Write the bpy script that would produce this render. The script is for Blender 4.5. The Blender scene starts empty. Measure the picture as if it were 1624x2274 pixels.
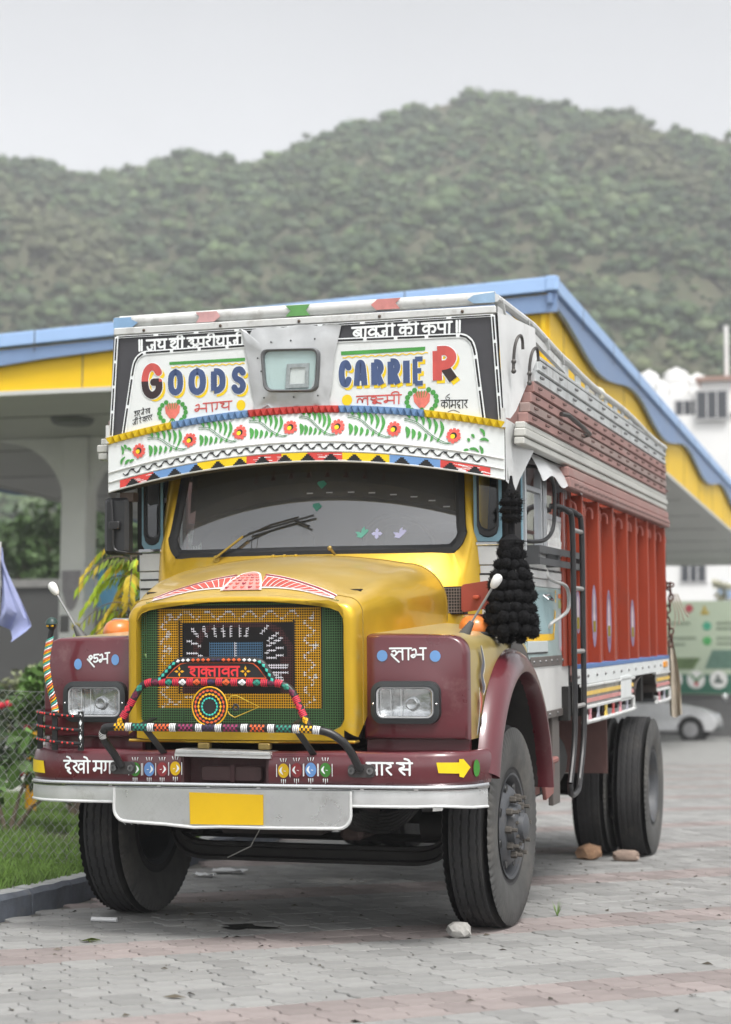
import bpy, bmesh, math, random
import numpy as np
from mathutils import Vector, Matrix, noise

SC = bpy.context.scene
COL = SC.collection
rnd = random.Random(7)
R = math.radians

# ------------------------------------------------------------------ camera
YAW, PITCH, ROLL = R(16.63), R(5.616), R(0.378)
hd = Vector((-math.sin(YAW), math.cos(YAW), 0)); rt = Vector((math.cos(YAW), math.sin(YAW), 0))
fw = hd * math.cos(PITCH) + Vector((0, 0, 1)) * math.sin(PITCH)
cu = rt.cross(fw)
r2 = rt * math.cos(ROLL) + cu * math.sin(ROLL); u2 = cu * math.cos(ROLL) - rt * math.sin(ROLL)
CAMP = Vector((3.136, -9.415, 1.186))
cd = bpy.data.cameras.new('camera'); cam = bpy.data.objects.new('camera', cd); COL.objects.link(cam)
cam.matrix_world = Matrix(((r2.x, u2.x, -fw.x, CAMP.x), (r2.y, u2.y, -fw.y, CAMP.y), (r2.z, u2.z, -fw.z, CAMP.z), (0, 0, 0, 1)))
cd.sensor_fit = 'HORIZONTAL'; cd.sensor_width = 24.0; cd.lens = 24.0 * 4116.8 / 1624.0
cd.clip_start = 0.1; cd.clip_end = 6000
cd.dof.use_dof = True; cd.dof.focus_distance = 9.0; cd.dof.aperture_fstop = 2.05; cd.dof.aperture_blades = 0
SC.camera = cam

# ------------------------------------------------------------------ world, sun, exposure
SUN_EL, SUN_AZ = R(60), R(142)          # azimuth of the sun measured clockwise from +Y
w = bpy.data.worlds.new('World'); SC.world = w; w.use_nodes = True
nt = w.node_tree; nt.nodes.clear()
sky = nt.nodes.new('ShaderNodeTexSky'); sky.sky_type = 'NISHITA'; sky.sun_disc = False
sky.sun_elevation = SUN_EL; sky.sun_rotation = SUN_AZ; sky.air_density = 1.0; sky.dust_density = 6.0; sky.ozone_density = 1.0
hs = nt.nodes.new('ShaderNodeHueSaturation'); hs.inputs['Saturation'].default_value = 0.12; hs.inputs['Value'].default_value = 1.0
bg = nt.nodes.new('ShaderNodeBackground'); bg.inputs['Strength'].default_value = 0.125
wo = nt.nodes.new('ShaderNodeOutputWorld')
# thin even cloud: brighter towards the horizon all round, with faint soft billows
wt = nt.nodes.new('ShaderNodeTexCoord'); sp_ = nt.nodes.new('ShaderNodeSeparateXYZ'); nt.links.new(wt.outputs['Generated'], sp_.inputs[0])
rmp = nt.nodes.new('ShaderNodeMapRange'); rmp.inputs['From Min'].default_value = .18; rmp.inputs['From Max'].default_value = .46; rmp.inputs['To Min'].default_value = 1.95; rmp.inputs['To Max'].default_value = 1.0; nt.links.new(sp_.outputs['Z'], rmp.inputs['Value'])
cn_ = nt.nodes.new('ShaderNodeTexNoise'); cn_.inputs['Scale'].default_value = 3.2; cn_.inputs['Detail'].default_value = 4; nt.links.new(wt.outputs['Generated'], cn_.inputs['Vector'])
cm_r = nt.nodes.new('ShaderNodeMapRange'); cm_r.inputs['From Min'].default_value = .3; cm_r.inputs['From Max'].default_value = .7; cm_r.inputs['To Min'].default_value = .95; cm_r.inputs['To Max'].default_value = 1.05; nt.links.new(cn_.outputs['Fac'], cm_r.inputs['Value'])
ml_ = nt.nodes.new('ShaderNodeMath'); ml_.operation = 'MULTIPLY'; nt.links.new(rmp.outputs[0], ml_.inputs[0]); nt.links.new(cm_r.outputs[0], ml_.inputs[1])
vs_ = nt.nodes.new('ShaderNodeVectorMath'); vs_.operation = 'SCALE'; nt.links.new(hs.outputs[0], vs_.inputs[0]); nt.links.new(ml_.outputs[0], vs_.inputs['Scale'])
nt.links.new(sky.outputs[0], hs.inputs['Color']); nt.links.new(vs_.outputs[0], bg.inputs['Color']); nt.links.new(bg.outputs[0], wo.inputs['Surface'])
sd = bpy.data.lights.new('sun', 'SUN'); sun = bpy.data.objects.new('sun', sd); COL.objects.link(sun)
sd.energy = 1.5; sd.angle = R(16); sd.color = (1.0, 0.97, 0.93)
sdir = Vector((math.sin(SUN_AZ) * math.cos(SUN_EL), math.cos(SUN_AZ) * math.cos(SUN_EL), math.sin(SUN_EL)))
sun.rotation_euler = sdir.to_track_quat('Z', 'Y').to_euler()
SC.view_settings.view_transform = 'Standard'; SC.view_settings.look = 'None'
SC.view_settings.exposure = 0.80; SC.view_settings.gamma = 1.0; SC.view_settings.use_curve_mapping = False
SC.render.engine = 'CYCLES'
SC.cycles.use_denoising = True
SC.cycles.max_bounces = 6; SC.cycles.diffuse_bounces = 3; SC.cycles.glossy_bounces = 3; SC.cycles.transmission_bounces = 4
SC.cycles.transparent_max_bounces = 12; SC.cycles.volume_bounces = 0
SC.cycles.caustics_reflective = False; SC.cycles.caustics_refractive = False

# ------------------------------------------------------------------ materials
def lin(r, g, b):
    f = lambda c: (c / 12.92 if c <= .04045 else ((c + .055) / 1.055) ** 2.4)
    return (f(r / 255), f(g / 255), f(b / 255))
MATS = {}
def mat(name, col, rough=.5, metal=0.0, var=.12, scale=6.0, bump=0.0, bscale=None, coat=0.0, dirt=0.0, dcol=(.16, .13, .10), dscale=3.0, spec=.5, attr=None, island=0.0, stretch=None, emit=0):
    """procedural paint: base colour with grain, optional dirt patches with a shape of their own, fine relief"""
    if name in MATS: return MATS[name]
    m = bpy.data.materials.new(name); m.use_nodes = True
    t = m.node_tree; N = t.nodes; L = t.links
    b = N['Principled BSDF']
    b.inputs['Roughness'].default_value = rough; b.inputs['Metallic'].default_value = metal
    b.inputs['Specular IOR Level'].default_value = spec
    if coat: b.inputs['Coat Weight'].default_value = coat; b.inputs['Coat Roughness'].default_value = .08
    tc = N.new('ShaderNodeTexCoord'); src = tc.outputs['Object']
    if stretch:
        mp = N.new('ShaderNodeMapping'); mp.inputs['Scale'].default_value = stretch; L.new(src, mp.inputs['Vector']); src = mp.outputs[0]
    nz = N.new('ShaderNodeTexNoise'); nz.inputs['Scale'].default_value = scale; nz.inputs['Detail'].default_value = 5; nz.inputs['Roughness'].default_value = .6
    L.new(src, nz.inputs['Vector'])
    base = None
    if attr:
        an = N.new('ShaderNodeVertexColor'); an.layer_name = attr; base = an.outputs['Color']
    mr = N.new('ShaderNodeMapRange'); mr.inputs['From Min'].default_value = .25; mr.inputs['From Max'].default_value = .75
    mr.inputs['To Min'].default_value = 1 - var; mr.inputs['To Max'].default_value = 1 + var
    L.new(nz.outputs['Fac'], mr.inputs['Value'])
    fac = mr.outputs[0]
    if island:
        gi = N.new('ShaderNodeNewGeometry'); oi = N.new('ShaderNodeObjectInfo')
        ad = N.new('ShaderNodeMath'); ad.operation = 'ADD'; L.new(gi.outputs['Random Per Island'], ad.inputs[0]); L.new(oi.outputs['Random'], ad.inputs[1])
        fr = N.new('ShaderNodeMath'); fr.operation = 'FRACT'; L.new(ad.outputs[0], fr.inputs[0])
        m2 = N.new('ShaderNodeMapRange'); m2.inputs['To Min'].default_value = 1 - island; m2.inputs['To Max'].default_value = 1 + island; L.new(fr.outputs[0], m2.inputs['Value'])
        mu = N.new('ShaderNodeMath'); mu.operation = 'MULTIPLY'; L.new(fac, mu.inputs[0]); L.new(m2.outputs[0], mu.inputs[1]); fac = mu.outputs[0]
    vm = N.new('ShaderNodeVectorMath'); vm.operation = 'SCALE'
    if base is not None: L.new(base, vm.inputs[0])
    else: vm.inputs[0].default_value = col
    L.new(fac, vm.inputs['Scale'])
    out = vm.outputs[0]
    if dirt:
        n2 = N.new('ShaderNodeTexNoise'); n2.inputs['Scale'].default_value = dscale; n2.inputs['Detail'].default_value = 8; n2.inputs['Roughness'].default_value = .7
        L.new(src, n2.inputs['Vector'])
        r3 = N.new('ShaderNodeMapRange'); r3.inputs['From Min'].default_value = .62 - dirt * .25; r3.inputs['From Max'].default_value = .78 - dirt * .15
        r3.inputs['To Max'].default_value = min(1, .35 + dirt)
        L.new(n2.outputs['Fac'], r3.inputs['Value'])
        mx = N.new('ShaderNodeMix'); mx.data_type = 'RGBA'; L.new(r3.outputs[0], mx.inputs['Factor']); L.new(out, mx.inputs[6]); mx.inputs[7].default_value = (*dcol, 1)
        out = mx.outputs[2]
    L.new(out, b.inputs['Base Color'])
    rr = N.new('ShaderNodeMapRange'); rr.inputs['To Min'].default_value = max(.02, rough - .08); rr.inputs['To Max'].default_value = min(1, rough + .12)
    L.new(nz.outputs['Fac'], rr.inputs['Value']); L.new(rr.outputs[0], b.inputs['Roughness'])
    if bump:
        n3 = N.new('ShaderNodeTexNoise'); n3.inputs['Scale'].default_value = bscale or scale * 4; n3.inputs['Detail'].default_value = 4; L.new(src, n3.inputs['Vector'])
        bp = N.new('ShaderNodeBump'); bp.inputs['Strength'].default_value = bump; bp.inputs['Distance'].default_value = .01
        L.new(n3.outputs['Fac'], bp.inputs['Height']); L.new(bp.outputs[0], b.inputs['Normal'])
    MATS[name] = m
    return m

def dust_and_sheen(m, col, amount):
    """road dust mixed with painted sky sheen on faces that look up"""
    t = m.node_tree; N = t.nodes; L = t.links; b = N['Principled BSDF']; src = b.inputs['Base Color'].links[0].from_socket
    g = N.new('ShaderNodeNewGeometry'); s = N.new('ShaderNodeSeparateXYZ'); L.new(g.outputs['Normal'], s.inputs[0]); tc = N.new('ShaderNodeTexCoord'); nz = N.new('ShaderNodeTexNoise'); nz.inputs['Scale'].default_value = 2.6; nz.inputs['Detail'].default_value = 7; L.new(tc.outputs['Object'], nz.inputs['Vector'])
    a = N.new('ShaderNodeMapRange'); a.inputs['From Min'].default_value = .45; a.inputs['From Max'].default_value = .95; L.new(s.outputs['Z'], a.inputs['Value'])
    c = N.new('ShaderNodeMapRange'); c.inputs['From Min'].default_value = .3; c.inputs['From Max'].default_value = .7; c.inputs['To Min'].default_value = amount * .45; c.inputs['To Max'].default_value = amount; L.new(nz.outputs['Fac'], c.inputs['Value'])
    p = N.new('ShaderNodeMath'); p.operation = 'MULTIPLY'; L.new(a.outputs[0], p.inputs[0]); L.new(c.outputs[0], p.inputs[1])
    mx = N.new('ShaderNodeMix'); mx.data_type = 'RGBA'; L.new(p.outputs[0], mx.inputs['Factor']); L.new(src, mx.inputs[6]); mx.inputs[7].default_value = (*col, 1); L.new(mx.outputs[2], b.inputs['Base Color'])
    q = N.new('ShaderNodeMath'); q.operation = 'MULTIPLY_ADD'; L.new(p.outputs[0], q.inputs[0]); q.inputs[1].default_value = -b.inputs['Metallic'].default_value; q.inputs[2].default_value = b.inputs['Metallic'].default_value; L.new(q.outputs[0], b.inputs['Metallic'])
def glass(name, tint, refl=.9, rough=.03, ior=1.5, dust=0.0):
    if name in MATS: return MATS[name]
    m = bpy.data.materials.new(name); m.use_nodes = True; t = m.node_tree; N = t.nodes; L = t.links; N.clear()
    o = N.new('ShaderNodeOutputMaterial'); mx = N.new('ShaderNodeMixShader'); tr = N.new('ShaderNodeBsdfTransparent'); gl = N.new('ShaderNodeBsdfGlossy')
    lw = N.new('ShaderNodeFresnel'); lw.inputs['IOR'].default_value = ior
    mr = N.new('ShaderNodeMapRange'); mr.inputs['To Min'].default_value = .02; mr.inputs['To Max'].default_value = refl; mr.inputs['From Max'].default_value = .6
    tr.inputs['Color'].default_value = (*tint, 1); gl.inputs['Roughness'].default_value = rough; gl.inputs['Color'].default_value = (.95, .97, 1, 1)
    L.new(lw.outputs[0], mr.inputs['Value']); L.new(mr.outputs[0], mx.inputs[0]); L.new(tr.outputs[0], mx.inputs[1]); L.new(gl.outputs[0], mx.inputs[2]); L.new(mx.outputs[0], o.inputs['Surface'])
    if dust:        # film of dust on the pane
        df = N.new('ShaderNodeBsdfDiffuse'); df.inputs['Color'].default_value = (.50, .50, .49, 1); m2 = N.new('ShaderNodeMixShader'); tc = N.new('ShaderNodeTexCoord'); nz = N.new('ShaderNodeTexNoise'); nz.inputs['Scale'].default_value = 4; nz.inputs['Detail'].default_value = 6
        r_ = N.new('ShaderNodeMapRange'); r_.inputs['To Min'].default_value = dust * .6; r_.inputs['To Max'].default_value = dust * 1.4; L.new(tc.outputs['Object'], nz.inputs['Vector']); L.new(nz.outputs['Fac'], r_.inputs['Value'])
        L.new(r_.outputs[0], m2.inputs[0]); L.new(mx.outputs[0], m2.inputs[1]); L.new(df.outputs[0], m2.inputs[2]); L.new(m2.outputs[0], o.inputs['Surface'])
    MATS[name] = m
    return m

# ------------------------------------------------------------------ mesh helper
def catmull(pts, n=6, closed=False):
    P = [np.array(p, float) for p in pts]
    if len(P) < 3: return P
    out = []; k = len(P); rng = range(k if closed else k - 1)
    for i in rng:
        if closed: p0, p1, p2, p3 = P[(i - 1) % k], P[i], P[(i + 1) % k], P[(i + 2) % k]
        else: p0, p1, p2, p3 = P[max(i - 1, 0)], P[i], P[i + 1], P[min(i + 2, k - 1)]
        for j in range(n):
            t = j / n
            out.append(.5 * ((2 * p1) + (-p0 + p2) * t + (2 * p0 - 5 * p1 + 4 * p2 - p3) * t * t + (-p0 + 3 * p1 - 3 * p2 + p3) * t ** 3))
    if not closed: out.append(P[-1])
    return out

class MB:
    def __init__(s): s.v = []; s.f = []; s.c = []; s.col = None
    def color(s, c): s.col = c; return s
    def add(s, vs, fs):
        o = len(s.v); s.v.extend([tuple(float(a) for a in v) for v in vs])
        for f in fs: s.f.append([i + o for i in f]); s.c.append(s.col)
        return s
    def box(s, x0, x1, y0, y1, z0, z1):
        return s.add([(x0, y0, z0), (x1, y0, z0), (x1, y1, z0), (x0, y1, z0), (x0, y0, z1), (x1, y0, z1), (x1, y1, z1), (x0, y1, z1)],
                     [(3, 2, 1, 0), (4, 5, 6, 7), (0, 1, 5, 4), (1, 2, 6, 5), (2, 3, 7, 6), (3, 0, 4, 7)])
    def bar(s, a, b, wd, ht, up=(0, 0, 1)):
        a = Vector(a); b = Vector(b); d = (b - a).normalized(); u = Vector(up); sd_ = d.cross(u)
        if sd_.length < 1e-6: sd_ = d.cross(Vector((1, 0, 0)))
        sd_.normalize(); u = sd_.cross(d).normalized()
        vs = []
        for p in (a, b):
            for i, j in ((-1, -1), (1, -1), (1, 1), (-1, 1)): vs.append(p + sd_ * (i * wd / 2) + u * (j * ht / 2))
        return s.add(vs, [(0, 1, 2, 3), (7, 6, 5, 4), (4, 5, 1, 0), (5, 6, 2, 1), (6, 7, 3, 2), (7, 4, 0, 3)])
    def tube(s, path, r, n=8, closed=False, cap=True, smooth=0):
        P = [Vector(p) for p in path]
        if smooth: P = [Vector(p) for p in catmull(path, smooth, closed)]
        k = len(P); rs = r if hasattr(r, '__len__') else [r] * k
        if hasattr(r, '__len__') and len(r) != k: rs = list(np.interp(np.linspace(0, 1, k), np.linspace(0, 1, len(r)), r))
        T = []
        for i in range(k):
            a = P[(i - 1) % k] if (closed or i) else P[i]; b = P[(i + 1) % k] if (closed or i < k - 1) else P[i]
            d = b - a; T.append(d.normalized() if d.length > 1e-9 else Vector((0, 0, 1)))
        nrm = T[0].orthogonal().normalized(); o = len(s.v); vs = []
        for i in range(k):
            nrm = (nrm - T[i] * nrm.dot(T[i])); nrm = nrm.normalized() if nrm.length > 1e-6 else T[i].orthogonal().normalized()
            bn = T[i].cross(nrm)
            for j in range(n):
                a = 2 * math.pi * j / n; vs.append(P[i] + (nrm * math.cos(a) + bn * math.sin(a)) * rs[i])
        fs = []
        for i in range(k if closed else k - 1):
            i2 = (i + 1) % k
            for j in range(n): j2 = (j + 1) % n; fs.append((i * n + j, i * n + j2, i2 * n + j2, i2 * n + j))
        if cap and not closed: fs.append(tuple(range(n))[::-1]); fs.append(tuple(range((k - 1) * n, k * n)))
        return s.add(vs, fs)
    def grid(s, P, closed_u=False, closed_v=False, flip=False):
        nu = len(P); nv = len(P[0]); vs = [p for row in P for p in row]; fs = []
        for i in range(nu if closed_u else nu - 1):
            for j in range(nv if closed_v else nv - 1):
                i2 = (i + 1) % nu; j2 = (j + 1) % nv
                q = (i * nv + j, i2 * nv + j, i2 * nv + j2, i * nv + j2); fs.append(q[::-1] if flip else q)
        return s.add(vs, fs)
    def lathe(s, prof, c, axis='x', n=32, caps=True):
        """prof: list of (radius, offset along axis)"""
        rows = []
        for r, h in prof:
            row = []
            for j in range(n):
                a = 2 * math.pi * j / n; p, q = r * math.cos(a), r * math.sin(a)
                row.append({'x': (c[0] + h, c[1] + p, c[2] + q), 'y': (c[0] + q, c[1] + h, c[2] + p), 'z': (c[0] + p, c[1] + q, c[2] + h)}[axis])
            rows.append(row)
        o = len(s.v); s.grid(rows, closed_v=True, flip=True)
        if caps:
            if prof[0][0] > 1e-6: s.f.append([o + j for j in range(n)]); s.c.append(s.col)
            if prof[-1][0] > 1e-6: s.f.append([o + (len(prof) - 1) * n + j for j in range(n)][::-1]); s.c.append(s.col)
        return s
    def prism(s, poly, fn, d0, d1):
        """poly 2D; fn(u,v,d)->3D"""
        n = len(poly); vs = [fn(u, v, d0) for u, v in poly] + [fn(u, v, d1) for u, v in poly]
        fs = [tuple(range(n)), tuple(range(n, 2 * n))[::-1]] + [(i, i + n, (i + 1) % n + n, (i + 1) % n) for i in range(n)]
        return s.add(vs, fs)
    def stroke(s, pts, wd, fn, off=0.0, smooth=5, closed=False, caps=True, taper=None):
        """flat painted brush line; pts 2D, fn(u,v,d)->3D"""
        P = catmull(pts, smooth, closed) if (smooth and len(pts) > 2) else [np.array(p, float) for p in pts]
        k = len(P); vs = []; fs = []
        for i in range(k):
            a = P[i - 1] if (i or closed) else P[i]; b = P[(i + 1) % k] if (i < k - 1 or closed) else P[i]
            d = b - a; l = np.hypot(*d); d = d / l if l > 1e-9 else np.array([1., 0]); nn = np.array([-d[1], d[0]])
            ww = wd / 2
            if taper: ww *= np.interp(i / (k - 1), np.linspace(0, 1, len(taper)), taper)
            vs.append(fn(*(P[i] + nn * ww), off)); vs.append(fn(*(P[i] - nn * ww), off))
        for i in range(k if closed else k - 1):
            i2 = (i + 1) % k; fs.append((2 * i, 2 * i + 1, 2 * i2 + 1, 2 * i2))
        s.add(vs, fs)
        if caps and not closed and not taper:
            for p, q in ((P[0], P[1]), (P[-1], P[-2])):
                d = (p - q); d = d / max(np.hypot(*d), 1e-9); a0 = math.atan2(d[1], d[0])
                s.disc(p, wd / 2, fn, off - .0002, 8, a0 - math.pi / 2, math.pi)
        return s
    def disc(s, c, r, fn, off=0.0, n=20, a0=0, span=2 * math.pi, ry=None):
        ry = ry or r; m = n if span >= 6.28 else n + 1
        vs = [fn(c[0] + r * math.cos(a0 + span * i / n), c[1] + ry * math.sin(a0 + span * i / n), off) for i in range(m)]
        return s.add(vs, [tuple(range(m))[::-1]])
    def poly(s, pts, fn, off=0.0):
        return s.add([fn(u, v, off) for u, v in pts], [tuple(range(len(pts)))[::-1]])
    def sphere(s, c, r, n=12, m=8, sc=(1, 1, 1)):
        rows = []
        for i in range(m + 1):
            a = math.pi * i / m - math.pi / 2; rows.append([(c[0] + sc[0] * r * math.cos(a) * math.cos(2 * math.pi * j / n), c[1] + sc[1] * r * math.cos(a) * math.sin(2 * math.pi * j / n), c[2] + sc[2] * r * math.sin(a)) for j in range(n)])
        return s.grid(rows, closed_v=True, flip=True)
    def mesh(s, name, smooth=False, bevel=0.0, angle=35, seg=1, merge=True, recalc=True):
        me = bpy.data.meshes.new(name); me.from_pydata(s.v, [], s.f)
        if any(c is not None for c in s.c):
            at = me.color_attributes.new('tint', 'FLOAT_COLOR', 'CORNER'); k = 0
            for f, c in zip(s.f, s.c):
                c = c or (1, 1, 1)
                for _ in f: at.data[k].color = (c[0], c[1], c[2], 1); k += 1
        if bevel or recalc:
            bm = bmesh.new(); bm.from_mesh(me)
            if merge: bmesh.ops.remove_doubles(bm, verts=bm.verts, dist=1e-5)
            if recalc: bmesh.ops.recalc_face_normals(bm, faces=bm.faces)
            if bevel:
                es = [e for e in bm.edges if len(e.link_faces) == 2 and e.calc_face_angle(0) > R(30)]
                bmesh.ops.bevel(bm, geom=es, offset=bevel, segments=seg, affect='EDGES', profile=.6, clamp_overlap=True)
            bm.to_mesh(me); bm.free()
        if smooth: me.shade_smooth(); me.set_sharp_from_angle(angle=R(angle))
        me.update(); return me
    def build(s, name, material, parent=None, smooth=False, bevel=0.0, angle=35, seg=1, label=None, kind=None, flat=False):
        me = s.mesh(name, smooth, bevel, angle, seg, recalc=not flat); me.materials.append(material)
        return link(name, me, parent, label, kind)

def link(name, me, parent=None, label=None, kind=None):
    o = bpy.data.objects.new(name, me); COL.objects.link(o)
    if parent is not None:
        o.parent = parent
        if parent.get('body') and not parent.parent: o.matrix_basis = BODY
    if label: o['label'] = label
    if kind: o['kind'] = kind
    return o
def part(name, parent):
    return link(name, None, parent)
def thing(name, label, cat, loc=(0, 0, 0), rz=0, group=None, kind=None):
    o = bpy.data.objects.new(name, None); COL.objects.link(o); o.location = loc; o.rotation_euler = (0, 0, rz)
    o['label'] = label; o['category'] = cat; o.empty_display_size = .2
    if group: o['group'] = group
    return o
def tag(o, label, cat, group=None, kind=None):
    o['label'] = label; o['category'] = cat
    if group: o['group'] = group
    if kind: o['kind'] = kind
    return o
def struct(o): o['kind'] = 'structure'; return o
def rrect(x0, x1, z0, z1, r, n=5):
    P = []
    for cx_, cz_, a in ((x1 - r, z1 - r, 0), (x0 + r, z1 - r, 90), (x0 + r, z0 + r, 180), (x1 - r, z0 + r, 270)):
        for i in range(n + 1): t = R(a + 90 * i / n); P.append((cx_ + r * math.cos(t), cz_ + r * math.sin(t)))
    return P
def ring_between(mb, A, B):
    n = len(A); return mb.add(list(A) + list(B), [(i, (i + 1) % n, (i + 1) % n + n, i + n) for i in range(n)])
# body of the truck sits nose-down on its springs, wheels stay on the ground
BODY = Matrix.Translation((0, 0, .6)) @ Matrix.Rotation(R(2.065), 4, 'X') @ Matrix.Rotation(R(-.304), 4, 'Y') @ Matrix.Translation((0, 0, -.6))
FRONT = lambda u, v, d: (u, d, v)       # drawing plane facing -Y
# ================================================================== SETTING
M = {}
M['joint'] = mat('joint_sand', (.14, .136, .127), .95, var=.25, scale=9)
M['pgrey'] = mat('paver_grey', (.262, .262, .255), .9, var=.2, scale=7, bump=.25, bscale=160, island=.17, dirt=.34, dcol=(.172, .166, .153), dscale=1.1)
M['pred'] = mat('paver_red', (.262, .226, .217), .9, var=.2, scale=7, bump=.25, bscale=160, island=.17, dirt=.34, dcol=(.185, .162, .15), dscale=1.1)
M['asphalt'] = mat('asphalt', (.19, .19, .185), .95, var=.15, scale=.6, bump=.3, bscale=40)
M['soil'] = mat('soil', (.07, .085, .035), .95, var=.35, scale=3, bump=.4, bscale=30)
M['concrete'] = mat('kerb_blue', lin(104, 110, 120), .85, var=.25, scale=9, bump=.4, bscale=40, dirt=.35, dcol=(.26, .25, .23), dscale=4)
M['kerbtop'] = mat('kerb_top', lin(150, 152, 152), .9, var=.25, scale=9, bump=.4, bscale=40, dirt=.3, dcol=(.2, .19, .17), dscale=4)
M['whitekerb'] = mat('kerb_white', lin(205, 205, 200), .85, var=.15, scale=4, dirt=.2, dcol=(.3, .3, .32))

# far ground, one sheet to the horizon
struct(MB().add([(-900, -300, -.06), (900, -300, -.06), (900, 1200, -.06), (-900, 1200, -.06)], [(0, 1, 2, 3)]).build('ground', M['asphalt'], flat=True))
# paved forecourt with zigzag pavers
pav = struct(MB().add([(-2.2, -9.5, -.012), (14, -9.5, -.012), (14, 60, -.012), (-40, 60, -.012), (-40, 22, -.012), (-2.2, 9, -.012)], [(0, 1, 2, 3, 4, 5)]).build('pavement', M['joint'], flat=True))
PU, PN = .165, .24
UD = Vector((math.cos(R(44.6)), math.sin(R(44.6)), 0)); ND = Vector((-UD.y, UD.x, 0))
def paver_outline(g):
    a, b = PU / 2 - g, PN / 2 - g; zg = [0, .016, -.016, .016, 0]; zz = [-b, -b * .5, 0.0, b * .5, b]; zx = [.008, -.008, .008, -.008, .008]
    right = [(a + x, y) for x, y in zip(zx, zz)]; left = [(-a + x, y) for x, y in zip(zx, zz)]
    return right + left[::-1]
def paver_mesh():
    o0 = paver_outline(.0022); o1 = paver_outline(.0062); n = len(o0)
    vs = [(x, y, -.03) for x, y in o0] + [(x, y, -.0045) for x, y in o0] + [(x, y, 0) for x, y in o1]
    fs = [(i, (i + 1) % n, n + (i + 1) % n, n + i) for i in range(n)] + [(n + i, n + (i + 1) % n, 2 * n + (i + 1) % n, 2 * n + i) for i in range(n)] + [tuple(range(2 * n, 3 * n))]
    return vs, fs
pvs, pfs = paver_mesh()
spots = []
for r_ in range(-40, 150):
    n_ = -.905 + PN * (r_ + .5)
    for c_ in range(-90, 190):
        u_ = PU * (c_ + (.5 if r_ % 2 else 0)); p = UD * u_ + ND * n_
        v = p - CAMP; zc = v.dot(fw)
        if zc < 4.5 or zc > 33: continue
        sx = v.dot(r2) / zc * 4117; sy = -v.dot(u2) / zc * 4117
        if abs(sx) > 1050 or sy > 1290: continue
        if p.x < -2.15 + .0 * p.y or (p.x < -1.47 - max(0, (p.y - 1) * .1)): continue
        vis = abs(sx) < 815 and sy < 1140
        # under the truck and behind the tyres little is seen
        hid = (-1.15 < p.x < 1.2 and p.y > 1.2)
        spots.append((zc + (0 if vis else 50) + (30 if hid else 0), p.x, p.y, (r_ % 8) in (0, 1)))
spots.sort()
ml = MB(); 
pm = []
for red in (0, 1):
    b_ = MB().add(pvs, pfs); me = b_.mesh('paver'); me.materials.append(M['pred'] if red else M['pgrey']); pm.append(me)
rot = Matrix.Rotation(R(44.6), 4, 'Z')
rp = random.Random(3)
for zc, x, y, red in spots[:298]:
    o = link('paver', pm[red], pav)
    o.matrix_basis = Matrix.Translation((x, y, rp.uniform(-.003, .0015))) @ rot @ Matrix.Rotation(rp.uniform(-.008, .008), 4, 'Z') @ Matrix.Rotation(rp.uniform(-.008, .008), 4, 'X') @ Matrix.Rotation(rp.uniform(-.008, .008), 4, 'Y')
def mass(name, base_v, base_f, mats, parent, material, label=None):
    """many copies of a small shape joined into one mesh"""
    bv = np.array(base_v, float); nb = len(bv); k = len(mats)
    V = np.zeros((k * nb, 3)); F = []
    for i, T in enumerate(mats):
        T = np.array(T); V[i * nb:(i + 1) * nb] = bv @ T[:3, :3].T + T[:3, 3]
    for i in range(k): F.extend([[j + i * nb for j in f] for f in base_f])
    me = bpy.data.meshes.new(name); me.from_pydata(V.tolist(), [], F); me.materials.append(material); me.update()
    return link(name, me, parent, label, 'stuff')
for red in (0, 1):
    ms = [Matrix.Translation((x, y, rp.uniform(-.003, .0015))) @ rot @ Matrix.Rotation(rp.uniform(-.008, .008), 4, 'Z') @ Matrix.Rotation(rp.uniform(-.007, .007), 4, 'X') for zc, x, y, rd in spots[298:] if rd == bool(red)]
    mass('paver_field', pvs, pfs, ms, pav, M['pred'] if red else M['pgrey'])
# far paving, too far to tell the pieces apart
struct(MB().add([(-30, 25.2, -.004), (14, 22.2, -.004), (14, 60, -.004), (-30, 60, -.004)], [(0, 1, 2, 3)]).build('forecourt', M['pgrey'], flat=True))

# kerb stones along the planted verge
kp = [(-1.52, -9.5), (-1.49, -3), (-1.49, 0), (-1.52, .8), (-1.62, 2), (-1.83, 3.3), (-1.92, 5), (-2.0, 8.5)]
kc = catmull(kp, 8)
ker = thing('kerb', 'blue painted concrete kerb with a chipped top along the grass verge', 'kerb')
def kerb_run(t0, t1):
    mb = MB(); rows = []
    for t in np.linspace(t0, t1, 5):
        i = t * (len(kc) - 1); a = int(min(i, len(kc) - 2)); p = kc[a] + (kc[a + 1] - kc[a]) * (i - a); d = kc[a + 1] - kc[a]; d = d / np.hypot(*d); n_ = np.array([-d[1], d[0]])
        row = []
        for off, z in ((0, -.05), (.0, .1), (.018, .128), (.13, .13), (.13, -.05)):
            j = noise.noise((p[0] * 6, p[1] * 6, off * 9)) * .008
            q = p + n_ * (off + j); row.append((q[0], q[1], z + j * (z > 0)))
        rows.append(row)
    mb.grid(rows, closed_v=True, flip=True); n = 5
    mb.f.append([0, 1, 2, 3, 4]); mb.c.append(None); mb.f.append([20 + k for k in (4, 3, 2, 1, 0)]); mb.c.append(None)
    return mb
for i in range(22):
    o = kerb_run(i / 22 + .0006, (i + 1) / 22 - .0006).build('kerb_stone', M['concrete'], ker)
    o.data.materials.append(M['kerbtop'])
    for p in o.data.polygons:
        if p.normal.z > .6: p.material_index = 1

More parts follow.
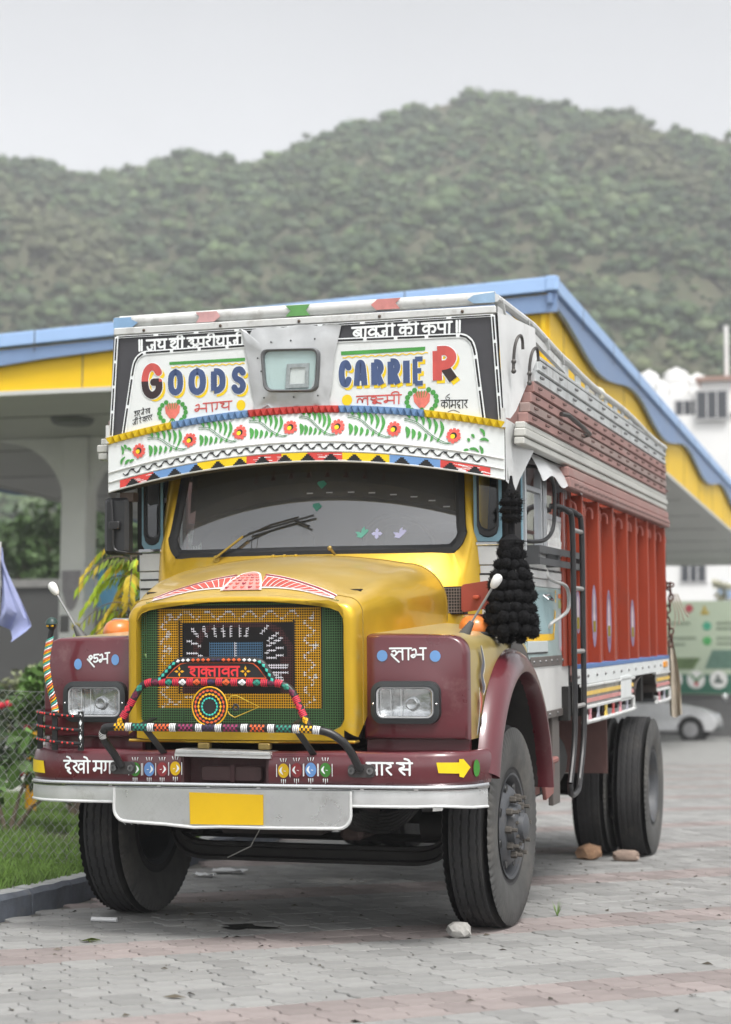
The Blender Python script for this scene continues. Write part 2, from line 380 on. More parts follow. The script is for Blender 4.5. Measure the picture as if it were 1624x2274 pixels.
# verge: raised soil with grass
vg = MB(); gx = []
rows = []
for t in np.linspace(0, 1, 40):
    i = t * (len(kc) - 1); a = int(min(i, len(kc) - 2)); p = kc[a] + (kc[a + 1] - kc[a]) * (i - a)
    rows.append([(p[0] - .125 - s_, p[1] + (s_ > 1) * 0, .10 + .05 * noise.noise((p[0] - s_, p[1], 0)) + .02 * min(s_, 1)) for s_ in (0, .3, .8, 1.5, 2.6, 4.2, 7)])
vg.grid(rows); struct(vg.build('verge', M['soil'], smooth=True))
M['grass'] = mat('grass_blade', (.12, .21, .04), .6, var=.3, scale=2, island=.35)
def verge_pt(rg):
    y = rg.uniform(-2.5, 8.4); s_ = rg.uniform(0, 1) ** 1.3 * 4.4
    i = np.interp(y, [k[1] for k in kc], range(len(kc))); a = int(min(i, len(kc) - 2)); p = kc[a] + (kc[a + 1] - kc[a]) * (i - a)
    return p[0] - .10 - s_, y, .10 + .05 * noise.noise((p[0] - s_, y, 0)) + .02 * min(s_, 1)
rg = random.Random(11); V = []; F = []
for i in range(60000):
    x, y, z = verge_pt(rg)
    if noise.noise((x * 1.1, y * 1.1, 4)) + .4 * noise.noise((x * 5, y * 5, 9)) < -.22: continue
    h_ = rg.uniform(.03, .085) * (1 + .5 * noise.noise((x * .9, y * .9, 2))); a = rg.uniform(0, 6.28); wd = rg.uniform(.003, .006); ln = rg.uniform(.1, .8) * h_; b_ = rg.uniform(0, 6.28)
    k = len(V); V += [(x - wd * math.cos(a), y - wd * math.sin(a), z - .01), (x + wd * math.cos(a), y + wd * math.sin(a), z - .01), (x + ln * .4 * math.cos(b_), y + ln * .4 * math.sin(b_), z + h_ * .6), (x + ln * math.cos(b_), y + ln * math.sin(b_), z + h_)]
    F += [(k, k + 1, k + 2), (k + 2, k + 1, k + 3)]
me = bpy.data.meshes.new('grass'); me.from_pydata(V, [], F); me.materials.append(M['grass'])
tag(link('grass', me), 'short patchy green grass growing on the verge behind the wire fence', 'grass', kind='stuff')

# back edging of the verge: white topped step
wk = MB(); wk.box(-14, -2.6, 8.55, 8.8, -.05, .30)
tag(wk.build('garden_edging', M['whitekerb'], bevel=.02), 'white topped concrete edging behind the grass verge', 'edging')
bed = MB(); bed.add([(-16, 8.8, .22), (-2.4, 8.8, .22), (-2.4, 14, .25), (-16, 14, .25)], [(0, 1, 2, 3)]); struct(bed.build('garden_bed', M['soil'], flat=True))

# ------------------------------------------------------------------ foliage helpers
def leaf_mass(centers, rad, n, size, rg, sq=(1, 1, .8), shell=.45):
    V = []; F = []
    for c in centers:
        rr = rad * rg.uniform(.75, 1.25)
        for i in range(n):
            d = Vector((rg.gauss(0, 1), rg.gauss(0, 1), rg.gauss(0, 1))).normalized() * rr * (shell + (1 - shell) * rg.random())
            p = Vector((c[0] + d.x * sq[0], c[1] + d.y * sq[1], c[2] + d.z * sq[2]))
            a = Vector((rg.gauss(0, 1), rg.gauss(0, 1), rg.gauss(-.3, .6))).normalized(); b = a.orthogonal().normalized(); b.rotate(Matrix.Rotation(rg.uniform(0, 6.28), 3, a))
            s_ = size * rg.uniform(.6, 1.3); k = len(V)
            V += [p - a * s_, p + b * s_ * .42, p + a * s_, p - b * s_ * .42]; F.append((k, k + 1, k + 2, k + 3))
    return V, F
def leaf_obj(name, V, F, m, parent=None):
    me = bpy.data.meshes.new(name); me.from_pydata([tuple(v) for v in V], [], F); me.materials.append(m); return link(name, me, parent)
M['leafg'] = mat('leaf_green', (.085, .17, .035), .55, var=.25, scale=3, island=.4)
M['leafd'] = mat('leaf_dark', (.035, .065, .022), .6, var=.3, scale=1.5, island=.4)
M['leafy'] = mat('leaf_lime', (.38, .52, .04), .45, var=.2, scale=5, island=.4)
M['leafyy'] = mat('leaf_yellow', (.68, .52, .05), .45, var=.2, scale=5, island=.3)
M['bark'] = mat('bark', (.13, .10, .075), .9, var=.3, scale=12, bump=.5)
def bush(name, label, cat, loc, cs, rad, n, size, m, seed, group=None):
    rg = random.Random(seed); t = thing(name, label, cat, loc, 0, group)
    V, F = leaf_mass(cs, rad, n, size, rg); leaf_obj('foliage', V, F, m, t)
    mb = MB()
    for c in cs: mb.tube([(0, 0, -.05), (c[0] * .4, c[1] * .4, c[2] * .5), tuple(c)], [.022, .014, .006], 6)
    mb.build('stem', M['bark'], t); return t
bush('garden_bush', 'rounded bright green bush growing behind the wire fence', 'bush', (-3.7, 5.0, .12), [(-.05, 0, 1.05), (.28, .1, 1.2), (.48, .1, 1.05), (-.3, 0, 1.15), (.1, .3, 1.25), (.35, -.1, .9), (-.5, .2, .95)], .27, 420, .045, M['leafg'], 1)
bush('garden_shrub', 'low leafy shrub with broad leaves behind the lower part of the fence', 'shrub', (-3.5, 3.4, .12), [(-.2, 0, .45), (.2, .1, .6), (.45, .1, .4), (-.45, .1, .3)], .25, 60, .10, M['leafg'], 2)
bush('flowering_shrub', 'dark green shrub dotted with red flowers at the left picture edge', 'shrub', (-4.9, 5.5, .12), [(-.2, 0, .5), (.2, .1, .6), (.5, 0, .45), (-.5, 0, .75), (.1, 0, .9)], .3, 150, .06, M['leafd'], 3)
fl = bpy.data.objects['flowering_shrub']; rg = random.Random(5)
for i in range(9): MB().sphere((rg.uniform(-.6, .7), -.28, rg.uniform(.3, 1.0)), .035, 8, 5).build('flower', mat('flower_red', lin(200, 40, 60), .6), fl)
bush('creeper_bush', 'tangled dry grey green bush at the far left behind the fence', 'bush', (-5.6, 8.9, .2), [(x * .45, .1 * x, .75 + .25 * (x % 2)) for x in range(-3, 5)], .42, 260, .06, mat('leaf_dry', (.17, .19, .10), .7, var=.3, scale=3, island=.4), 4)
# young tree with long pinnate leaves, lime and yellow
nt_ = thing('young_tree', 'young tree with drooping lime and yellow pinnate leaves behind the left mirror', 'tree', (-2.42, 3.2, .12))
tr = MB(); tr.tube([(0, 0, -.05), (.03, .02, .9), (.0, 0, 1.7), (-.02, 0, 2.1)], [.03, .025, .018, .008], 8)
V = {0: [], 1: []}; F = {0: [], 1: []}; rg = random.Random(21)
for i in range(30):
    az = rg.uniform(0, 6.28); z0 = rg.uniform(1.15, 2.1); L_ = rg.uniform(.35, .6)
    if i < 9: az = R(180 + rg.uniform(-45, 45)); z0 = (2.15, 2.0, 1.85, 1.7, 1.6, 1.45, 1.3, 1.9, 1.75)[i]
    path = [Vector((0, 0, z0)) + Vector((math.cos(az) * L_ * s_ * .8, math.sin(az) * L_ * s_ * .8, .22 * s_ - .42 * s_ * s_)) for s_ in np.linspace(0, 1, 12)]
    tr.tube(path, [.006, .002], 5)
    yel = 1 if rg.random() < .35 else 0
    for k in range(1, 12):
        d = (path[k] - path[k - 1]).normalized()
        for sg in (-1, 1):
            sd_ = d.cross(Vector((0, 0, 1))).normalized() * sg; tip = (sd_ * .55 + d * .3 + Vector((0, 0, -.75 - .3 * rg.random()))).normalized()
            l_ = rg.uniform(.09, .14); w_ = tip.cross(d).normalized() * l_ * .14; p = path[k]; q = yel if rg.random() < .85 else 1 - yel; o = len(V[q])
            V[q] += [p, p + tip * l_ * .4 + w_, p + tip * l_, p + tip * l_ * .4 - w_]; F[q].append((o, o + 1, o + 2, o + 3))
tr.build('trunk', M['bark'], nt_); leaf_obj('crown', V[0], F[0], M['leafy'], nt_); leaf_obj('yellow_leaves', V[1], F[1], M['leafyy'], nt_)

# ------------------------------------------------------------------ chain link fence
fe = thing('chain_link_fence', 'galvanised chain link fence standing in the grass verge beside the truck', 'fence')
M['wire'] = mat('galvanised_wire', (.30, .31, .30), .45, metal=.7, var=.2, scale=20)
M['fpost'] = mat('fence_post', (.30, .30, .29), .7, var=.25, scale=8, dirt=.3)
def fpt(s_, z):           # s along the fence
    x = -1.66 - .958 * s_; y = 1.34 - .286 * s_ + .03 * math.sin(s_ * 2.3) + .05 * z * math.sin(s_ * 1.4 + 1)
    return (x, y, .1 + z * (1 - .03 * math.sin(s_ * 3)))
wm = MB(); cell = .056; Hf = 1.12; SL = 4.4
for i in range(int((SL + Hf) / cell) + 1):
    for sg in (1, -1):
        pts = []; nz = int(Hf / cell) * 2
        for k in range(nz + 1):
            z = Hf * k / nz; s_ = i * cell - (Hf * .8 if sg > 0 else 0) + sg * z * .80
            if 0 <= s_ <= SL:
                p = fpt(s_, z); wv = .0035 * (1 if k % 2 else -1) * sg; pts.append((p[0] + wv, p[1] + .012 * noise.noise((s_ * 5, z * 5, sg)), p[2] + .006 * noise.noise((s_ * 5, z * 5, 7 + sg))))
        if len(pts) > 1: wm.tube(pts, .0016, 4, cap=False)
wm.build('wire_mesh', M['wire'], fe, kind='stuff', flat=True)
for k in range(2):
    p = fpt(1.75 + k * 2.5, 0); mb = MB(); mb.tube([(p[0] - .03, p[1], -.1), (p[0] - .03, p[1], 1.3)], .024, 10); mb.sphere((p[0] - .03, p[1], 1.3), .027, 10, 6); mb.build('post', M['fpost'], fe, smooth=True)
for z in (.03, 1.12): MB().tube([fpt(s_, z) for s_ in np.linspace(0, SL, 30)], .0022, 5).build('tension_wire', M['wire'], fe)

# ------------------------------------------------------------------ flag, posts behind the fence
fg = thing('flag', 'limp lilac blue flag on a white pole at the left picture edge', 'flag', (-3.42, 3.0, .1))
MB().tube([(0, 0, 0), (0, 0, 2.2)], .017, 8).build('pole', mat('pole_white', (.62, .62, .63), .5), fg, smooth=True)
mb = MB(); rows = []
for i in range(15):
    t = i / 14; z = 2.16 - t * .56; wd = .03 + .235 * min(1, t / .8) ** 1.1 * (1 if t < .8 else 1 - (t - .8) * 3.2)
    rows.append([(.012 + wd * u, .05 * math.sin(u * 7 + t * 3) * (.3 + t) + .02 * math.sin(u * 15), z - .12 * u * u - .03 * u) for u in np.linspace(0, 1, 12)])
mb.grid(rows); mb.build('cloth', mat('flag_cloth', lin(158, 166, 208), .8, var=.12, scale=8), fg, smooth=True)
for nm, lb, x, y, r_, h_, m_ in (('concrete_post', 'pale concrete post behind the fence, nearest the flag', -4.3, 6.2, .06, 1.1, mat('post_concrete', (.34, .33, .31), .9, var=.2, scale=8)), ('concrete_post', 'pale concrete post behind the fence, beside the yellow post', -4.55, 7.4, .065, 1.15, None), ('marker_post', 'short bright yellow marker post seen through the wire mesh', -4.62, 6.0, .05, .86, mat('post_yellow', lin(225, 165, 10), .6))):
    mb = MB(); mb.lathe([(r_, -.1), (r_, h_ - .02), (r_ * .7, h_), (0, h_)], (x, y, 0), 'z', 12); tag(mb.build(nm, m_ or MATS['post_concrete'], smooth=True), lb, 'post', None)

# ------------------------------------------------------------------ petrol station canopy
M['cblue'] = mat('canopy_blue', lin(122, 147, 184), .45, var=.05, scale=1.5)
M['ccap'] = mat('canopy_cap', lin(160, 192, 234), .4, var=.05, scale=1.5)
M['cyel'] = mat('canopy_yellow', lin(240, 196, 10), .5, var=.05, scale=1)
M['soff'] = mat('soffit_grey', (.56, .57, .55), .7, var=.08, scale=.5)
M['colm'] = mat('column_white', (.74, .75, .73), .6, var=.08, scale=2)
can = thing('station_canopy', 'large flat petrol station canopy with blue and yellow wavy fascia behind the truck', 'canopy', (0, 0, 0))
CX0, CX1, CY0, CY1, CZ0, CZ1 = -13.1, -.78, 11.3, 44, 4.9, 6.0
MB().box(CX0 + .25, CX1 - .25, CY0 + .25, CY1 - .25, CZ0 + .03, CZ1 - .72).build('soffit', M['soff'], can)
seam = mat('panel_seam', (.10, .10, .11), .7)
SLOPE = .0465
for ax in range(4):
    L_ = (CX1 - CX0) if ax % 2 == 0 else (CY1 - CY0)
    def fn(u, v, d, ax=ax):
        if ax == 0: return (CX1 - u, CY0 + d, v)
        if ax == 1: return (CX1 - d, CY0 + u, v)
        if ax == 2: return (CX0 + u, CY1 - d, v)
        return (CX0 + d, CY1 - u, v)
    zt0 = lambda u, ax=ax, L_=L_: CZ1 - (SLOPE * u if ax == 0 else 0 if ax == 1 else SLOPE * (L_ - u) if ax == 2 else SLOPE * 12.32)
    MB().prism([(0.1, CZ0 + .06), (L_ - .1, CZ0 + .06), (L_ - .1, zt0(L_) - .14), (0.1, zt0(0) - .14)], fn, .14, .2).build('yellow_panel', M['cyel'], can)
    MB().prism([(.07, CZ0), (L_ - .07, CZ0), (L_ - .07, CZ0 + .055), (.07, CZ0 + .055)], fn, .1, .24).build('edge_trim', M['soff'], can)
    us = np.linspace(0.0, L_, 240)
    if ax == 0: low = [zt0(u) - np.interp(u, [0, 3, 5.4, 6.5, 7.3, 9, 12.4], [.41, .36, .33, .36, .41, .55, .6]) for u in us]
    else: low = [zt0(u) - .31 - .27 * (.5 - .5 * math.cos(2 * math.pi * (u - .2) / 6.4)) for u in us]
    MB().prism([(u, l_) for u, l_ in zip(us, low)] + [(L_, zt0(L_) - .2), (0, zt0(0) - .2)], fn, .045, .10).build('wavy_fascia', M['cblue'], can)
    MB().prism([(-.02, zt0(0) - .17), (L_ + .02, zt0(L_) - .17), (L_ + .02, zt0(L_)), (-.02, zt0(0))], fn, .0, .12).build('fascia_cap', M['ccap'], can, bevel=.01)
    if ax < 2:
        for u in np.arange(1.2, L_ - .3, 2.4):
            MB().prism([(u, CZ0 + .07), (u + .014, CZ0 + .07), (u + .014, zt0(u) - .3), (u, zt0(u) - .3)], fn, .136, .139).build('panel_joint', seam, can); MB().prism([(u + .6, zt0(u) - .30), (u + .612, zt0(u) - .30), (u + .612, zt0(u) - .03), (u + .6, zt0(u) - .03)], fn, -.004, .0).build('panel_joint', seam, can)
for y in np.arange(CY0 + 2, CY1 - 1, 3.2): MB().box(CX0 + .4, CX1 - .4, y - .012, y + .012, CZ0 + .022, CZ0 + .029).build('soffit_joint', seam, can)
for k, (x, y) in enumerate(((-8.68, 15.4), (-8.68, 26), (-8.68, 37))):
    mb = MB(); mb.box(x - .2, x + .2, y - .2, y + .2, 0, CZ0 + .02)
    c_ = mb.build('column', M['colm'], can, bevel=.02)
    mb = MB()
    for sg in (-1, 1):          # curved brackets under the soffit
        pts = [(0, CZ0 - 1.0), (0, CZ0 + .02), (1.1, CZ0 + .02)] + [(1.1 - 1.1 * math.sin(t), CZ0 + .0 - 1.0 * (1 - math.cos(t))) for t in np.linspace(.05, math.pi / 2, 12)]
        mb.prism(pts, lambda u, v, d, sg=sg, x=x, y=y: (x + sg * (.195 + u), y + d, v), -.12, .12)
    mb.build('bracket', M['colm'], c_)
for x, y in ((-7.95, 13.6), (-3.5, 13.6), (-3.2, 26)):
    MB().lathe([(0, -.05), (.26, -.05), (.3, 0), (.3, .06)], (x, y, CZ0), 'z', 20).build('downlight', mat('downlight', (.14, .15, .14), .4), can, smooth=True)
# column dressing: grey shield badge and stickers
c0 = [o for o in can.children if o.name.startswith('column')][0]
fs_ = lambda u, v, d: (-8.68 + u, 15.4 - .2 - d, v)
MB().prism([(-.15, 2.95), (.15, 2.95), (.14, 2.66), (.07, 2.43), (0, 2.36), (-.07, 2.43), (-.14, 2.66)], fs_, .004, .02).build('shield_badge', mat('badge_grey', lin(150, 146, 150), .5, var=.2, scale=9), c0)
MB().poly([(-.17, 2.05), (-.02, 2.05), (-.02, 2.3), (-.17, 2.3)], fs_, .004).build('sticker', mat('sticker_dark', (.12, .12, .12), .6), c0, flat=True)
MB().poly([(.02, 2.1), (.16, 2.1), (.16, 2.18), (.02, 2.18)], fs_, .004).build('sticker', mat('sticker_yellow', lin(215, 200, 60), .6), c0, flat=True)
# fuel dispenser beside the column
fd = thing('fuel_dispenser', 'pale blue and yellow fuel dispenser partly hidden by the young tree', 'dispenser', (-8.05, 15.9, 0))
MB().box(-.42, .5, -.25, .25, 0, 2.1).build('cabinet', mat('disp_white', (.6, .62, .63), .4), fd, bevel=.02)
MB().prism([(-.42, 3.0), (.55, 3.0), (.55, 2.6), (.3, 2.47), (-.05, 2.42), (-.42, 2.4)], lambda u, v, d: (u, d, v), -.26, .26).build('header_panel', mat('disp_blue', lin(110, 180, 220), .4), fd, bevel=.01)
MB().box(-.38, .46, -.2, .2, 2.05, 2.45).build('neck', mat('disp_grey', (.25, .25, .26), .4), fd)
MB().box(.5, .72, -.2, .2, 0, 3.75).build('side_pillar', mat('disp_yellow', lin(240, 205, 20), .45), fd, bevel=.01)
MB().box(-.25, .3, -.262, -.25, 1.35, 1.75).build('display', mat('disp_screen', (.03, .035, .04), .15), fd)
MB().tube([(.45, -.26, 1.6), (.5, -.36, 1.1), (.4, -.34, .7), (.3, -.27, 1.2)], .02, 8, smooth=6).build('hose', mat('hose_black', (.02, .02, .02), .5), fd, smooth=True)

# dark boundary wall and trees far left
bw = thing('boundary_wall', 'dark grey boundary wall with a pale coping beyond the station at left', 'wall')
MB().box(-34, -13.5, 32, 32.3, 0, 3.75).build('wall', mat('wall_dark', (.065, .066, .064), .9, var=.12, scale=.8), bw)
MB().box(-34, -13.5, 31.92, 32.38, 3.75, 3.95).build('coping', mat('coping', (.2, .2, .19), .9), bw)
for i, (x, y, h_, lb) in enumerate(((-25.5, 38, 7.2, 'dark leafy tree behind the boundary wall, at the left picture edge'), (-21.8, 39, 6.7, 'dark leafy tree behind the boundary wall, middle of the three'), (-18.4, 38, 7.0, 'dark leafy tree behind the boundary wall, nearest the canopy column'))):
    t = thing('broadleaf_tree', lb, 'tree', (x, y, 0), 0, 'trees behind the boundary wall'); rg = random.Random(40 + i)
    cs = [(rg.uniform(-1.9, 1.9), rg.uniform(-1.5, 1.5), h_ * rg.uniform(.5, .93)) for _ in range(26)]
    Vv, Ff = leaf_mass(cs, .95, 130, .17, rg); leaf_obj('crown', Vv, Ff, mat('leaf_wood', (.055, .10, .03), .6, var=.35, scale=.8, island=.45), t)
    mb = MB(); mb.tube([(0, 0, -.1), (.1, 0, h_ * .4), (0, .1, h_ * .75)], [.2, .14, .06], 8)
    for c in cs[:10]: mb.tube([(.08, 0, h_ * .38), (c[0] * .5, c[1] * .5, c[2] * .8), c], [.08, .05, .02], 6)
    mb.build('trunk', M['bark'], t)

# ------------------------------------------------------------------ right background: building, hoarding, car, motorcycle
wb = thing('white_building', 'white rendered building with roof tanks beyond the canopy at right', 'building', (0, 0, 0))
M['wbld'] = mat('render_white', (.80, .80, .79), .8, var=.05, scale=.4)
M['wing'] = mat('window_dark', (.06, .065, .075), .15)
BY = 70
MB().box(-20, 6, BY, BY + 14, 0, 13.2).build('wall', M['wbld'], wb)
MB().box(-8.9, -5.62, BY + .6, BY + 6, 13.2, 14.2).build('parapet', M['wbld'], wb)
MB().box(-5.6, 4, BY - .15, BY + 7, 13.2, 14.6).build('upper_storey', M['wbld'], wb)
MB().box(-5.8, 4.3, BY - .4, BY + 8, 14.6, 14.78).build('roof_slab', mat('roof_slab', (.36, .24, .2), .8), wb)
def bwin(x0, x1, z0, z1, yy=BY):
    f = MB().box(x0 - .08, x1 + .08, yy - .06, yy + .02, z0 - .08, z1 + .08).build('window', mat('win_frame', (.55, .55, .55), .6), wb)
    MB().box(x0, x1, yy - .075, yy - .05, z0, z1).build('pane', M['wing'], f)
    for k in range(1, 3): MB().box(x0 + (x1 - x0) * k / 3 - .03, x0 + (x1 - x0) * k / 3 + .03, yy - .095, yy - .07, z0, z1).build('mullion', MATS['win_frame'], f)
bwin(-5.75, -4.5, 13.0, 14.15, BY - .15); bwin(-6.75, -5.75, 13.3, 13.9, BY + .6)
bwin(-6.5, -5.5, 6.05, 6.9); bwin(-8.4, -7.7, 6.0, 6.9); bwin(-3.6, -2.4, 6.05, 6.9)
MB().box(-4.95, -4.35, BY - .2, BY, 5.35, 5.8).build('vent_box', mat('vent_blue', lin(150, 175, 205), .5), wb)
for x, y, r_, h_ in ((-8.1, BY + 2, .47, 1.3), (-6.9, BY + 2, .56, 1.35), (-6.0, BY + 2.2, .5, 1.1), (-7.5, BY + 1.4, .3, .75)):
    tk = MB().lathe([(r_, 0), (r_, h_ * .28), (r_ * 1.03, h_ * .3), (r_, h_ * .33), (r_, h_ * .6), (r_ * 1.03, h_ * .62), (r_, h_ * .65), (r_ * .98, h_ * .85), (r_ * .6, h_ * .97), (r_ * .25, h_), (r_ * .25, h_ + .08), (0, h_ + .08)], (0, 0, 0), 'z', 20)
    o = tk.build('water_tank', mat('tank_white', (.78, .78, .77), .5), None, smooth=True); o.location = (x, y, 14.2)
    tag(o, {.47: 'white roof water tank nearest the canopy edge', .56: 'widest white roof water tank in the middle of the roof group', .5: 'white roof water tank at the right end of the roof group', .3: 'smallest white roof water tank in front of the others'}[r_], 'tank', 'water tanks on the white building')
mb = MB()
for x in (-4.6,): mb.tube([(x, BY + 1, 14.7), (x, BY + 1, 17.2)], .09, 8)
mb.build('roof_pipe', M['wbld'], wb)
# green and white printed hoarding on a wall
hb = thing('hoarding', 'pale green printed hoarding with a dark green band above the white car', 'hoarding', (0, 0, 0))
fh = lambda u, v, d: (u, 46 - d, v)
MB().box(-9, 6, 46.06, 46.5, 0, 1.5).build('wall', mat('hoard_wall', (.13, .13, .13), .9), hb)
MB().box(-9, 6, 46.0, 46.08, 1.25, 4.0).build('board', mat('hoard_green', lin(176, 190, 168), .6, var=.06, scale=1), hb)
MB().poly([(-9, 1.27), (6, 1.27), (6, 1.83), (-9, 1.83)], fh, .006).build('band', mat('hoard_band', lin(42, 100, 80), .6), hb, flat=True)
MB().poly([(-9, 1.98), (-3.28, 1.98), (-3.05, 2.32), (-9, 2.32)], fh, .006).build('print_field', mat('hoard_field', lin(88, 110, 70), .6, var=.25, scale=4), hb, flat=True)
MB().poly([(-2.95, 2.0), (1.5, 2.0), (1.5, 2.55), (-2.72, 2.55)], fh, .006).build('print_glass', mat('hoard_glass', lin(90, 122, 108), .5, var=.3, scale=5), hb, flat=True)
wc = mat('hoard_white', (.75, .76, .74), .6)
for i in range(7): MB().disc((-3.86 + .66 * i, 1.68), .265, fh, .011, 24).build('badge', wc, hb, flat=True)
mb = MB(); mb.stroke([(-3.2, 1.62), (-3.28, 1.75), (-3.36, 1.82)], .07, fh, .016); mb.stroke([(-3.2, 1.62), (-3.1, 1.74), (-3.02, 1.8)], .07, fh, .016); mb.build('plant_icon', mat('icon_green', lin(70, 130, 80), .6), hb, flat=True)
MB().poly([(-3.25, 1.5), (-3.13, 1.5), (-3.13, 1.6), (-3.25, 1.6)], fh, .016).build('pot_icon', mat('icon_red', lin(190, 80, 85), .6), hb, flat=True)
MB().poly([(-2.68, 1.58), (-2.4, 1.58), (-2.44, 1.68), (-2.5, 1.68), (-2.53, 1.82), (-2.6, 1.82), (-2.62, 1.66), (-2.68, 1.66)], fh, .016).build('hat_icon', mat('icon_grey', lin(70, 85, 80), .6), hb, flat=True)
for i, (x, z, r_, c) in enumerate(((-3.38, 3.78, .12, lin(170, 70, 80)), (-2.86, 3.26, .13, lin(70, 160, 130)), (-2.86, 2.82, .13, lin(80, 165, 95)))): MB().disc((x, z), r_, fh, .01).build('emblem', mat('emblem%d' % i, c, .6), hb, flat=True)
MB().poly([(-3.04, 3.6), (-2.8, 3.6), (-2.8, 3.7), (-2.88, 3.7), (-2.88, 3.85), (-2.98, 3.85), (-2.98, 3.7), (-3.04, 3.7)], fh, .01).build('emblem', mat('emblem_ochre', lin(175, 155, 70), .6), hb, flat=True)
mb = MB()
for x0, x1, z in ((-4.0, -3.36, 3.34), (-4.0, -3.2, 2.9), (-4.0, -3.55, 2.72), (-2.58, -1.6, 3.34), (-2.58, -1.9, 3.18), (-2.58, -1.5, 2.9), (-2.58, -1.8, 2.74)):
    x = x0
    while x < x1: w_ = rnd.uniform(.03, .07); mb.poly([(x, z - .035), (x + w_, z - .035), (x + w_, z + .035), (x, z + .035)], fh, .01); x += w_ + .018
mb.build('print_lines', mat('hoard_text', lin(110, 125, 105), .6), hb, flat=True, kind='stuff')
# white hatchback
car = thing('white_car', 'small white hatchback parked in front of the hoarding behind the truck', 'car', (-2.55, 42.2, 0))
CW = .80
prof = [(-3.55, .30), (-3.6, .55), (-3.55, .82), (-3.4, .92), (-3.2, 1.30), (-2.9, 1.44), (-2.2, 1.47), (-1.6, 1.43), (-.95, 1.02), (-.55, .96), (-.05, .86), (.28, .72), (.40, .58), (.42, .38), (.3, .24), (-3.3, .24)]
mb = MB(); rows = []
for yy, k in ((-CW, .93), (-CW * .97, .985), (-CW * .8, 1), (CW * .8, 1), (CW * .97, .985), (CW, .93)):
    rows.append([(-1.6 + (x + 1.6) * (1 if abs(yy) < CW else .985), yy * (1 if z < .95 else .84), .6 + (z - .6) * k) for x, z in prof])
mb.grid(rows, closed_v=True); n = len(prof); mb.f.append(list(range(n))); mb.c.append(None); mb.f.append([5 * n + i for i in range(n)][::-1]); mb.c.append(None)
mb.build('body', mat('car_white', (.66, .67, .68), .25, coat=.6, var=.03), car, smooth=True, angle=40)
gm = mat('car_glass', (.03, .035, .04), .08)
for sg in (-1, 1):
    for pts in ([(-1.45, 1.0), (-1.1, 1.02), (-1.62, 1.36), (-2.1, 1.39), (-2.1, .98)], [(-2.18, .98), (-2.18, 1.39), (-2.85, 1.36), (-3.05, .98)]):
        MB().prism(pts, lambda u, v, d, sg=sg: (u, sg * (CW * (.985 if v < .95 else .845) + d - (v < 1.1) * 0), v), .0, .012).build('side_window', gm, car)
    for x in (-.28, -2.85):
        MB().lathe([(.36, -.02), (.36, .03)], (x, sg * (CW - .02), .3), 'y', 20).build('wheel_arch', mat('car_arch', (.02, .02, .02), .8), car)
        wh = MB().lathe([(.19, .04 * sg), (.25, .06 * sg), (.285, .05 * sg), (.29, 0), (.285, -.12 * sg)], (x, sg * (CW + .0), .29), 'y', 24).build('wheel', mat('tyre_far', (.03, .03, .03), .8), car, smooth=True)
        MB().lathe([(0, .05 * sg), (.08, .06 * sg), (.18, .03 * sg), (.2, .05 * sg)], (x, sg * CW, .29), 'y', 20).build('rim', mat('rim_far', (.4, .4, .41), .4, metal=.5), wh, smooth=True)
MB().box(.2, .44, -CW * .92, CW * .92, .26, .44).build('bumper', mat('car_bumper', (.12, .125, .13), .5), car, bevel=.04)
for sg in (-1, 1): MB().box(.18, .36, sg * CW * .78 - .14, sg * CW * .78 + .14, .6, .72).build('headlight', mat('car_lamp', (.5, .52, .55), .1), car, bevel=.03)
MB().add([(-.93, -.62, 1.035), (-.93, .62, 1.035), (-1.58, .58, 1.435), (-1.58, -.58, 1.435)], [(0, 1, 2, 3)]).build('windscreen', gm, car, flat=True)
# motorcycle at the right picture edge
mo = thing('motorcycle', 'dark motorcycle with a round white mirror parked at the right picture edge', 'motorcycle', (-1.5, 41, 0), R(100))
bk = mat('moto_black', (.03, .035, .035), .4); 
for x in (-.62, .62):
    MB().tube([(x + .29 * math.cos(a), 0, .31 + .29 * math.sin(a)) for a in np.linspace(0, 6.283, 24, endpoint=False)], .05, 8, closed=True).build('wheel', bk, mo, smooth=True)
MB().sphere((.12, 0, .82), .2, 14, 8, (1.35, .7, .75)).build('fuel_tank', mat('moto_tank', (.05, .07, .06), .25), mo, smooth=True)
MB().box(-.65, -.08, -.13, .13, .74, .84).build('seat', bk, mo, bevel=.04)
MB().box(-.15, .28, -.16, .16, .3, .62).build('engine', mat('moto_engine', (.16, .16, .16), .5), mo, bevel=.05)
MB().tube([(.62, .06, .31), (.42, .06, .95), (.36, 0, 1.02)], .025, 8).tube([(.62, -.06, .31), (.42, -.06, .95)], .025, 8).tube([(.3, .36, 1.05), (.38, .12, 1.02), (.38, -.12, 1.02), (.3, -.36, 1.05)], .018, 8).build('fork', bk, mo, smooth=True)
MB().sphere((.48, 0, .9), .11, 12, 8).build('headlamp', mat('moto_lamp', (.6, .6, .6), .15), mo, smooth=True)
for sg in (-1, 1): MB().tube([(.33, sg * .28, 1.04), (.33, sg * .33, 1.16)], .008, 6).sphere((.33, sg * .34, 1.2), .07, 12, 8, (.4, 1, 1)).build('mirror', mat('moto_mirror', (.8, .82, .82), .2), mo, smooth=True)
# pale potted plant top on the hoarding wall
bush('wall_plant', 'pale dry plant above the hoarding against the white building', 'plant', (-2.55, 47, 3.6), [(0, 0, .6), (.15, 0, .85), (-.1, 0, .95)], .22, 60, .09, mat('leaf_pale', (.45, .44, .33), .7, island=.3), 9)

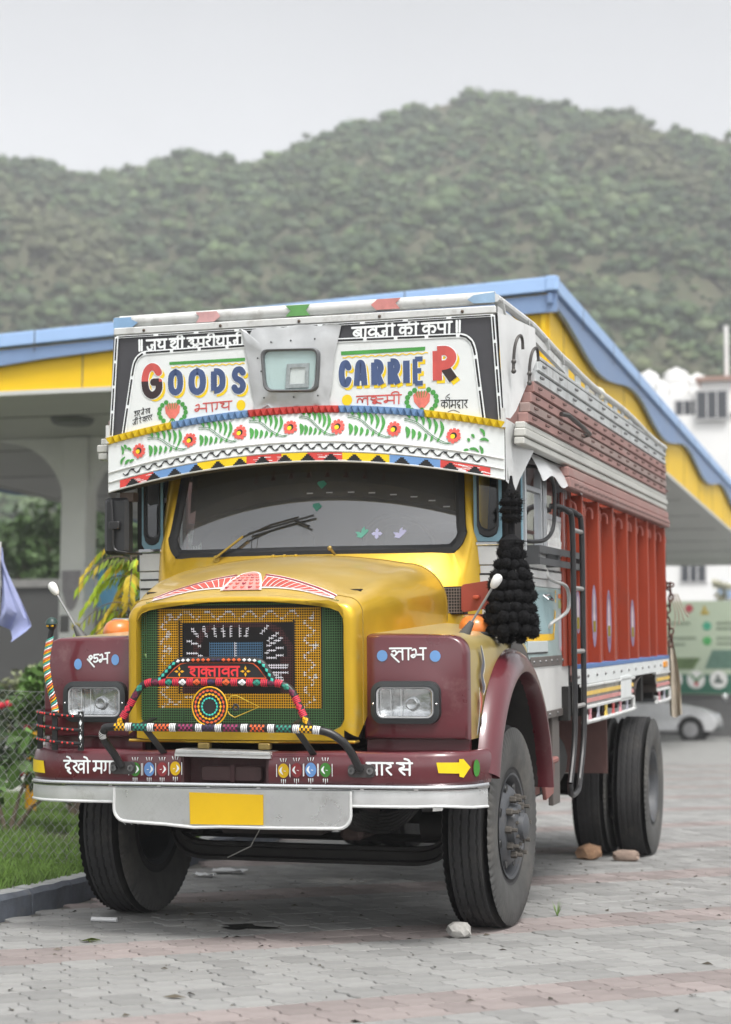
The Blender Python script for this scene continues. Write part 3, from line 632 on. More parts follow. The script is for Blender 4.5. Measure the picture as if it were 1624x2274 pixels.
# ------------------------------------------------------------------ wooded hill
ridge = [(-900, 330), (-500, 345), (-200, 368), (0, 380), (70, 390), (140, 406), (190, 420), (240, 402), (330, 376), (420, 358), (500, 360), (545, 380), (600, 370), (650, 345), (720, 318), (800, 285), (880, 255), (960, 238), (1040, 226), (1100, 232), (1160, 232), (1250, 236), (1330, 255), (1400, 262), (1480, 285), (1560, 310), (1624, 322), (1800, 352), (2200, 400), (2700, 380)]
RX = [math.atan((x - 812) / 4117) for x, _ in ridge]; RE = [math.atan((1541 - y) / 4117) for _, y in ridge]
def hill(az, t):
    """az: azimuth right of the view heading; t 0 foot .. 1 ridge .. 1.4 back slope"""
    e = float(np.interp(az, RX, RE)); r0, r1 = 150, 400 + 60 * noise.noise((az * 6, 0, 3))
    r_ = r0 + (r1 - r0) * t; zt = r1 * math.tan(e)
    if t <= 1: z = zt * (.10 * t + .9 * t ** 1.12)
    else: z = zt * (1 - (t - 1) * .5)
    x0 = az * 22; z += (7 * noise.noise((x0, t * 5, 1)) + 3 * noise.noise((x0 * 3, t * 14, 5))) * min(1, t * 2) * (1 - .75 * math.exp(-((t - 1) / .12) ** 2))
    d = hd * math.cos(az) + rt * math.sin(az); p = Vector((CAMP.x, CAMP.y, 0)) + d * (r_ / math.cos(az) * .97)
    return (p.x, p.y, z + .5)
azs = np.linspace(-.45, .5, 110); ts = np.concatenate([np.linspace(0, 1, 60), np.linspace(1.03, 1.5, 8)])
mb = MB(); mb.grid([[hill(a, t) for t in ts] for a in azs], flip=True)
M['hill'] = mat('hill_earth', (.085, .083, .048), .95, var=.45, scale=.3, dirt=.7, dcol=(.05, .065, .03), dscale=.25)
struct(mb.build('hill', M['hill'], smooth=True, angle=80))
def icos():
    bm = bmesh.new(); bmesh.ops.create_icosphere(bm, subdivisions=2, radius=1); v = [tuple(a.co) for a in bm.verts]; f = [[q.index for q in p.verts] for p in bm.faces]; bm.free(); return np.array(v), np.array(f)
iv, if_ = icos()
bm = bmesh.new(); bmesh.ops.create_icosphere(bm, subdivisions=1, radius=1); iv1 = np.array([tuple(a.co) for a in bm.verts]); bm.verts.index_update(); if1 = np.array([[q.index for q in p.verts] for p in bm.faces]); bm.free()
rg = random.Random(77); nr = np.random.RandomState(5); VV = []; FF = []; CC = []; off = 0
pal = [lin(88, 110, 70), lin(78, 100, 66), lin(102, 122, 82), lin(70, 92, 66), lin(108, 122, 88), lin(90, 106, 80), lin(60, 80, 56), lin(94, 114, 82)]
bare = lambda az, t: noise.noise((az * 16, t * 6, 12)) + .5 * noise.noise((az * 45, t * 16, 2))
def blob(c, q, col, sq):
    global off
    v = iv1 * (1 + nr.uniform(-.3, .3, (len(iv1), 1))) * q * np.array(sq) + c; VV.append(v); FF.append(if1 + off); off += len(v); CC.append(np.tile(col, (len(v), 1)))
def tufts(c, s_, n, col):
    """leaf clumps standing out of the crown"""
    global off
    d = nr.normal(size=(n, 3)); d /= np.linalg.norm(d, axis=1)[:, None]; d[:, 2] = np.abs(d[:, 2]) * 1.0 - .15; p = c + d * s_ * nr.uniform(.7, 1.12, (n, 1)) * np.array([1, 1, .8])
    a = nr.normal(size=(n, 3)); a /= np.linalg.norm(a, axis=1)[:, None]; b = np.cross(a, nr.normal(size=(n, 3))); b /= np.linalg.norm(b, axis=1)[:, None]; k = s_ * nr.uniform(.14, .34, (n, 1))
    v = np.stack([p - a * k, p + b * k * .6, p + a * k], 1).reshape(-1, 3); f = np.arange(n * 3).reshape(-1, 3) + off; VV.append(v); FF.append(f); off += len(v); cc_ = np.repeat(col * nr.uniform(.75, 1.3, (n, 1)), 3, 0); CC.append(cc_)
for cnt in range(16500):
    if cnt < 260: az = rg.uniform(-.25, .27); t = rg.uniform(.97, 1.03)
    else: az = rg.uniform(-.36, .40); t = rg.random() ** .62 * 1.05
    x, y, z = hill(az, t); dn = bare(az, t)
    if cnt >= 260 and dn < -.62 - .3 * rg.random(): continue
    if t > .94 and noise.noise((az * 60, 1, 1)) < -.25: continue
    k = rg.random(); s_ = rg.uniform(.6, 1.2) if k < .6 else rg.uniform(1.2, 1.8) if k < .92 else rg.uniform(1.8, 2.5)
    if cnt < 260: s_ = rg.uniform(.8, 2.2) * (1.15 if noise.noise((az * 25, 3, 3)) > .1 else .7)
    c = np.array(pal[rg.randrange(len(pal))]) * rg.uniform(.66, .98) * (1 + .3 * noise.noise((az * 14, t * 5, 8)))
    if noise.noise((az * 9, t * 4, 31)) > .36: c = c * .6 + np.array(lin(112, 104, 80)) * .34
    base = np.array([x, y, z])
    for m_ in range(rg.choice((1, 2, 3))):
        o = np.array([rg.uniform(-.8, .8) * s_, rg.uniform(-.8, .8) * s_, rg.uniform(.3, 1.0) * s_]); blob(base + o, s_ * rg.uniform(.4, .8), c * rg.uniform(.8, 1.15), (rg.uniform(.8, 1.3), rg.uniform(.8, 1.3), rg.uniform(.55, .9)))
        tufts(base + o, s_ * rg.uniform(.7, 1.0), 11, c)
VV = np.concatenate(VV); FF = np.concatenate(FF); CC = np.concatenate(CC)
me = bpy.data.meshes.new('hill_woodland'); me.vertices.add(len(VV)); me.vertices.foreach_set('co', VV.ravel()); me.loops.add(FF.size); me.loops.foreach_set('vertex_index', FF.ravel().astype(np.int32))
me.polygons.add(len(FF)); me.polygons.foreach_set('loop_start', np.arange(0, FF.size, 3, dtype=np.int32)); me.polygons.foreach_set('loop_total', np.full(len(FF), 3, dtype=np.int32)); me.update()
at = me.color_attributes.new('tint', 'FLOAT_COLOR', 'POINT'); at.data.foreach_set('color', np.concatenate([CC, np.ones((len(CC), 1))], 1).ravel().astype(np.float32))
me.materials.append(mat('hill_leaf', (1, 1, 1), .85, var=.28, scale=.9, attr='tint', bump=.3, bscale=1.6))
tag(link('hill_woodland', me), 'dense scrub trees covering the hill behind the station', 'woodland', kind='stuff')
# ================================================================== LETTERING (brush strokes)
S = lambda w, *st, h=None: (w, st, h)
G = {   # glyph: advance, strokes in a box with the headline at 1 and the foot at 0; h = headline span
 'ja': S(.80, [(.62, 1), (.62, 0)], [(.62, .52), (.33, .52), (.42, .30), (.30, .10), (.12, .14), (.02, .36)]),
 'ya': S(.72, [(.6, 1), (.6, 0)], [(.08, .86), (.26, .76), (.12, .52), (.28, .28), (.6, .42)]),
 'shri': S(1.12, [(.62, 1), (.62, 0)], [(.12, .74), (.28, .86), (.42, .72), (.26, .52), (.08, .40), (.42, .06)], [(.62, .36), (.32, .08)], [(.98, 1), (.98, 0)], [(.98, 1), (.95, 1.26), (.76, 1.36), (.62, 1.2), (.62, 1)]),
 'u': S(.62, [(.36, 1), (.36, .84)], [(.12, .74), (.36, .84), (.43, .66), (.24, .52), (.47, .40), (.46, .14), (.26, .02), (.05, .2)]),
 'ma': S(.74, [(.62, 1), (.62, 0)], [(.2, 1), (.2, .34), (.1, .18), (.02, .32), (.16, .40), (.62, .38)]),
 'ra': S(.5, [(.14, .98), (.34, .88), (.38, .68), (.13, .48), (.42, .02)]),
 'ii': S(.34, [(.2, 1), (.2, 0)], [(.2, 1), (.17, 1.28), (-.03, 1.38), (-.22, 1.22), (-.26, 1)]),
 'aa': S(.34, [(.2, 1), (.2, 0)]),
 'va': S(.68, [(.58, 1), (.58, 0)], [(.58, .68), (.3, .76), (.1, .5), (.26, .26), (.58, .42)]),
 'ba': S(.68, [(.58, 1), (.58, 0)], [(.58, .68), (.3, .76), (.1, .5), (.26, .26), (.58, .42)], [(.16, .62), (.5, .42)]),
 'ka': S(.95, [(.46, 1), (.46, 0)], [(.46, .68), (.22, .74), (.08, .5), (.2, .26), (.46, .42)], [(.46, .66), (.74, .72), (.88, .5), (.80, .2), (.68, .22)]),
 'kri': S(.95, [(.46, 1), (.46, 0)], [(.46, .68), (.22, .74), (.08, .5), (.2, .26), (.46, .42)], [(.46, .66), (.74, .72), (.88, .5), (.80, .2), (.68, .22)], [(.46, -.02), (.4, -.16), (.56, -.26), (.8, -.28)]),
 'pa': S(.66, [(.56, 1), (.56, 0)], [(.14, 1), (.14, .56), (.26, .40), (.56, .44)]),
 'bha': S(.82, [(.68, 1), (.68, 0)], [(.08, .84), (.24, .92), (.28, .6), (.22, .3), (.1, .18), (.02, .34), (.18, .42), (.68, .42)], h=(.5, .84)),
 'ga': S(.66, [(.2, 1), (.2, .36), (.1, .22)], [(.52, 1), (.52, 0)]),
 'gya': S(.98, [(.16, 1), (.16, .36), (.06, .22)], [(.84, 1), (.84, 0)], [(.36, .86), (.54, .76), (.40, .52), (.56, .28), (.84, .42)]),
 'la': S(.84, [(.70, 1), (.70, 0)], [(.04, .3), (.08, .64), (.26, .72), (.36, .42), (.34, .3), (.42, .66), (.56, .74), (.70, .66)]),
 'laf': S(.84, [(.70, 1), (.70, 0)], [(.12, .72), (.28, .78), (.36, .56), (.22, .34), (.08, .5), (.12, .34), (.5, -.22)], [(.34, .5), (.5, .72), (.70, .66)]),
 'ksha': S(.92, [(.14, .84), (.36, .86), (.42, .66), (.22, .54), (.06, .66), (.2, .50), (.46, .36), (.36, .12), (.16, .2), (.3, .3), (.7, .1)], [(.5, .62), (.84, .62)]),
 'da': S(.64, [(.38, 1), (.38, .82), (.14, .66), (.16, .40), (.40, .40), (.42, .24), (.28, .2), (.36, .06), (.52, -.08)]),
 'e': S(0, [(-.1, 1), (-.2, 1.26), (-.42, 1.36)]),
 'kha': S(1.04, [(.12, .96), (.32, .86), (.36, .66), (.12, .46), (.36, .1), (.5, .04)], [(.92, 1), (.92, 0)], [(.92, .68), (.66, .76), (.5, .5), (.62, .26), (.92, .42)]),
 'o': S(.34, [(.2, 1), (.2, 0)], [(.2, 1), (.12, 1.26), (-.1, 1.36)]),
 'sa': S(.86, [(.74, 1), (.74, 0)], [(.12, .96), (.34, .88), (.38, .66), (.12, .48), (.42, .02)], [(.26, .46), (.74, .46)]),
 'ta': S(.68, [(.56, 1), (.56, 0)], [(.56, .62), (.28, .64), (.12, .42), (.22, .1)]),
 'kta': S(1.25, [(.46, 1), (.46, 0)], [(.46, .68), (.22, .74), (.08, .5), (.2, .26), (.46, .42)], [(.46, .66), (.66, .68), (.74, .56)], [(1.1, 1), (1.1, 0)], [(1.1, .56), (.82, .58), (.66, .38), (.76, .08)]),
 'sha': S(.88, [(.76, 1), (.76, 0)], [(.12, .72), (.28, .86), (.42, .72), (.34, .52), (.1, .42), (.44, .04)]),
 'shu': S(1.0, [(.34, .62), (.2, .78), (.34, .92), (.46, .74), (.3, .5), (.06, .62), (.2, .44), (.62, -.22)], [(.62, .96), (.62, .62), (.84, .66), (.9, .4), (.74, .24), (.6, .32)], [(.62, .96), (.98, .96)], h=(0, 0)),
 'dd': S(.40, [(.08, 1.05), (.08, .05)], [(.26, 1.05), (.26, .05)], h=(0, 0)),
 'six': S(.5, [(.36, .95), (.14, .7), (.1, .4), (.26, .28), (.36, .46), (.14, .5)], h=(0, 0)),
 'sp': S(.28, h=(0, 0)),
}
def write(mb, word, O, U, V, wd, fn, off, head=True, jit=.0, seed=1):
    """O left end of the headline foot, U: vector of one em along, V: vector of one glyph height"""
    O, U, V = np.array(O, float), np.array(U, float), np.array(V, float); x = 0.0; rg = random.Random(seed); d = 0
    for g in word:
        a, st, h = G[g]
        for s_ in st:
            pts = [O + U * (x + p[0] + rg.uniform(-jit, jit)) + V * (p[1] + rg.uniform(-jit, jit)) for p in s_]
            mb.stroke(pts, wd, fn, off - d * .00002); d += 1
        if head and a and h != (0, 0):
            h0, h1 = h or (-.02, a + .02); mb.stroke([O + U * (x + h0) + V, O + U * (x + h1) + V], wd, fn, off - d * .00002); d += 1
        x += a
    return x
# Roman block letters as stroke paths in a unit box
RG = {'G': [[(.88, .80), (.70, .96), (.42, 1.0), (.16, .84), (.06, .5), (.16, .16), (.45, .0), (.74, .06), (.90, .22), (.90, .46)], [(.90, .46), (.58, .46)]],
 'O': [[(.5, 1), (.16, .86), (.06, .5), (.16, .14), (.5, 0), (.84, .14), (.94, .5), (.84, .86), (.5, 1)]],
 'D': [[(.12, 1), (.12, 0)], [(.12, 1), (.55, .96), (.86, .74), (.86, .26), (.55, .04), (.12, 0)]],
 'S': [[(.88, .84), (.62, 1), (.26, .96), (.12, .76), (.28, .58), (.68, .45), (.88, .24), (.70, .02), (.30, 0), (.08, .16)]],
 'C': [[(.90, .80), (.64, 1), (.28, .94), (.10, .66), (.10, .34), (.28, .06), (.64, 0), (.90, .2)]],
 'A': [[(.06, 0), (.24, .82), (.5, 1), (.76, .82), (.94, 0)], [(.2, .34), (.8, .34)]],
 'R': [[(.14, 0), (.14, 1)], [(.14, 1), (.62, .98), (.86, .78), (.66, .54), (.14, .5)], [(.42, .52), (.92, 0)]],
 'I': [[(.5, 0), (.5, 1)]],
 'E': [[(.16, 0), (.16, 1)], [(.16, 1), (.88, 1)], [(.16, .52), (.74, .52)], [(.16, 0), (.88, 0)]]}
def roman(mb, ch, x, z, w, h, wd, fn, off, sh=0.0):
    d = 0
    for s_ in RG[ch]:
        pts = [(x + p[0] * w + sh * p[1] * h, z + p[1] * h) for p in s_]
        mb.stroke(pts, wd, fn, off - d * .0001, smooth=5 if len(pts) > 2 else 0, caps=(ch in 'GOSC')); d += 1

# ================================================================== TRUCK
TL = 'yellow and maroon goods carrier truck with painted white visor and red ribbed body'
T = thing('goods_truck', TL, 'truck'); T['body'] = 1
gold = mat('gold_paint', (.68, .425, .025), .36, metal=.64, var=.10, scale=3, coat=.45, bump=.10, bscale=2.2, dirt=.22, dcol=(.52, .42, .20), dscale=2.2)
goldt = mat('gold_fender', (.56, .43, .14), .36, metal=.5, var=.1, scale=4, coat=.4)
dust_and_sheen(gold, (.54, .47, .31), .55); dust_and_sheen(goldt, (.54, .48, .34), .6)  # pale tops: dust plus sky sheen put into the colour
maroon = mat('maroon_paint', lin(92, 34, 42), .28, var=.14, scale=4, coat=.7, dirt=.2, dcol=(.22, .13, .12), dscale=5)
white = mat('white_paint', (.74, .77, .765), .42, var=.05, scale=5, dirt=.10, dcol=(.42, .40, .37), dscale=4)
whited = mat('white_worn', (.62, .63, .62), .5, var=.10, scale=7, dirt=.34, dcol=(.27, .25, .22), dscale=6)
blackp = mat('black_panel', lin(66, 66, 70), .5, var=.12, scale=8)
blk = mat('black_paint', (.018, .019, .02), .38, var=.2, scale=9)
rubber = mat('rubber_black', (.025, .026, .028), .55, var=.2, scale=14)
alum = mat('aluminium', (.70, .71, .71), .34, metal=.6, var=.10, scale=9, dirt=.12, dcol=(.33, .32, .30), dscale=6, bump=.06, bscale=14)
alumw = mat('aluminium_white', (.70, .71, .70), .42, metal=.25, var=.08, scale=9, dirt=.15, dcol=(.36, .35, .33), dscale=5)
chrome = mat('chrome', (.75, .76, .77), .12, metal=1, var=.03)
redp = mat('red_paint', lin(150, 58, 33), .45, var=.16, scale=4, dirt=.3, dcol=(.20, .06, .04), dscale=3, stretch=(1, 1, .4))
P = lambda n, c, r_=.45, v=.08: mat('paint_' + n, lin(*c), r_, var=v, scale=9)
pw, pk, py, pb, pr, pg = P('white', (240, 244, 244)), P('black', (24, 24, 26)), P('yellow', (240, 205, 20)), P('blue', (110, 152, 205)), P('red', (214, 72, 66), v=.25), P('green', (72, 150, 68), v=.15)
navy = mat('paint_navy', lin(66, 84, 124), .4, var=.28, scale=14, stretch=(1, 1, .5)); shadow_y = py

# ---------------------------------------------------------------- visor over the cab
VT = part('visor', T)
za = lambda x: 1 - (x / 1.11) ** 2
zs = lambda x: 2.575 + .125 * za(x)          # arch of the toothed strip
zl = lambda x: 2.288 + .125 * za(x)          # lower edge
def VIS(u, v, d):
    b = .06 * za(u) * max(0, min(1, (zs(u) - v) / .22))
    return (u, -.03 - b - d, v)
xs = np.linspace(-1, 1, 41)
wv = lambda z: 1.076 + (3.16 - z) * .058
# board behind everything, closed box
mb = MB(); rows = []
for i, x in enumerate(xs):
    top = 3.16; rows.append([(x * 1.076, -.012, top), (x * wv(zs(x * 1.1)), VIS(x * 1.1, zs(x), 0)[1] + .02, zs(x * 1.1)), (x * wv(zl(x * 1.1)), VIS(x * 1.1, zl(x), 0)[1] + .02, zl(x * 1.1)), (x * 1.08, .06, zl(x * 1.1) + .005), (x * 1.07, .06, top)])
mb.grid(rows, closed_v=True); o = len(rows[0]); mb.f.append(list(range(o))); mb.c.append(None); mb.f.append([40 * o + k for k in range(o)][::-1]); mb.c.append(None)
mb.build('backboard', mat('board_under', (.05, .045, .04), .8), VT)
MB().poly([(x * wv(3.155), 3.155) for x in (-1, 1)] + [(x * wv(zs(x * 1.1)), zs(x * 1.1)) for x in xs[::-1]], VIS, .004).build('black_panel', blackp, VT, flat=True)
# white painted board with rounded shoulders
top = [(.962 - .085 + .085 * math.cos(a), 2.985 + .07 * math.sin(a)) for a in np.linspace(math.pi / 2, .1, 8)]
wp = [(-x, z) for x, z in top[::-1]] + top + [(x, zs(x)) for x in np.linspace(1.0, -1.03, 40)]
wp = [(-.24, 3.052), (.24, 3.052)] and wp
MB().prism(wp, VIS, .008, .0125).build('painted_board', white, VT)
# valance: arched white board under the strip
mb = MB(); rows = []
for x in xs:
    xx = x * 1.11; rows.append([VIS(xx * 1.004, zs(xx) + (zl(xx) - zs(xx)) * t, .012 - .05 * (t < 0)) for t in (0, .25, .5, .75, 1)])
mb.grid(rows, flip=True); mb.build('valance', white, VT, smooth=True)
for k, t in enumerate((.62, .805, .985)):       # half-round mouldings across the valance
    MB().tube([VIS(x * 1.11, zs(x * 1.11) + (zl(x * 1.11) - zs(x * 1.11)) * t, .014) for x in xs], .0055, 6).build('moulding', alumw, VT, smooth=True)
# white framing strips with dark slots
def slotted(path, wd, off, n, name='slot_strip'):
    P_ = [np.array(p) for p in path]; s_ = MB().stroke(P_, wd, VIS, off, smooth=0, caps=False).build(name, pw, VT, flat=True)
    L_ = [0]
    for a, b in zip(P_, P_[1:]): L_.append(L_[-1] + np.hypot(*(b - a)))
    at_ = lambda q: np.array([np.interp(q, L_, [p[0] for p in P_]), np.interp(q, L_, [p[1] for p in P_])])
    m_ = MB(); tot = L_[-1]
    for i in range(n):
        a, b = tot * (i + .06) / n, tot * (i + .94) / n; m_.stroke([at_(a + (b - a) * k / 4) for k in range(5)], wd * .42, VIS, off + .002, smooth=0, caps=False)
    m_.build('slot', pk, s_, flat=True, kind='stuff')
slotted([(-wv(3.145) + .012, 3.149), (wv(3.145) - .012, 3.149)], .014, .0165, 9)
slotted([(-wv(3.15) + .014, 3.15), (-wv(2.6) + .012, 2.595)], .022, .017, 4)
slotted([(wv(3.15) - .014, 3.15), (wv(2.6) - .012, 2.595)], .022, .017, 4)
ins = [(-1.035, 2.62), (-.985, 2.93)] + [(-x, z) for x, z in top[::-1]] + [(-.24, 3.058)]
slotted([(-1.022, 2.60), (-.965, 2.955)] + [(-.955 + .075 - .078 * math.cos(a), 2.975 + .078 * math.sin(a)) for a in np.linspace(.2, math.pi / 2, 7)] + [(-.25, 3.062)], .024, .0165, 7)
slotted([(1.006, 2.60), (.965, 2.955)] + [(.955 - .075 + .078 * math.cos(a), 2.975 + .078 * math.sin(a)) for a in np.linspace(.2, math.pi / 2, 7)] + [(.2, 3.062)], .024, .0165, 7)
# toothed strip in colours
for x0, x1, m_ in ((-1.12, -.735, py), (-.735, -.29, pb), (-.29, .222, pr), (.222, .69, pb), (.69, 1.12, py)):
    mb = MB(); n = int((x1 - x0) / .036)
    for i in range(n):
        a = x0 + (x1 - x0) * i / n; b = x0 + (x1 - x0) * (i + 1) / n; c = (a + b) / 2; H_ = .019
        p = [VIS(a, zs(a) + H_, .012), VIS(b, zs(b) + H_, .012), VIS(b, zs(b) - H_, .012), VIS(a, zs(a) - H_, .012), VIS(a, zs(a) + H_ * .9, .034), VIS(b, zs(b) + H_ * .9, .034), VIS(c, zs(c) - H_, .03)]
        mb.add(p, [(0, 1, 5, 4), (4, 5, 6), (4, 6, 3, 0), (5, 1, 2, 6), (6, 2, 3)])
    mb.build('tooth_strip', mat('tooth_%s' % m_.name, tuple(m_.node_tree.nodes['Principled BSDF'].inputs[0].default_value[:3]) if False else {'paint_yellow': lin(225, 190, 20), 'paint_blue': lin(105, 140, 185), 'paint_red': lin(190, 60, 55)}[m_.name], .45, var=.2, scale=20, dirt=.15, dcol=(.12, .09, .03), dscale=14), VT)
# painted colour band with stepped black pyramids along the lower edge
Zb = lambda x, t: (x, zs(x) + (zl(x) - zs(x)) * t)
seg = [(-1.04, -.833, pr), (-.833, -.57, pb), (-.57, -.283, py), (-.283, -.084, pr), (-.084, .062, py), (.062, .255, pr), (.255, .51, py), (.51, .78, pb), (.78, 1.04, pr)]
for a, b, m_ in seg:
    pts = [Zb(x, .825) for x in np.linspace(a, b, 8)] + [Zb(x, .97) for x in np.linspace(b, a, 8)]
    MB().poly(pts, VIS, .0165).build('colour_band', m_, VT, flat=True)
mb = MB(); wx = MB(); rg = random.Random(3)
for i in range(16):
    c = -.962 + i * .1283
    for k, wd in enumerate((.078, .058, .040, .022)):
        t1 = .975 - k * .03; t0 = t1 - .031
        mb.poly([Zb(c - wd / 2, t0), Zb(c + wd / 2, t0), Zb(c + wd / 2, t1), Zb(c - wd / 2, t1)], VIS, .0175)
for i in range(46):           # worn paint scratches on the red parts
    x = rg.choice((rg.uniform(-1.0, -.85), rg.uniform(-.26, -.1), rg.uniform(.08, .24), rg.uniform(.82, 1.02))); t = rg.uniform(.86, .96); l_ = rg.uniform(.02, .06)
    wx.stroke([Zb(x, t), Zb(x + l_, t + .003)], rg.uniform(.0015, .004), VIS, .0171, smooth=0, caps=False)
mb.build('stepped_pyramids', pk, VT, flat=True, kind='stuff'); wx.build('paint_wear', pw, VT, flat=True, kind='stuff')
# black wave with dots
mb = MB(); pts = []; n = 30
for i in range(n * 14 + 1):
    x = -1.02 + 2.04 * i / (n * 14); pts.append(Zb(x, .712 + .046 * math.sin(2 * math.pi * i / 14)))
mb.stroke(pts, .006, VIS, .0165, smooth=0)
for i in range(n * 2 - 1):
    x = -1.02 + 2.04 * (i + .75) / (n * 2); c = Zb(x, .712 + (.034 if i % 2 else -.034) * -1); mb.stroke([(c[0] - .011, c[1] - .003), c, (c[0] + .011, c[1] + .003)], .011, VIS, .0165, taper=[.15, 1, .15], smooth=3)
mb.build('wave_border', pk, VT, flat=True)
# flowers, stems, leaves
Z1 = lambda px, py_: (-1.1522262 + .0007995 * px - 2.8e-6 * py_, 3.4361052 - 3.45e-5 * px - .0007514 * py_)
Z2 = lambda px, py_: (.0339768 + .0007511 * px - 7.5e-6 * py_, 3.3655222 - 3.34e-5 * px - .0007288 * py_)
fl_ = [Z1(285, 1215), Z1(665, 1135), Z1(1030, 1080), Z1(1390, 1042), Z2(258, 1040), Z2(668, 1055), Z2(1095, 1100)]
lv = MB(); stm = MB(); rg = random.Random(12)
for k, (fx, fz) in enumerate(fl_):
    pe = MB(); n = 10
    for i in range(n):
        a = 2 * math.pi * i / n + .2; r0, r1 = .014, .041 * rg.uniform(.88, 1.05)
        pe.stroke([(fx + r0 * math.cos(a), fz + r0 * math.sin(a)), (fx + (r0 + r1) / 2 * math.cos(a), fz + (r0 + r1) / 2 * math.sin(a)), (fx + r1 * math.cos(a), fz + r1 * math.sin(a))], .019, VIS, .0172 + .0001 * (i % 2), taper=[.5, 1, .75], smooth=3)
    fo = pe.build('flower', P('coral', (222, 92, 82), v=.3), VT, flat=True)
    MB().disc((fx, fz), .0175, VIS, .0178, 16).build('flower_heart', pk, fo, flat=True)
    MB().disc((fx - .005 * (1 if k > 3 else -1) * -1 * (-1 if k > 3 else 1), fz - .004), .0125, VIS, .0183, 14).build('flower_eye', py, fo, flat=True)
def leaf(x, z, l_, a, wd):
    d = np.array([math.cos(a), math.sin(a)]); n_ = np.array([-d[1], d[0]]); p = np.array([x, z])
    lv.stroke([p, p + d * l_ * .5 + n_ * l_ * .16, p + d * l_], wd, VIS, .0166, taper=[.15, 1, .8, .25], smooth=4)
for i in range(6):
    a, b = np.array(fl_[i]), np.array(fl_[i + 1]); g_ = b - a
    for off_ in (.0, .010):           # twin stems sweeping from upper left to the next flower
        stm.stroke([a + g_ * .17 + (0, .062 - off_), a + g_ * .38 + (0, .05 - off_), a + g_ * .62 + (0, -.005 - off_), a + g_ * .8 + (0, -.035 - off_), a + g_ * .95 + (0, -.045)], .0035, VIS, .0164)
    for j in range(6):
        u = .20 + j * .115; q = a + g_ * u + (0, .088 - .05 * max(0, u - .45)); leaf(q[0], q[1], .032 + .012 * j, R(-52 - 8 * j), .019)
    for j in range(6):
        u = .20 + j * .11; q = a + g_ * u + (0, .035 - .075 * u); leaf(q[0], q[1], .062 - .008 * j, R(-82 - 6 * j), .025 - .0025 * j)
for x, z, l_, a in ((-1.035, 2.545, .05, -80), (-1.02, 2.55, .03, -60), (-1.0, 2.53, .03, -30), (-1.035, 2.44, .05, 60), (-1.01, 2.44, .04, 40), (-.98, 2.45, .03, 30)): leaf(x, z, l_, R(a), .016)
for x, z, l_, a in ((.985, 2.50, .05, -10), (.985, 2.56, .05, -60), (.94, 2.53, .025, -50), (.92, 2.51, .02, -60), (.93, 2.455, .055, -20), (.985, 2.47, .055, -80), (.90, 2.44, .03, 20)): leaf(x, z, l_, R(a), .016)
lv.build('painted_leaves', pg, VT, flat=True, kind='stuff'); stm.build('painted_stems', P('stem', (70, 120, 80)), VT, flat=True, kind='stuff')
# ---- big lettering
D0 = .0142
WD = {Z1: (MB(), MB(), MB()), Z2: (MB(), MB(), MB())}
def zrect(Zf, x0, y0, x1, y1): a = Zf(x0, y1); b = Zf(x1, y0); return a[0], a[1], b[0] - a[0], b[1] - a[1]
for ch, Zf, x0, y0, x1, y1, wd in (('O', Z1, 490, 612, 612, 812, 0.0342), ('O', Z1, 640, 606, 780, 810, 0.0365), ('D', Z1, 800, 606, 925, 800, 0.0353), ('S', Z1, 952, 596, 1072, 800, 0.0342),
    ('C', Z2, 250, 548, 356, 752, 0.0342), ('A', Z2, 362, 545, 470, 762, 0.0331), ('R', Z2, 486, 542, 596, 758, 0.0342), ('R', Z2, 606, 536, 716, 752, 0.0342), ('I', Z2, 722, 530, 782, 746, 0.0365), ('E', Z2, 786, 524, 896, 742, .0265)):
    x, z, w_, h_ = zrect(Zf, x0, y0, x1, y1); x += wd / 2; w_ -= wd; z += wd / 2; h_ -= wd; sh, hl, nv = WD[Zf]
    roman(sh, ch, x + .014, z - .016, w_, h_, wd * .95, VIS, D0)
    roman(hl, ch, x, z, w_, h_, wd * 1.22, VIS, D0 + .0012)
    roman(nv, ch, x, z, w_, h_, wd, VIS, D0 + .0024)
redt = mat('paint_fade_red', lin(198, 84, 78), .45, var=.3, scale=9, stretch=(1, 1, .5)); dk = mat('paint_dark_brown', lin(52, 38, 40), .45, var=.3, scale=12)
for ch, Zf, x0, y0, x1, y1, wd in (('G', Z1, 292, 568, 466, 838, .041), ('R', Z2, 922, 446, 1132, 738, .050)):
    x, z, w_, h_ = zrect(Zf, x0, y0, x1, y1); x += wd / 2; w_ -= wd; z += wd / 2; h_ -= wd; sh, hl, nv = WD[Zf]
    roman(sh, ch, x + .018, z - .016, w_, h_, wd * .9, VIS, D0); roman(hl, ch, x, z, w_, h_, wd * 1.2, VIS, D0 + .0012)
    m_ = MB(); roman(m_, ch, x, z, w_, h_, wd, VIS, D0 + .0024)
    cut = z + h_ * .48; big = MB(); bigb = MB()          # upper part red, lower part dark brown
    for f in m_.f:
        c = np.mean([m_.v[i] for i in f], 0); (big if c[2] > cut else bigb).add([m_.v[i] for i in f], [tuple(range(len(f)))])
    big.build('capital_top', redt, VT, flat=True); bigb.build('capital_foot', dk, VT, flat=True)
for sh, hl, nv in WD.values(): sh.build('letter_shadow', py, VT, flat=True); hl.build('letter_outline', pw, VT, flat=True); nv.build('lettering', navy, VT, flat=True)
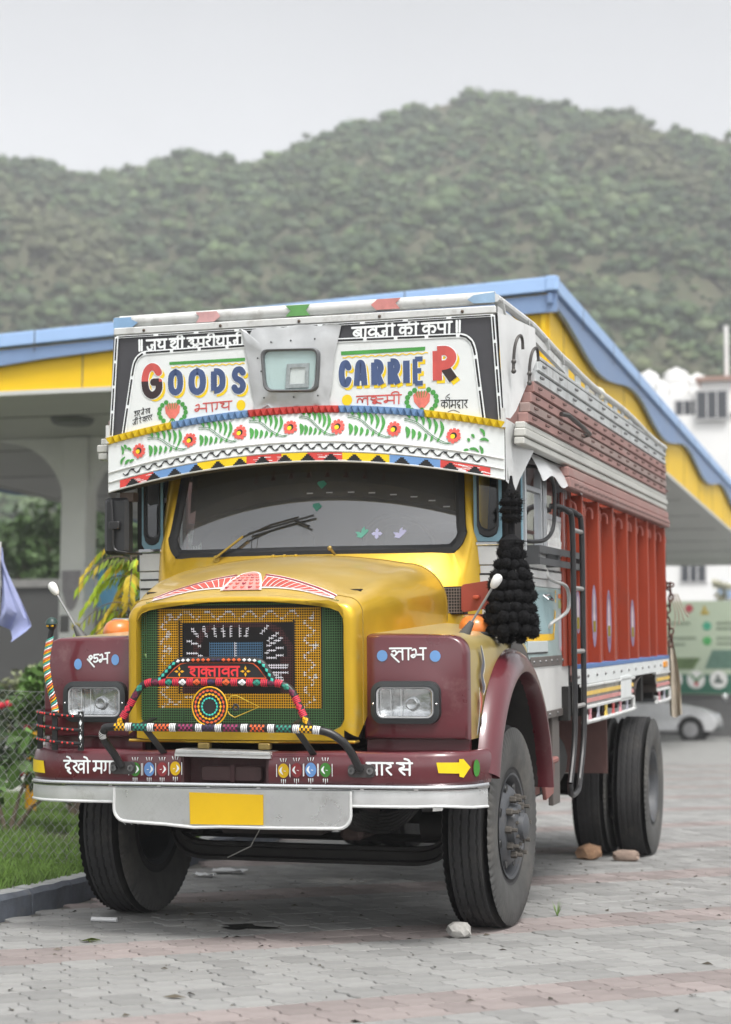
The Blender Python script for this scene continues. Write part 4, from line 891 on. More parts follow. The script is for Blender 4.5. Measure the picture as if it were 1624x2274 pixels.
# green rules and yellow wavy lines over the words
MB().poly([Z1(505, 563), Z1(1056, 536), Z1(1056, 560), Z1(505, 585)], VIS, D0).build('green_rule', pg, VT, flat=True); MB().poly([Z2(270, 486), Z2(888, 456), Z2(886, 484), Z2(272, 514)], VIS, D0).build('green_rule', pg, VT, flat=True)
for Zf, x0, x1, ya, yb in ((Z1, 520, 1050, 602, 578), (Z2, 285, 905, 530, 502)):
    MB().stroke([Zf(x0 + (x1 - x0) * i / 60, ya + (yb - ya) * i / 60 + 5 * math.sin(i * 1.15)) for i in range(61)], .006, VIS, D0, smooth=0).build('yellow_wave', py, VT, flat=True)
MB().disc(Z1(1026, 880), .026, VIS, D0, 20, ry=.029).build('yellow_dot', py, VT, flat=True); MB().disc(Z2(316, 843), .029, VIS, D0, 20, ry=.03).build('yellow_dot', py, VT, flat=True)
# hindi lines
def wr(word, Zf, x0, y0, x1, y1, h, m_, wd, name='lettering', off=D0, **kw):
    """x0,y0 left foot; x1,y1 right foot; h glyph height, all in drawing units"""
    tot = sum(G[g][0] for g in word); a = np.array(Zf(x0, y0)); b = np.array(Zf(x1, y1)); up_ = np.array(Zf(x0, y0 - h)) - a
    mb = MB(); write(mb, word, a, (b - a) / tot, up_, wd, VIS, off, **kw); return mb.build(name, m_, VT, flat=True)
wr(['dd', 'sp', 'ja', 'ya', 'sp', 'shri', 'sp', 'u', 'ma', 'ra', 'ii', 'ya', 'aa', 'ja', 'ii'], Z1, 275, 482, 1050, 448, 76, pw, .0122, jit=.015)
wr(['ba', 'aa', 'va', 'ja', 'ii', 'sp', 'ka', 'ii', 'sp', 'kri', 'pa', 'aa', 'sp', 'dd'], Z2, 355, 394, 1150, 354, 80, pw, .0122, jit=.015)
wr(['bha', 'aa', 'gya'], Z1, 690, 935, 958, 912, 62, redt, .0075, jit=.02)
wr(['la', 'ksha', 'ma', 'ii'], Z2, 388, 880, 712, 868, 64, redt, .0075, jit=.02)
wr(['ka', 'aa', 'ma', 'da', 'aa', 'ra'], Z2, 1000, 902, 1190, 898, 56, pk, .005, jit=.02)
mb = MB(); mb.stroke([Z2(1062, 800), Z2(1040, 815), Z2(1036, 835), Z2(1052, 842), Z2(1062, 828), Z2(1046, 822)], .0035, VIS, D0); mb.stroke([Z2(1050, 928), Z2(1090, 916), Z2(1132, 932)], .0035, VIS, D0); mb.build('lettering', pk, VT, flat=True)
wr(['u', 'aa', 'ra', 'sp', 'ja', 'e', 'sp', 'ra', 'va'], Z1, 245, 962, 362, 938, 36, pk, .0042, jit=.03)
wr(['ja', 'ii', 'sp', 'ra', 'e', 'sp', 'va', 'ra', 'ra', 'ra'], Z1, 235, 1026, 378, 985, 36, pk, .0042, jit=.03)
# strawberry like emblems in a green wreath
for Zf, cx_, cy_, s_ in ((Z1, 528, 930, 1.0), (Z2, 862, 848, 1.04)):
    c = np.array(Zf(cx_, cy_)); mb = MB()
    mb.poly([c + np.array(p) * s_ for p in ((-.045, .03), (-.025, .048), (.025, .048), (.045, .03), (.04, -.005), (.015, -.035), (0, -.042), (-.015, -.035), (-.04, -.005))], VIS, D0); e_ = mb.build('emblem', mat('emblem_coral', lin(226, 120, 106), .5, var=.3, scale=20), VT, flat=True)
    mb = MB()
    for sg in (-1, 1):
        for j in range(6):
            a = R(118 - j * 36) if sg < 0 else R(62 + j * 36); a = R(90) + sg * R(-28 - j * 22); q = c + np.array([math.cos(a) * .078, math.sin(a) * .062]) * s_
            mb.disc(q, .0135 * s_, VIS, D0 + .0006 + j * .0001, 10)
    for j in range(5): mb.stroke([c + np.array([(-.03 + j * .015) * 1.1, .052]) * s_, c + np.array([-.02 + j * .01, .015]) * s_], .006, VIS, D0 + .0014, taper=[1, .3], smooth=0)
    for sx in (-1, 0, 1): mb.stroke([c + np.array([sx * .022, -.058]) * s_, c + np.array([0, -.035]) * s_], .009, VIS, D0 + .0016, taper=[.3, 1], smooth=0)
    mb.build('wreath', pg, e_, flat=True)
# ---- crumpled sheet plate round the roof window
out = [Z1(1030, 330), Z1(1068, 348), Z1(1090, 380)]
def scal(Zf, x0, y0, x1, y1, n, amp): return [Zf(x0 + (x1 - x0) * i / (n * 6), y0 + (y1 - y0) * i / (n * 6) - amp * abs(math.sin(math.pi * i / 6))) for i in range(n * 6 + 1)]
out += scal(Z1, 1110, 335, 1560, 312, 2, 14) + scal(Z2, 120, 300, 262, 288, 1, 12) + [Z2(276, 296), Z2(262, 360), Z2(246, 430), Z2(228, 520), Z2(214, 640), Z2(205, 760), Z2(186, 830), Z2(196, 880), Z2(150, 893)]
out += [Z1(1600, 890), Z1(1560, 880), Z1(1520, 905), Z1(1470, 912), Z1(1430, 885), Z1(1390, 893), Z1(1340, 912), Z1(1300, 900), Z1(1260, 915), Z1(1220, 880), Z1(1160, 915), Z1(1112, 922), Z1(1128, 850), Z1(1108, 790), Z1(1090, 690), Z1(1085, 590), Z1(1062, 500), Z1(1046, 420)]
cxp, czp = -.045, 2.92
mb = MB(); rows = []
for k, t in enumerate((1.0, .93, .8, .62)):
    rows.append([VIS(cxp + (x - cxp) * t, czp + (z - czp) * t, .022 + (.010 * (1 - t) / .4 if k else .0) + (.010 * noise.noise((x * 9, z * 9, k * 2.2)) if k else .004 * noise.noise((x * 20, z * 20, 1)))) for x, z in out])
mb.grid(rows, closed_v=True, flip=True); n = len(out); mb.f.append([3 * n + i for i in range(n)]); mb.c.append(None)
plate = mb.build('window_plate', mat('sheet_metal', (.60, .61, .61), .36, metal=.75, var=.12, scale=7, bump=.2, bscale=9), VT, smooth=True, angle=50)
# roof window
A_ = [(-.212, 3.034), (.128, 3.024), (.112, 2.788), (-.192, 2.80)]
def wring(s_, d, r_=.045):
    # rounded quad
    out_ = []; c = np.mean(A_, 0); Q = [np.array(c) + (np.array(q) - c) * s_ for q in A_]
    for i in range(4):
        p, a, b = Q[i], Q[i - 1], Q[(i + 1) % 4]; p0 = p + (a - p) / np.linalg.norm(a - p) * r_; p1 = p + (b - p) / np.linalg.norm(b - p) * r_
        for t in np.linspace(0, 1, 6): out_.append((1 - t) ** 2 * p0 + 2 * t * (1 - t) * p + t * t * p1)
    return [VIS(q[0], q[1], d) for q in out_]
mb = MB(); L_ = [wring(1.0, .028), wring(.99, .052), wring(.95, .060), wring(.90, .056), wring(.885, .036)]
for a, b in zip(L_, L_[1:]): ring_between(mb, a, b)
mb.build('window_rubber', mat('rubber_grey', (.11, .115, .12), .5, var=.15, scale=12), VT, smooth=True)
MB().add(wring(.9, .036), [tuple(range(24))]).build('window_back', mat('window_cyan', lin(192, 210, 208), .6, var=.08, scale=6), VT, flat=True)
mb = MB()
fr_ = [(-.06, 2.945), (.065, 2.945), (.06, 2.815), (-.07, 2.815)]
for k in range(4): mb.prism([fr_[k], fr_[(k + 1) % 4], tuple(np.array(fr_[(k + 1) % 4]) * .68 + np.array([0, 2.878]) * .32), tuple(np.array(fr_[k]) * .68 + np.array([0, 2.878]) * .32)], VIS, .037, .046)
mb.build('picture_frame', mat('frame_silver', (.42, .43, .43), .4, metal=.6, var=.3, scale=40), VT)
MB().poly([tuple(np.array(p) * .7 + np.array([0, 2.878]) * .3) for p in fr_], VIS, .0385).build('picture', mat('picture_pale', lin(225, 226, 224), .6), VT, flat=True)
MB().add(wring(.9, .052), [tuple(range(24))]).build('window_glass', glass('glass_roof', (.93, .97, .97), .5), VT, flat=True)
for k, p in enumerate(((1180, 640), (1200, 830), (1410, 825), (1580, 815), (1250, 430), (1390, 420), (1560, 410), (1155, 545))): MB().disc(Z1(*p), .005, VIS, .034, 8).build('rivet', blk, plate, flat=True)
# ---- top beam and round rail
RAILT = [(-1.08, -.03, 3.235), (1.076, -.03, 3.245)]
MB().bar((-1.083, -.02, 3.180), (1.078, -.02, 3.180), .05, .042).build('top_beam', whited, VT, bevel=.006)
MB().tube([(-1.06, -.0, 3.238), (1.065, -.0, 3.248)], .034, 14).build('rail', whited, VT, smooth=True)
for k in range(5):
    x = -.9 + k * .45; MB().sphere((x, -.048, 3.178), .009, 8, 5).build('bolt', mat('bolt_rust', (.12, .09, .07), .6, metal=.4), VT, smooth=True)
for pts, m_ in (([(-1.085, 3.20), (-.975, 3.20), (-.94, 3.225), (-.98, 3.245), (-.98, 3.258), (-1.085, 3.258)], P('blue2', (130, 165, 200), v=.2)), ([(-.595, 3.205), (-.49, 3.205), (-.455, 3.232), (-.475, 3.262), (-.60, 3.262), (-.575, 3.235)], P('rose', (206, 160, 160), v=.3)), ([(-.08, 3.208), (.06, 3.208), (.035, 3.238), (.06, 3.268), (-.08, 3.268), (-.05, 3.238)], P('leafgreen', (95, 150, 85), v=.15)), ([(.43, 3.215), (.56, 3.215), (.535, 3.245), (.565, 3.272), (.435, 3.272), (.40, 3.243)], P('rose2', (205, 135, 130), v=.25)), ([(.96, 3.218), (1.073, 3.218), (1.073, 3.272), (.96, 3.262), (.925, 3.24)], P('blue3', (150, 180, 208), v=.2))):
    MB().prism(pts, lambda u, v, d: (u, -.036 - d, v), 0, .003).build('arrow_plate', m_, VT)
# ---- right and left side cheeks of the visor
for sg in (1, -1):
    XS = lambda y: sg * (1.085 + .115 * min(1, max(0, (y + .03) / .5)) ** .8)
    mb = MB(); rows = []
    for y in np.linspace(-.035, .42, 8):
        t = (y + .035) / .455; zb = 2.615 + 0 * t
        lo = zb + max(0, (y - .05) / .37) ** 1.0 * .36
        flare = lambda z: .026 * (3.16 - z) / .55
        rows.append([(XS(y) + sg * flare(z), y, z) for z in np.linspace(lo, 3.165 - .02 * t, 6)])
    mb.grid(rows, flip=sg > 0); mb.build('side_cheek', mat('cheek_white', (.66, .67, .665), .5, var=.08, scale=6, dirt=.22, dcol=(.30, .29, .27), dscale=4, stretch=(1, 1, .35)), VT, smooth=True)
    # lower dropping wing
    XL = lambda y: sg * (1.118 + .07 * min(1, max(0, (y + .03) / .4)))
    mb = MB(); mb.add([(XL(-.04), -.04, 2.285), (XL(-.04), -.04, 2.61), (XL(.15), .15, 2.585), (XL(.36), .36, 2.56), (XL(.36), .36, 2.47), (XL(.15), .15, 2.30), (XL(.10), .10, 2.245), (XL(.02), .02, 2.265)], [tuple(range(8))]); mb.build('side_wing', alumw, VT)
    MB().box(min(sg * 1.10, sg * 1.122), max(sg * 1.10, sg * 1.122), -.06, -.035, 2.56, 2.66).build('corner_trim', whited, VT)
    if sg > 0:
        for y, z in ((.05, 2.98), (.24, 2.94)):          # bent rod hooks
            mb = MB(); x = XS(y) + .03
            mb.tube([(x + .012, y - .03, z - .13), (x + .014, y - .03, z - .06), (x + .02, y - .03, z + .0), (x + .03, y - .015, z + .05), (x + .04, y + .03, z + .075), (x + .04, y + .075, z + .055), (x + .04, y + .085, z + .01)], .0085, 8, smooth=4)
            mb.sphere((x + .014, y - .03, z - .07), .014, 8, 5).sphere((x + .013, y - .03, z - .12), .014, 8, 5); mb.build('rod_hook', mat('iron', (.10, .095, .09), .5, metal=.6, var=.2), VT, smooth=True)
# ---------------------------------------------------------------- hood
def hsec(y, n=40):
    """outline of the hood at y, from left foot over the crown to right foot"""
    t = (y + .97) / .97
    w_ = np.interp(y, [-.97, -.8, -.5, 0.0], [.585, .622, .70, .785]); c = np.interp(y, [-.97, -.93, -.88, -.8, -.7, -.5, -.2, 0], [1.684, 1.722, 1.758, 1.798, 1.826, 1.866, 1.905, 1.918]); dr = np.interp(y, [-.97, -.93, -.8, 0], [.035, .055, .085, .05])
    r_ = np.interp(t, [0, .3, 1], [.07, .12, .22]); zb = np.interp(y, [-.97, -.6, 0], [1.0, 1.40, 1.45])
    pts = []
    e = c - dr               # height at the shoulder
    for z in np.linspace(zb, e - r_, 9): pts.append((w_, z))
    for a in np.linspace(0, math.pi / 2, 9)[1:]: pts.append((w_ - r_ + r_ * math.cos(a), e - r_ + r_ * math.sin(a)))
    xe = w_ - r_
    for x in np.linspace(xe, 0, 10)[1:]: pts.append((x, c - dr * (x / max(xe, .01)) ** 2))
    return [(-x, z) for x, z in pts[:-1]] + pts[::-1]
ys = [-.955, -.935, -.915, -.89, -.86, -.82, -.77, -.7, -.6, -.5, -.4, -.3, -.2, -.1, 0.0]
mb = MB(); rows = [[(x, y, z) for x, z in hsec(y)] for y in ys]
s0 = hsec(-.955); cc = (0, 1.36)
def inset(k, y, sec): return [(cc[0] + (x - cc[0]) * k, y, max(1.0, cc[1] + (z - cc[1]) * k) if z > 1.001 else 1.0) for x, z in sec]
nose = [inset(.90, -.992, s0), inset(.945, -.992, s0), inset(.975, -.984, s0), inset(.993, -.968, s0)]
mb.grid(nose + rows, flip=True)
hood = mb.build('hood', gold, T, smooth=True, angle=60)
MB().tube([(x * 1.0005, -.905, z + .0005) for x, z in hsec(-.905)], .0032, 6).build('hood_seam', mat('gold_dark', (.30, .19, .02), .5), hood, smooth=True)
MB().tube([(x, .004, z) for x, z in hsec(0.0)], .006, 6).build('hood_seam', mat('gold_dark', (.30, .19, .02), .5), hood, smooth=True)
# grille surround: flat front ring from the nose to a rounded opening
go = rrect(-.527, .527, 1.045, 1.655, .07, 6)
op = []
for x, z in go: op.append((x, z + (.022 * (1 - (x / .527) ** 2) if z > 1.4 else 0)))
N_ = 96
def resample(pts, n, closed=True):
    P_ = [np.array(p[:2]) for p in pts] + ([np.array(pts[0][:2])] if closed else []); L_ = [0]
    for a, b in zip(P_, P_[1:]): L_.append(L_[-1] + np.hypot(*(b - a)))
    return [(np.interp(q, L_, [p[0] for p in P_]), np.interp(q, L_, [p[1] for p in P_])) for q in np.linspace(0, L_[-1], n, endpoint=False)]
def polar(pts, c, n):
    """resample a star shaped closed outline at even angles"""
    P_ = resample(pts, 1200); A = [math.atan2(p[1] - c[1], p[0] - c[0]) for p in P_]; o = np.argsort(A); A = np.array(A)[o]; P_ = np.array(P_)[o]
    th = np.linspace(-math.pi, math.pi, n, endpoint=False)
    return [(np.interp(t, A, P_[:, 0], period=2 * math.pi), np.interp(t, A, P_[:, 1], period=2 * math.pi)) for t in th]
oo = [(x, z) for x, _, z in nose[0]]
po = polar(oo + [(oo[-1][0], 1.0), (oo[0][0], 1.0)], cc, N_); pi_ = polar(op, cc, N_)
mb = MB(); ring_between(mb, [(x, -.992, z) for x, z in po], [(x * 1.012, -.992, cc[1] + (z - cc[1]) * 1.012) for x, z in pi_])
ring_between(mb, [(x * 1.012, -.992, cc[1] + (z - cc[1]) * 1.012) for x, z in pi_], [(x, -.978, z) for x, z in pi_]); ring_between(mb, [(x, -.978, z) for x, z in pi_], [(x, -.94, z) for x, z in pi_])
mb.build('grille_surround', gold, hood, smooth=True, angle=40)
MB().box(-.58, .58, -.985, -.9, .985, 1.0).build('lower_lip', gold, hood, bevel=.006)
# radiator behind
MB().box(-.56, .56, -.80, -.7, 1.0, 1.72).build('radiator', mat('radiator', (.02, .016, .015), .7), T)
# painted wire mesh grille: colours belong to the wires
CG, CY, CB, CK, CM, CWt = lin(74, 112, 70), lin(216, 160, 20), lin(80, 116, 146), lin(28, 26, 28), lin(78, 46, 48), lin(232, 230, 236)
Z7 = lambda px, py_: (-.6232217 + .0007731 * px - 3.1e-6 * py_, 1.8627409 - 3e-6 * px - .0007236 * py_)
def near(px, path, d):
    p = np.array(px)
    for a, b in zip(path, path[1:]):
        a, b = np.array(a), np.array(b); t = np.clip((p - a) @ (b - a) / ((b - a) @ (b - a) + 1e-12), 0, 1)
        if np.hypot(*(p - a - t * (b - a))) < d: return True
    return False
wavy = [[Z7(300 + 30 * math.sin(i * .62), 350 + i * 11) for i in range(58)], [Z7(1255 + 32 * math.sin(i * .62 + 1), 350 + i * 11) for i in range(58)], [Z7(330 + i * 14, 360 + 24 * math.sin(i * .62)) for i in range(62)], [Z7(330 + i * 16, 930 + 26 * math.sin(i * .6)) for i in range(14)]]
rays_ = [[Z7(a, b), Z7(c, d)] for a, b, c, d in ((480, 455, 520, 510), (555, 445, 575, 500), (625, 445, 635, 505), (685, 445, 690, 510), (740, 445, 740, 505), (795, 445, 795, 500), (850, 445, 840, 500), (980, 440, 940, 485), (1050, 485, 985, 530), (1070, 520, 985, 565), (1080, 575, 975, 610), (1080, 630, 975, 655), (450, 535, 530, 565), (445, 610, 540, 630), (980, 690, 1110, 690), (980, 720, 1110, 720), (980, 745, 1110, 745), (1000, 770, 1080, 770), (1010, 800, 1080, 800))]
WV = np.array([p for q in wavy for p in q])
arch = [Z7(500, 650), Z7(510, 560), Z7(560, 460), Z7(640, 420), Z7(960, 415), Z7(1060, 470), Z7(1130, 570), Z7(1140, 860)]
def gcol(x, z):
    if abs(x + .012) < .425 and 1.145 < z < 1.64:
        if -.31 < x < .262 and 1.225 < z < 1.56:
            if -.165 < x < .108 and 1.39 < z < 1.47: return CB if not near((x, z), [(-.03, 1.47), (-.03, 1.4)], .006) else CWt
            for r__ in rays_:
                if near((x, z), r__, .0062): return CWt
            if near((x, z), arch, .016): return CM
            return CK if z > 1.40 or -.2 < x < .2 else CM
        if min(x + .437, .412 - x, z - 1.146, 1.64 - z) < .006 or min(abs(x + .318), abs(x - .27)) < .006 and 1.22 < z < 1.57: return CK
        if np.min(np.hypot(WV[:, 0] - x, WV[:, 1] - z)) < .005: return CWt
        for dx, dz in ((-.40, 1.585), (-.385, 1.5), (-.375, 1.44), (-.40, 1.43), (.36, 1.58), (.38, 1.45), (.375, 1.3)):
            if abs(x - dx) < .012 and abs(z - dz) < .004 or abs(z - dz) < .012 and abs(x - dx) < .004: return CWt
        return CY
    return CG
gm_ = MB(); step = .0118; YG = -.952
inop = lambda x, z: abs(x) < .53 and 1.042 < z < 1.66 + .022 * (1 - (x / .527) ** 2)
nx = int(1.06 / step); nz_ = int(.64 / step)
for i in range(nx + 1):
    x = -.53 + i * step; z = 1.043; wf = .0034
    while z < 1.676:
        z2 = z + step
        if inop(x, (z + z2) / 2):
            gm_.color(gcol(x, (z + z2) / 2)); gm_.add([(x - wf / 2, YG, z), (x + wf / 2, YG, z), (x + wf / 2, YG, z2), (x - wf / 2, YG, z2)], [(0, 1, 2, 3)])
        z = z2
for j in range(nz_ + 1):
    z = 1.049 + j * step
    for i in range(nx):
        x = -.53 + i * step
        if inop(x + step / 2, z):
            gm_.color(gcol(x + step / 2, z)); gm_.add([(x, YG - .002, z - wf / 2), (x + step, YG - .002, z - wf / 2), (x + step, YG - .002, z + wf / 2), (x, YG - .002, z + wf / 2)], [(0, 1, 2, 3)])
gm_.build('grille_mesh', mat('mesh_paint', (1, 1, 1), .5, var=.1, attr='tint'), hood, flat=True, kind='stuff')
# stiffening bars behind the mesh
for x in (-.435, -.312, .264, .41): MB().box(x - .006, x + .006, -.945, -.93, 1.05, 1.66).build('grille_bar', blk, hood)
for z in (1.148, 1.637): MB().box(-.435, .41, -.945, -.93, z - .006, z + .006).build('grille_bar', blk, hood)
# painted winged crest over the grille, lying on the sloping hood front
def HF(u, v, d):
    """u across, v distance back over the nose; d offset"""
    y = -.96 + v; sec = hsec(y); z = np.interp(u, [p[0] for p in sec[8:-8]], [p[1] for p in sec[8:-8]]); return (u, y - .3 * d, z + d)
cw = MB(); cr = MB(); c2_ = MB(); cm = MB()
def HV(px, py_):           # front view position to hood surface
    x, z = Z7(px, py_); best = None
    lo, hi = 0.0, .34
    for _ in range(26):
        m_ = (lo + hi) / 2
        if HF(x, m_, 0)[2] < z: lo = m_
        else: hi = m_
    return (x, lo)
# crest in its own flat coordinates: x across, v back
def CF(u, v, d): return HF(u, .012 + max(0, v) * .95, d + .0035)
def wing(sg):
    up_ = [(sg * .075, .155), (sg * .2, .130), (sg * .33, .088), (sg * .46, .040), (sg * .485, .022)]; lo_ = [(sg * .475, .004), (sg * .42, .010), (sg * .30, .030), (sg * .18, .034), (sg * .095, .030)]
    return up_, lo_
for sg in (-1, 1):
    u_, l_ = wing(sg); pts = [tuple(p) for p in catmull(u_, 6)] + [tuple(p) for p in catmull(l_, 6)]
    def strip(a, b, m__, d):
        A = resample(catmull(a, 6), 24, False) ; Bq = resample(catmull(b, 6), 24, False)
        for (p, q, r__, s__) in zip(A, A[1:], Bq[1:], Bq): m__.add([CF(*p, d), CF(*q, d), CF(*r__, d), CF(*s__, d)], [(0, 1, 2, 3)])
    lr = l_[::-1]
    strip([(p[0] * 1.01, p[1] + .006) for p in u_], [(p[0] * 1.01, max(.0, p[1] - .004)) for p in lr], cw, 0)
    strip(u_, [(p[0], p[1] - .012) for p in u_], cm, .0012)
    strip([(p[0], p[1] - .024) for p in u_], [(p[0] * .985, p[1] + .008) for p in lr], cr, .0012)
    for j in range(15):
        t = (j + .6) / 15.5; a = np.array([np.interp(t, np.linspace(0, 1, 5), [p[k] for p in u_]) for k in (0, 1)]) - (0, .028); b = np.array([np.interp(t, np.linspace(0, 1, 5), [p[k] for p in lr]) for k in (0, 1)])
        cw.stroke([a, (a + b) / 2 + np.array([-sg * .012, 0]), b + np.array([-sg * .022, .004])], .0042, CF, .0024, smooth=3)
body_ = [(-.115, .012), (-.085, .09), (-.045, .165), (0, .192), (.04, .165), (.075, .09), (.10, .012)]
cl = [tuple(p) for p in catmull(body_, 5)]
for i in range(len(cl) // 2):
    a, b, c, d_ = cl[i], cl[i + 1], cl[-2 - i], cl[-1 - i]; cw.add([CF(*a, .003), CF(*b, .003), CF(*c, .003), CF(*d_, .003)], [(0, 1, 2, 3)]); ip = lambda p: (p[0] * .88, .012 + (p[1] - .012) * .93); c2_.add([CF(*ip(a), .0036), CF(*ip(b), .0036), CF(*ip(c), .0036), CF(*ip(d_), .0036)], [(0, 1, 2, 3)])
for j in range(5):
    for k in range(5):
        t = j / 5; hw = .088 * (1 - t * .62); x = -.006 + (k - 2) / 2.2 * hw; (cr if (j + k) % 3 else cm).stroke([(x - .008, .034 + t * .135), (x + .0, .030 + t * .135 - .006), (x + .010, .034 + t * .135)], .014 * (1 - .3 * t), CF, .0042, taper=[.4, 1, .4], smooth=3)
cw.build('crest_outline', P('crestwhite', (226, 214, 210), v=.1), hood, flat=True); c2_.build('crest_body', P('crestpink', (206, 140, 132), v=.2), hood, flat=True); cr.build('crest_feathers', P('crestred', (188, 84, 74), v=.3), hood, flat=True, kind='stuff'); cm.build('crest_maroon', P('crestmaroon', (140, 44, 60), v=.2), hood, flat=True, kind='stuff')
for x in (-.3, .02, .34): MB().lathe([(.012, 0), (.012, .008), (.004, .012), (0, .013)], (x * .2 - .1, -.03, 1.917), 'z', 8).build('hood_stud', gold, hood, smooth=True)
for x in (-.18, .13):
    MB().box(x - .03, x + .03, -1.005, -.96, .955, .985).build('hood_catch', mat('brass', (.38, .28, .10), .4, metal=.7), hood, bevel=.006)

# ---------------------------------------------------------------- cab front shell and windscreen
CAB = part('cab', T)
def cabY(x, z):
    y = .17 + .30 * max(0, z - 1.97) - .11 * (1 - min(1, (x / .83) ** 2)) + (.06 * max(0, (abs(x) - .83) / .1) ** 2)
    if z < 1.96: y -= (1.96 - z) * .75 * max(0, 1 - (x / .95) ** 4) 
    return y
wo_ = [(-.80, 2.50), (-.835, 2.10), (-.845, 2.03), (-.80, 1.945), (-.70, 1.928), (0, 1.928), (.70, 1.928), (.80, 1.945), (.845, 2.03), (.835, 2.10), (.80, 2.50)]
WO = catmull(wo_[:6], 6)[:-1] + catmull(wo_[5:], 6)
outl = catmull([(-.935, 2.52), (-.935, 2.2), (-.94, 1.95), (-.955, 1.75), (-.965, 1.48), (-.80, 1.42), (0, 1.42), (.80, 1.42), (.965, 1.48), (.955, 1.75), (.94, 1.95), (.935, 2.2), (.935, 2.52)], 5)
Ain = resample(WO, 81, False); Aout = resample(outl, 81, False)
Ain = [(np.interp(t, np.linspace(0, 1, len(WO)), [p[0] for p in WO]), np.interp(t, np.linspace(0, 1, len(WO)), [p[1] for p in WO])) for t in np.linspace(0, 1, 81)]
Aout = [(np.interp(t, np.linspace(0, 1, len(outl)), [p[0] for p in outl]), np.interp(t, np.linspace(0, 1, len(outl)), [p[1] for p in outl])) for t in np.linspace(0, 1, 81)]
mb = MB(); rows = []
for k in np.linspace(0, 1, 9):
    row = []
    for a, b in zip(Ain, Aout):
        x = a[0] + (b[0] - a[0]) * k; z = a[1] + (b[1] - a[1]) * k; bul = .018 * math.sin(math.pi * min(1, k * 1.25)) if abs(x) > .8 else 0
        row.append((x, cabY(x, z) - bul + .05 * max(0, k - .85) / .15, z))
    rows.append(row)
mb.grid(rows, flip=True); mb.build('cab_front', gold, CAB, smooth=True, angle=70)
# rubber seal and glass
seal = [(x, cabY(x, z) - .012, z) for x, z in Ain]
mb = MB(); rows = []
for k, d in ((-.012, .004), (-.006, -.012), (.022, -.014), (.040, -.002), (.046, .012)):
    row = []
    for i, (x, z) in enumerate(Ain):
        a = Ain[max(i - 1, 0)]; b = Ain[min(i + 1, 80)]; n_ = np.array([-(b[1] - a[1]), b[0] - a[0]]); n_ = n_ / np.hypot(*n_); q = np.array([x, z]) + n_ * k
        row.append((q[0], cabY(q[0], max(q[1], 1.95)) + d, q[1]))
    rows.append(row)
mb.grid(rows); mb.build('windscreen_seal', rubber, CAB, smooth=True)
mb = MB(); rows = []
for t in np.linspace(0, 1, 10):
    z = 1.955 + .56 * t; hw = np.interp(z, [1.95, 1.99, 2.1, 2.5], [.74, .80, .80, .765]); rows.append([(x, cabY(x, max(z, 1.96)) + .006, z) for x in np.linspace(-hw, hw, 24)])
mb.grid(rows, flip=True); mb.build('windscreen', glass('glass_screen', (.60, .64, .66), .97, .02, 2.1, .15), CAB, smooth=True)
# stickers on the glass
Z5 = lambda px, py_: (-.0523567 + .0007141 * px - 6.4e-6 * py_, 2.4359894 - 1.92e-5 * px - .0006883 * py_)
Z4 = lambda px, py_: (-1.1817893 + .0007496 * px - 2.9e-6 * py_, 2.4727927 - 1.96e-5 * px - .0007049 * py_)
GS = lambda u, v, d: (u, cabY(u, v) + .003 - d, v)
def bird(px, py_, m_, s_=1):
    c = np.array(Z5(px, py_)); pts = [(-50, -10), (-30, 18), (-40, 30), (0, 40), (30, 10), (52, -18), (40, -28), (22, -25), (18, -50), (-2, -30), (-5, 0), (-20, -8)]
    # stored y down
    MB().poly([c + np.array([p[0] * .00071, -p[1] * .00069]) * s_ for p in pts], GS, .0).build('bird_sticker', m_, CAB, flat=True)
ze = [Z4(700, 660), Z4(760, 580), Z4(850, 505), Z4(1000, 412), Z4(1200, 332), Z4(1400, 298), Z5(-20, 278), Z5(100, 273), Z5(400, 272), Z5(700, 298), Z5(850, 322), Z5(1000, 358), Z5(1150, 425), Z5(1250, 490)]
mb = MB(); mb.grid([[(x, cabY(x, z) + .010, z) for z in np.linspace(float(np.interp(x, [p[0] for p in ze], [p[1] for p in ze])), 2.5, 8)] for x in np.linspace(-.70, .80, 40)]); mb.build('painted_reflection', mat('painted_reflection', (.030, .026, .026), .35, var=.2, scale=5), CAB, smooth=True)  # opaque band painting the dark visor reflection and curtain on the upper glass
for p in ((60, 246), (215, 240), (385, 237), (545, 241), (710, 255), (865, 271), (1000, 300), (1110, 346)): c = np.array(Z5(*p)); MB().poly([c + np.array(q) for q in ((-.018, -.003), (.018, -.003), (.018, .004), (-.018, .004))], GS).build('band_dash', P('dash_grey', (170, 170, 172)), CAB, flat=True)
stg, stv = P('sticker_green', (110, 185, 165)), P('sticker_violet', (205, 205, 240))
bird(495, 560, stg); bird(780, 560, stv)
c = np.array(Z5(610, 565)); q = .03; MB().poly([c + np.array(p) * q for p in ((0, 1), (.35, .65), (.2, .3), (.6, .35), (1, 0), (.6, -.35), (.3, -.2), (.35, -.65), (0, -1), (-.35, -.65), (-.3, -.2), (-.6, -.35), (-1, 0), (-.6, .35), (-.25, .3), (-.35, .65))], GS).build('cross_sticker', stv, CAB, flat=True)
for px, py_ in ((150, 170), (128, 350)): c = np.array(Z5(px, py_)); MB().poly([c + np.array(p) * .028 for p in ((0, -1), (1, 0), (.3, .7), (-.8, .5), (-1, .1))], GS).build('diamond_sticker', P('sticker_teal', (60, 135, 115)), CAB, flat=True)
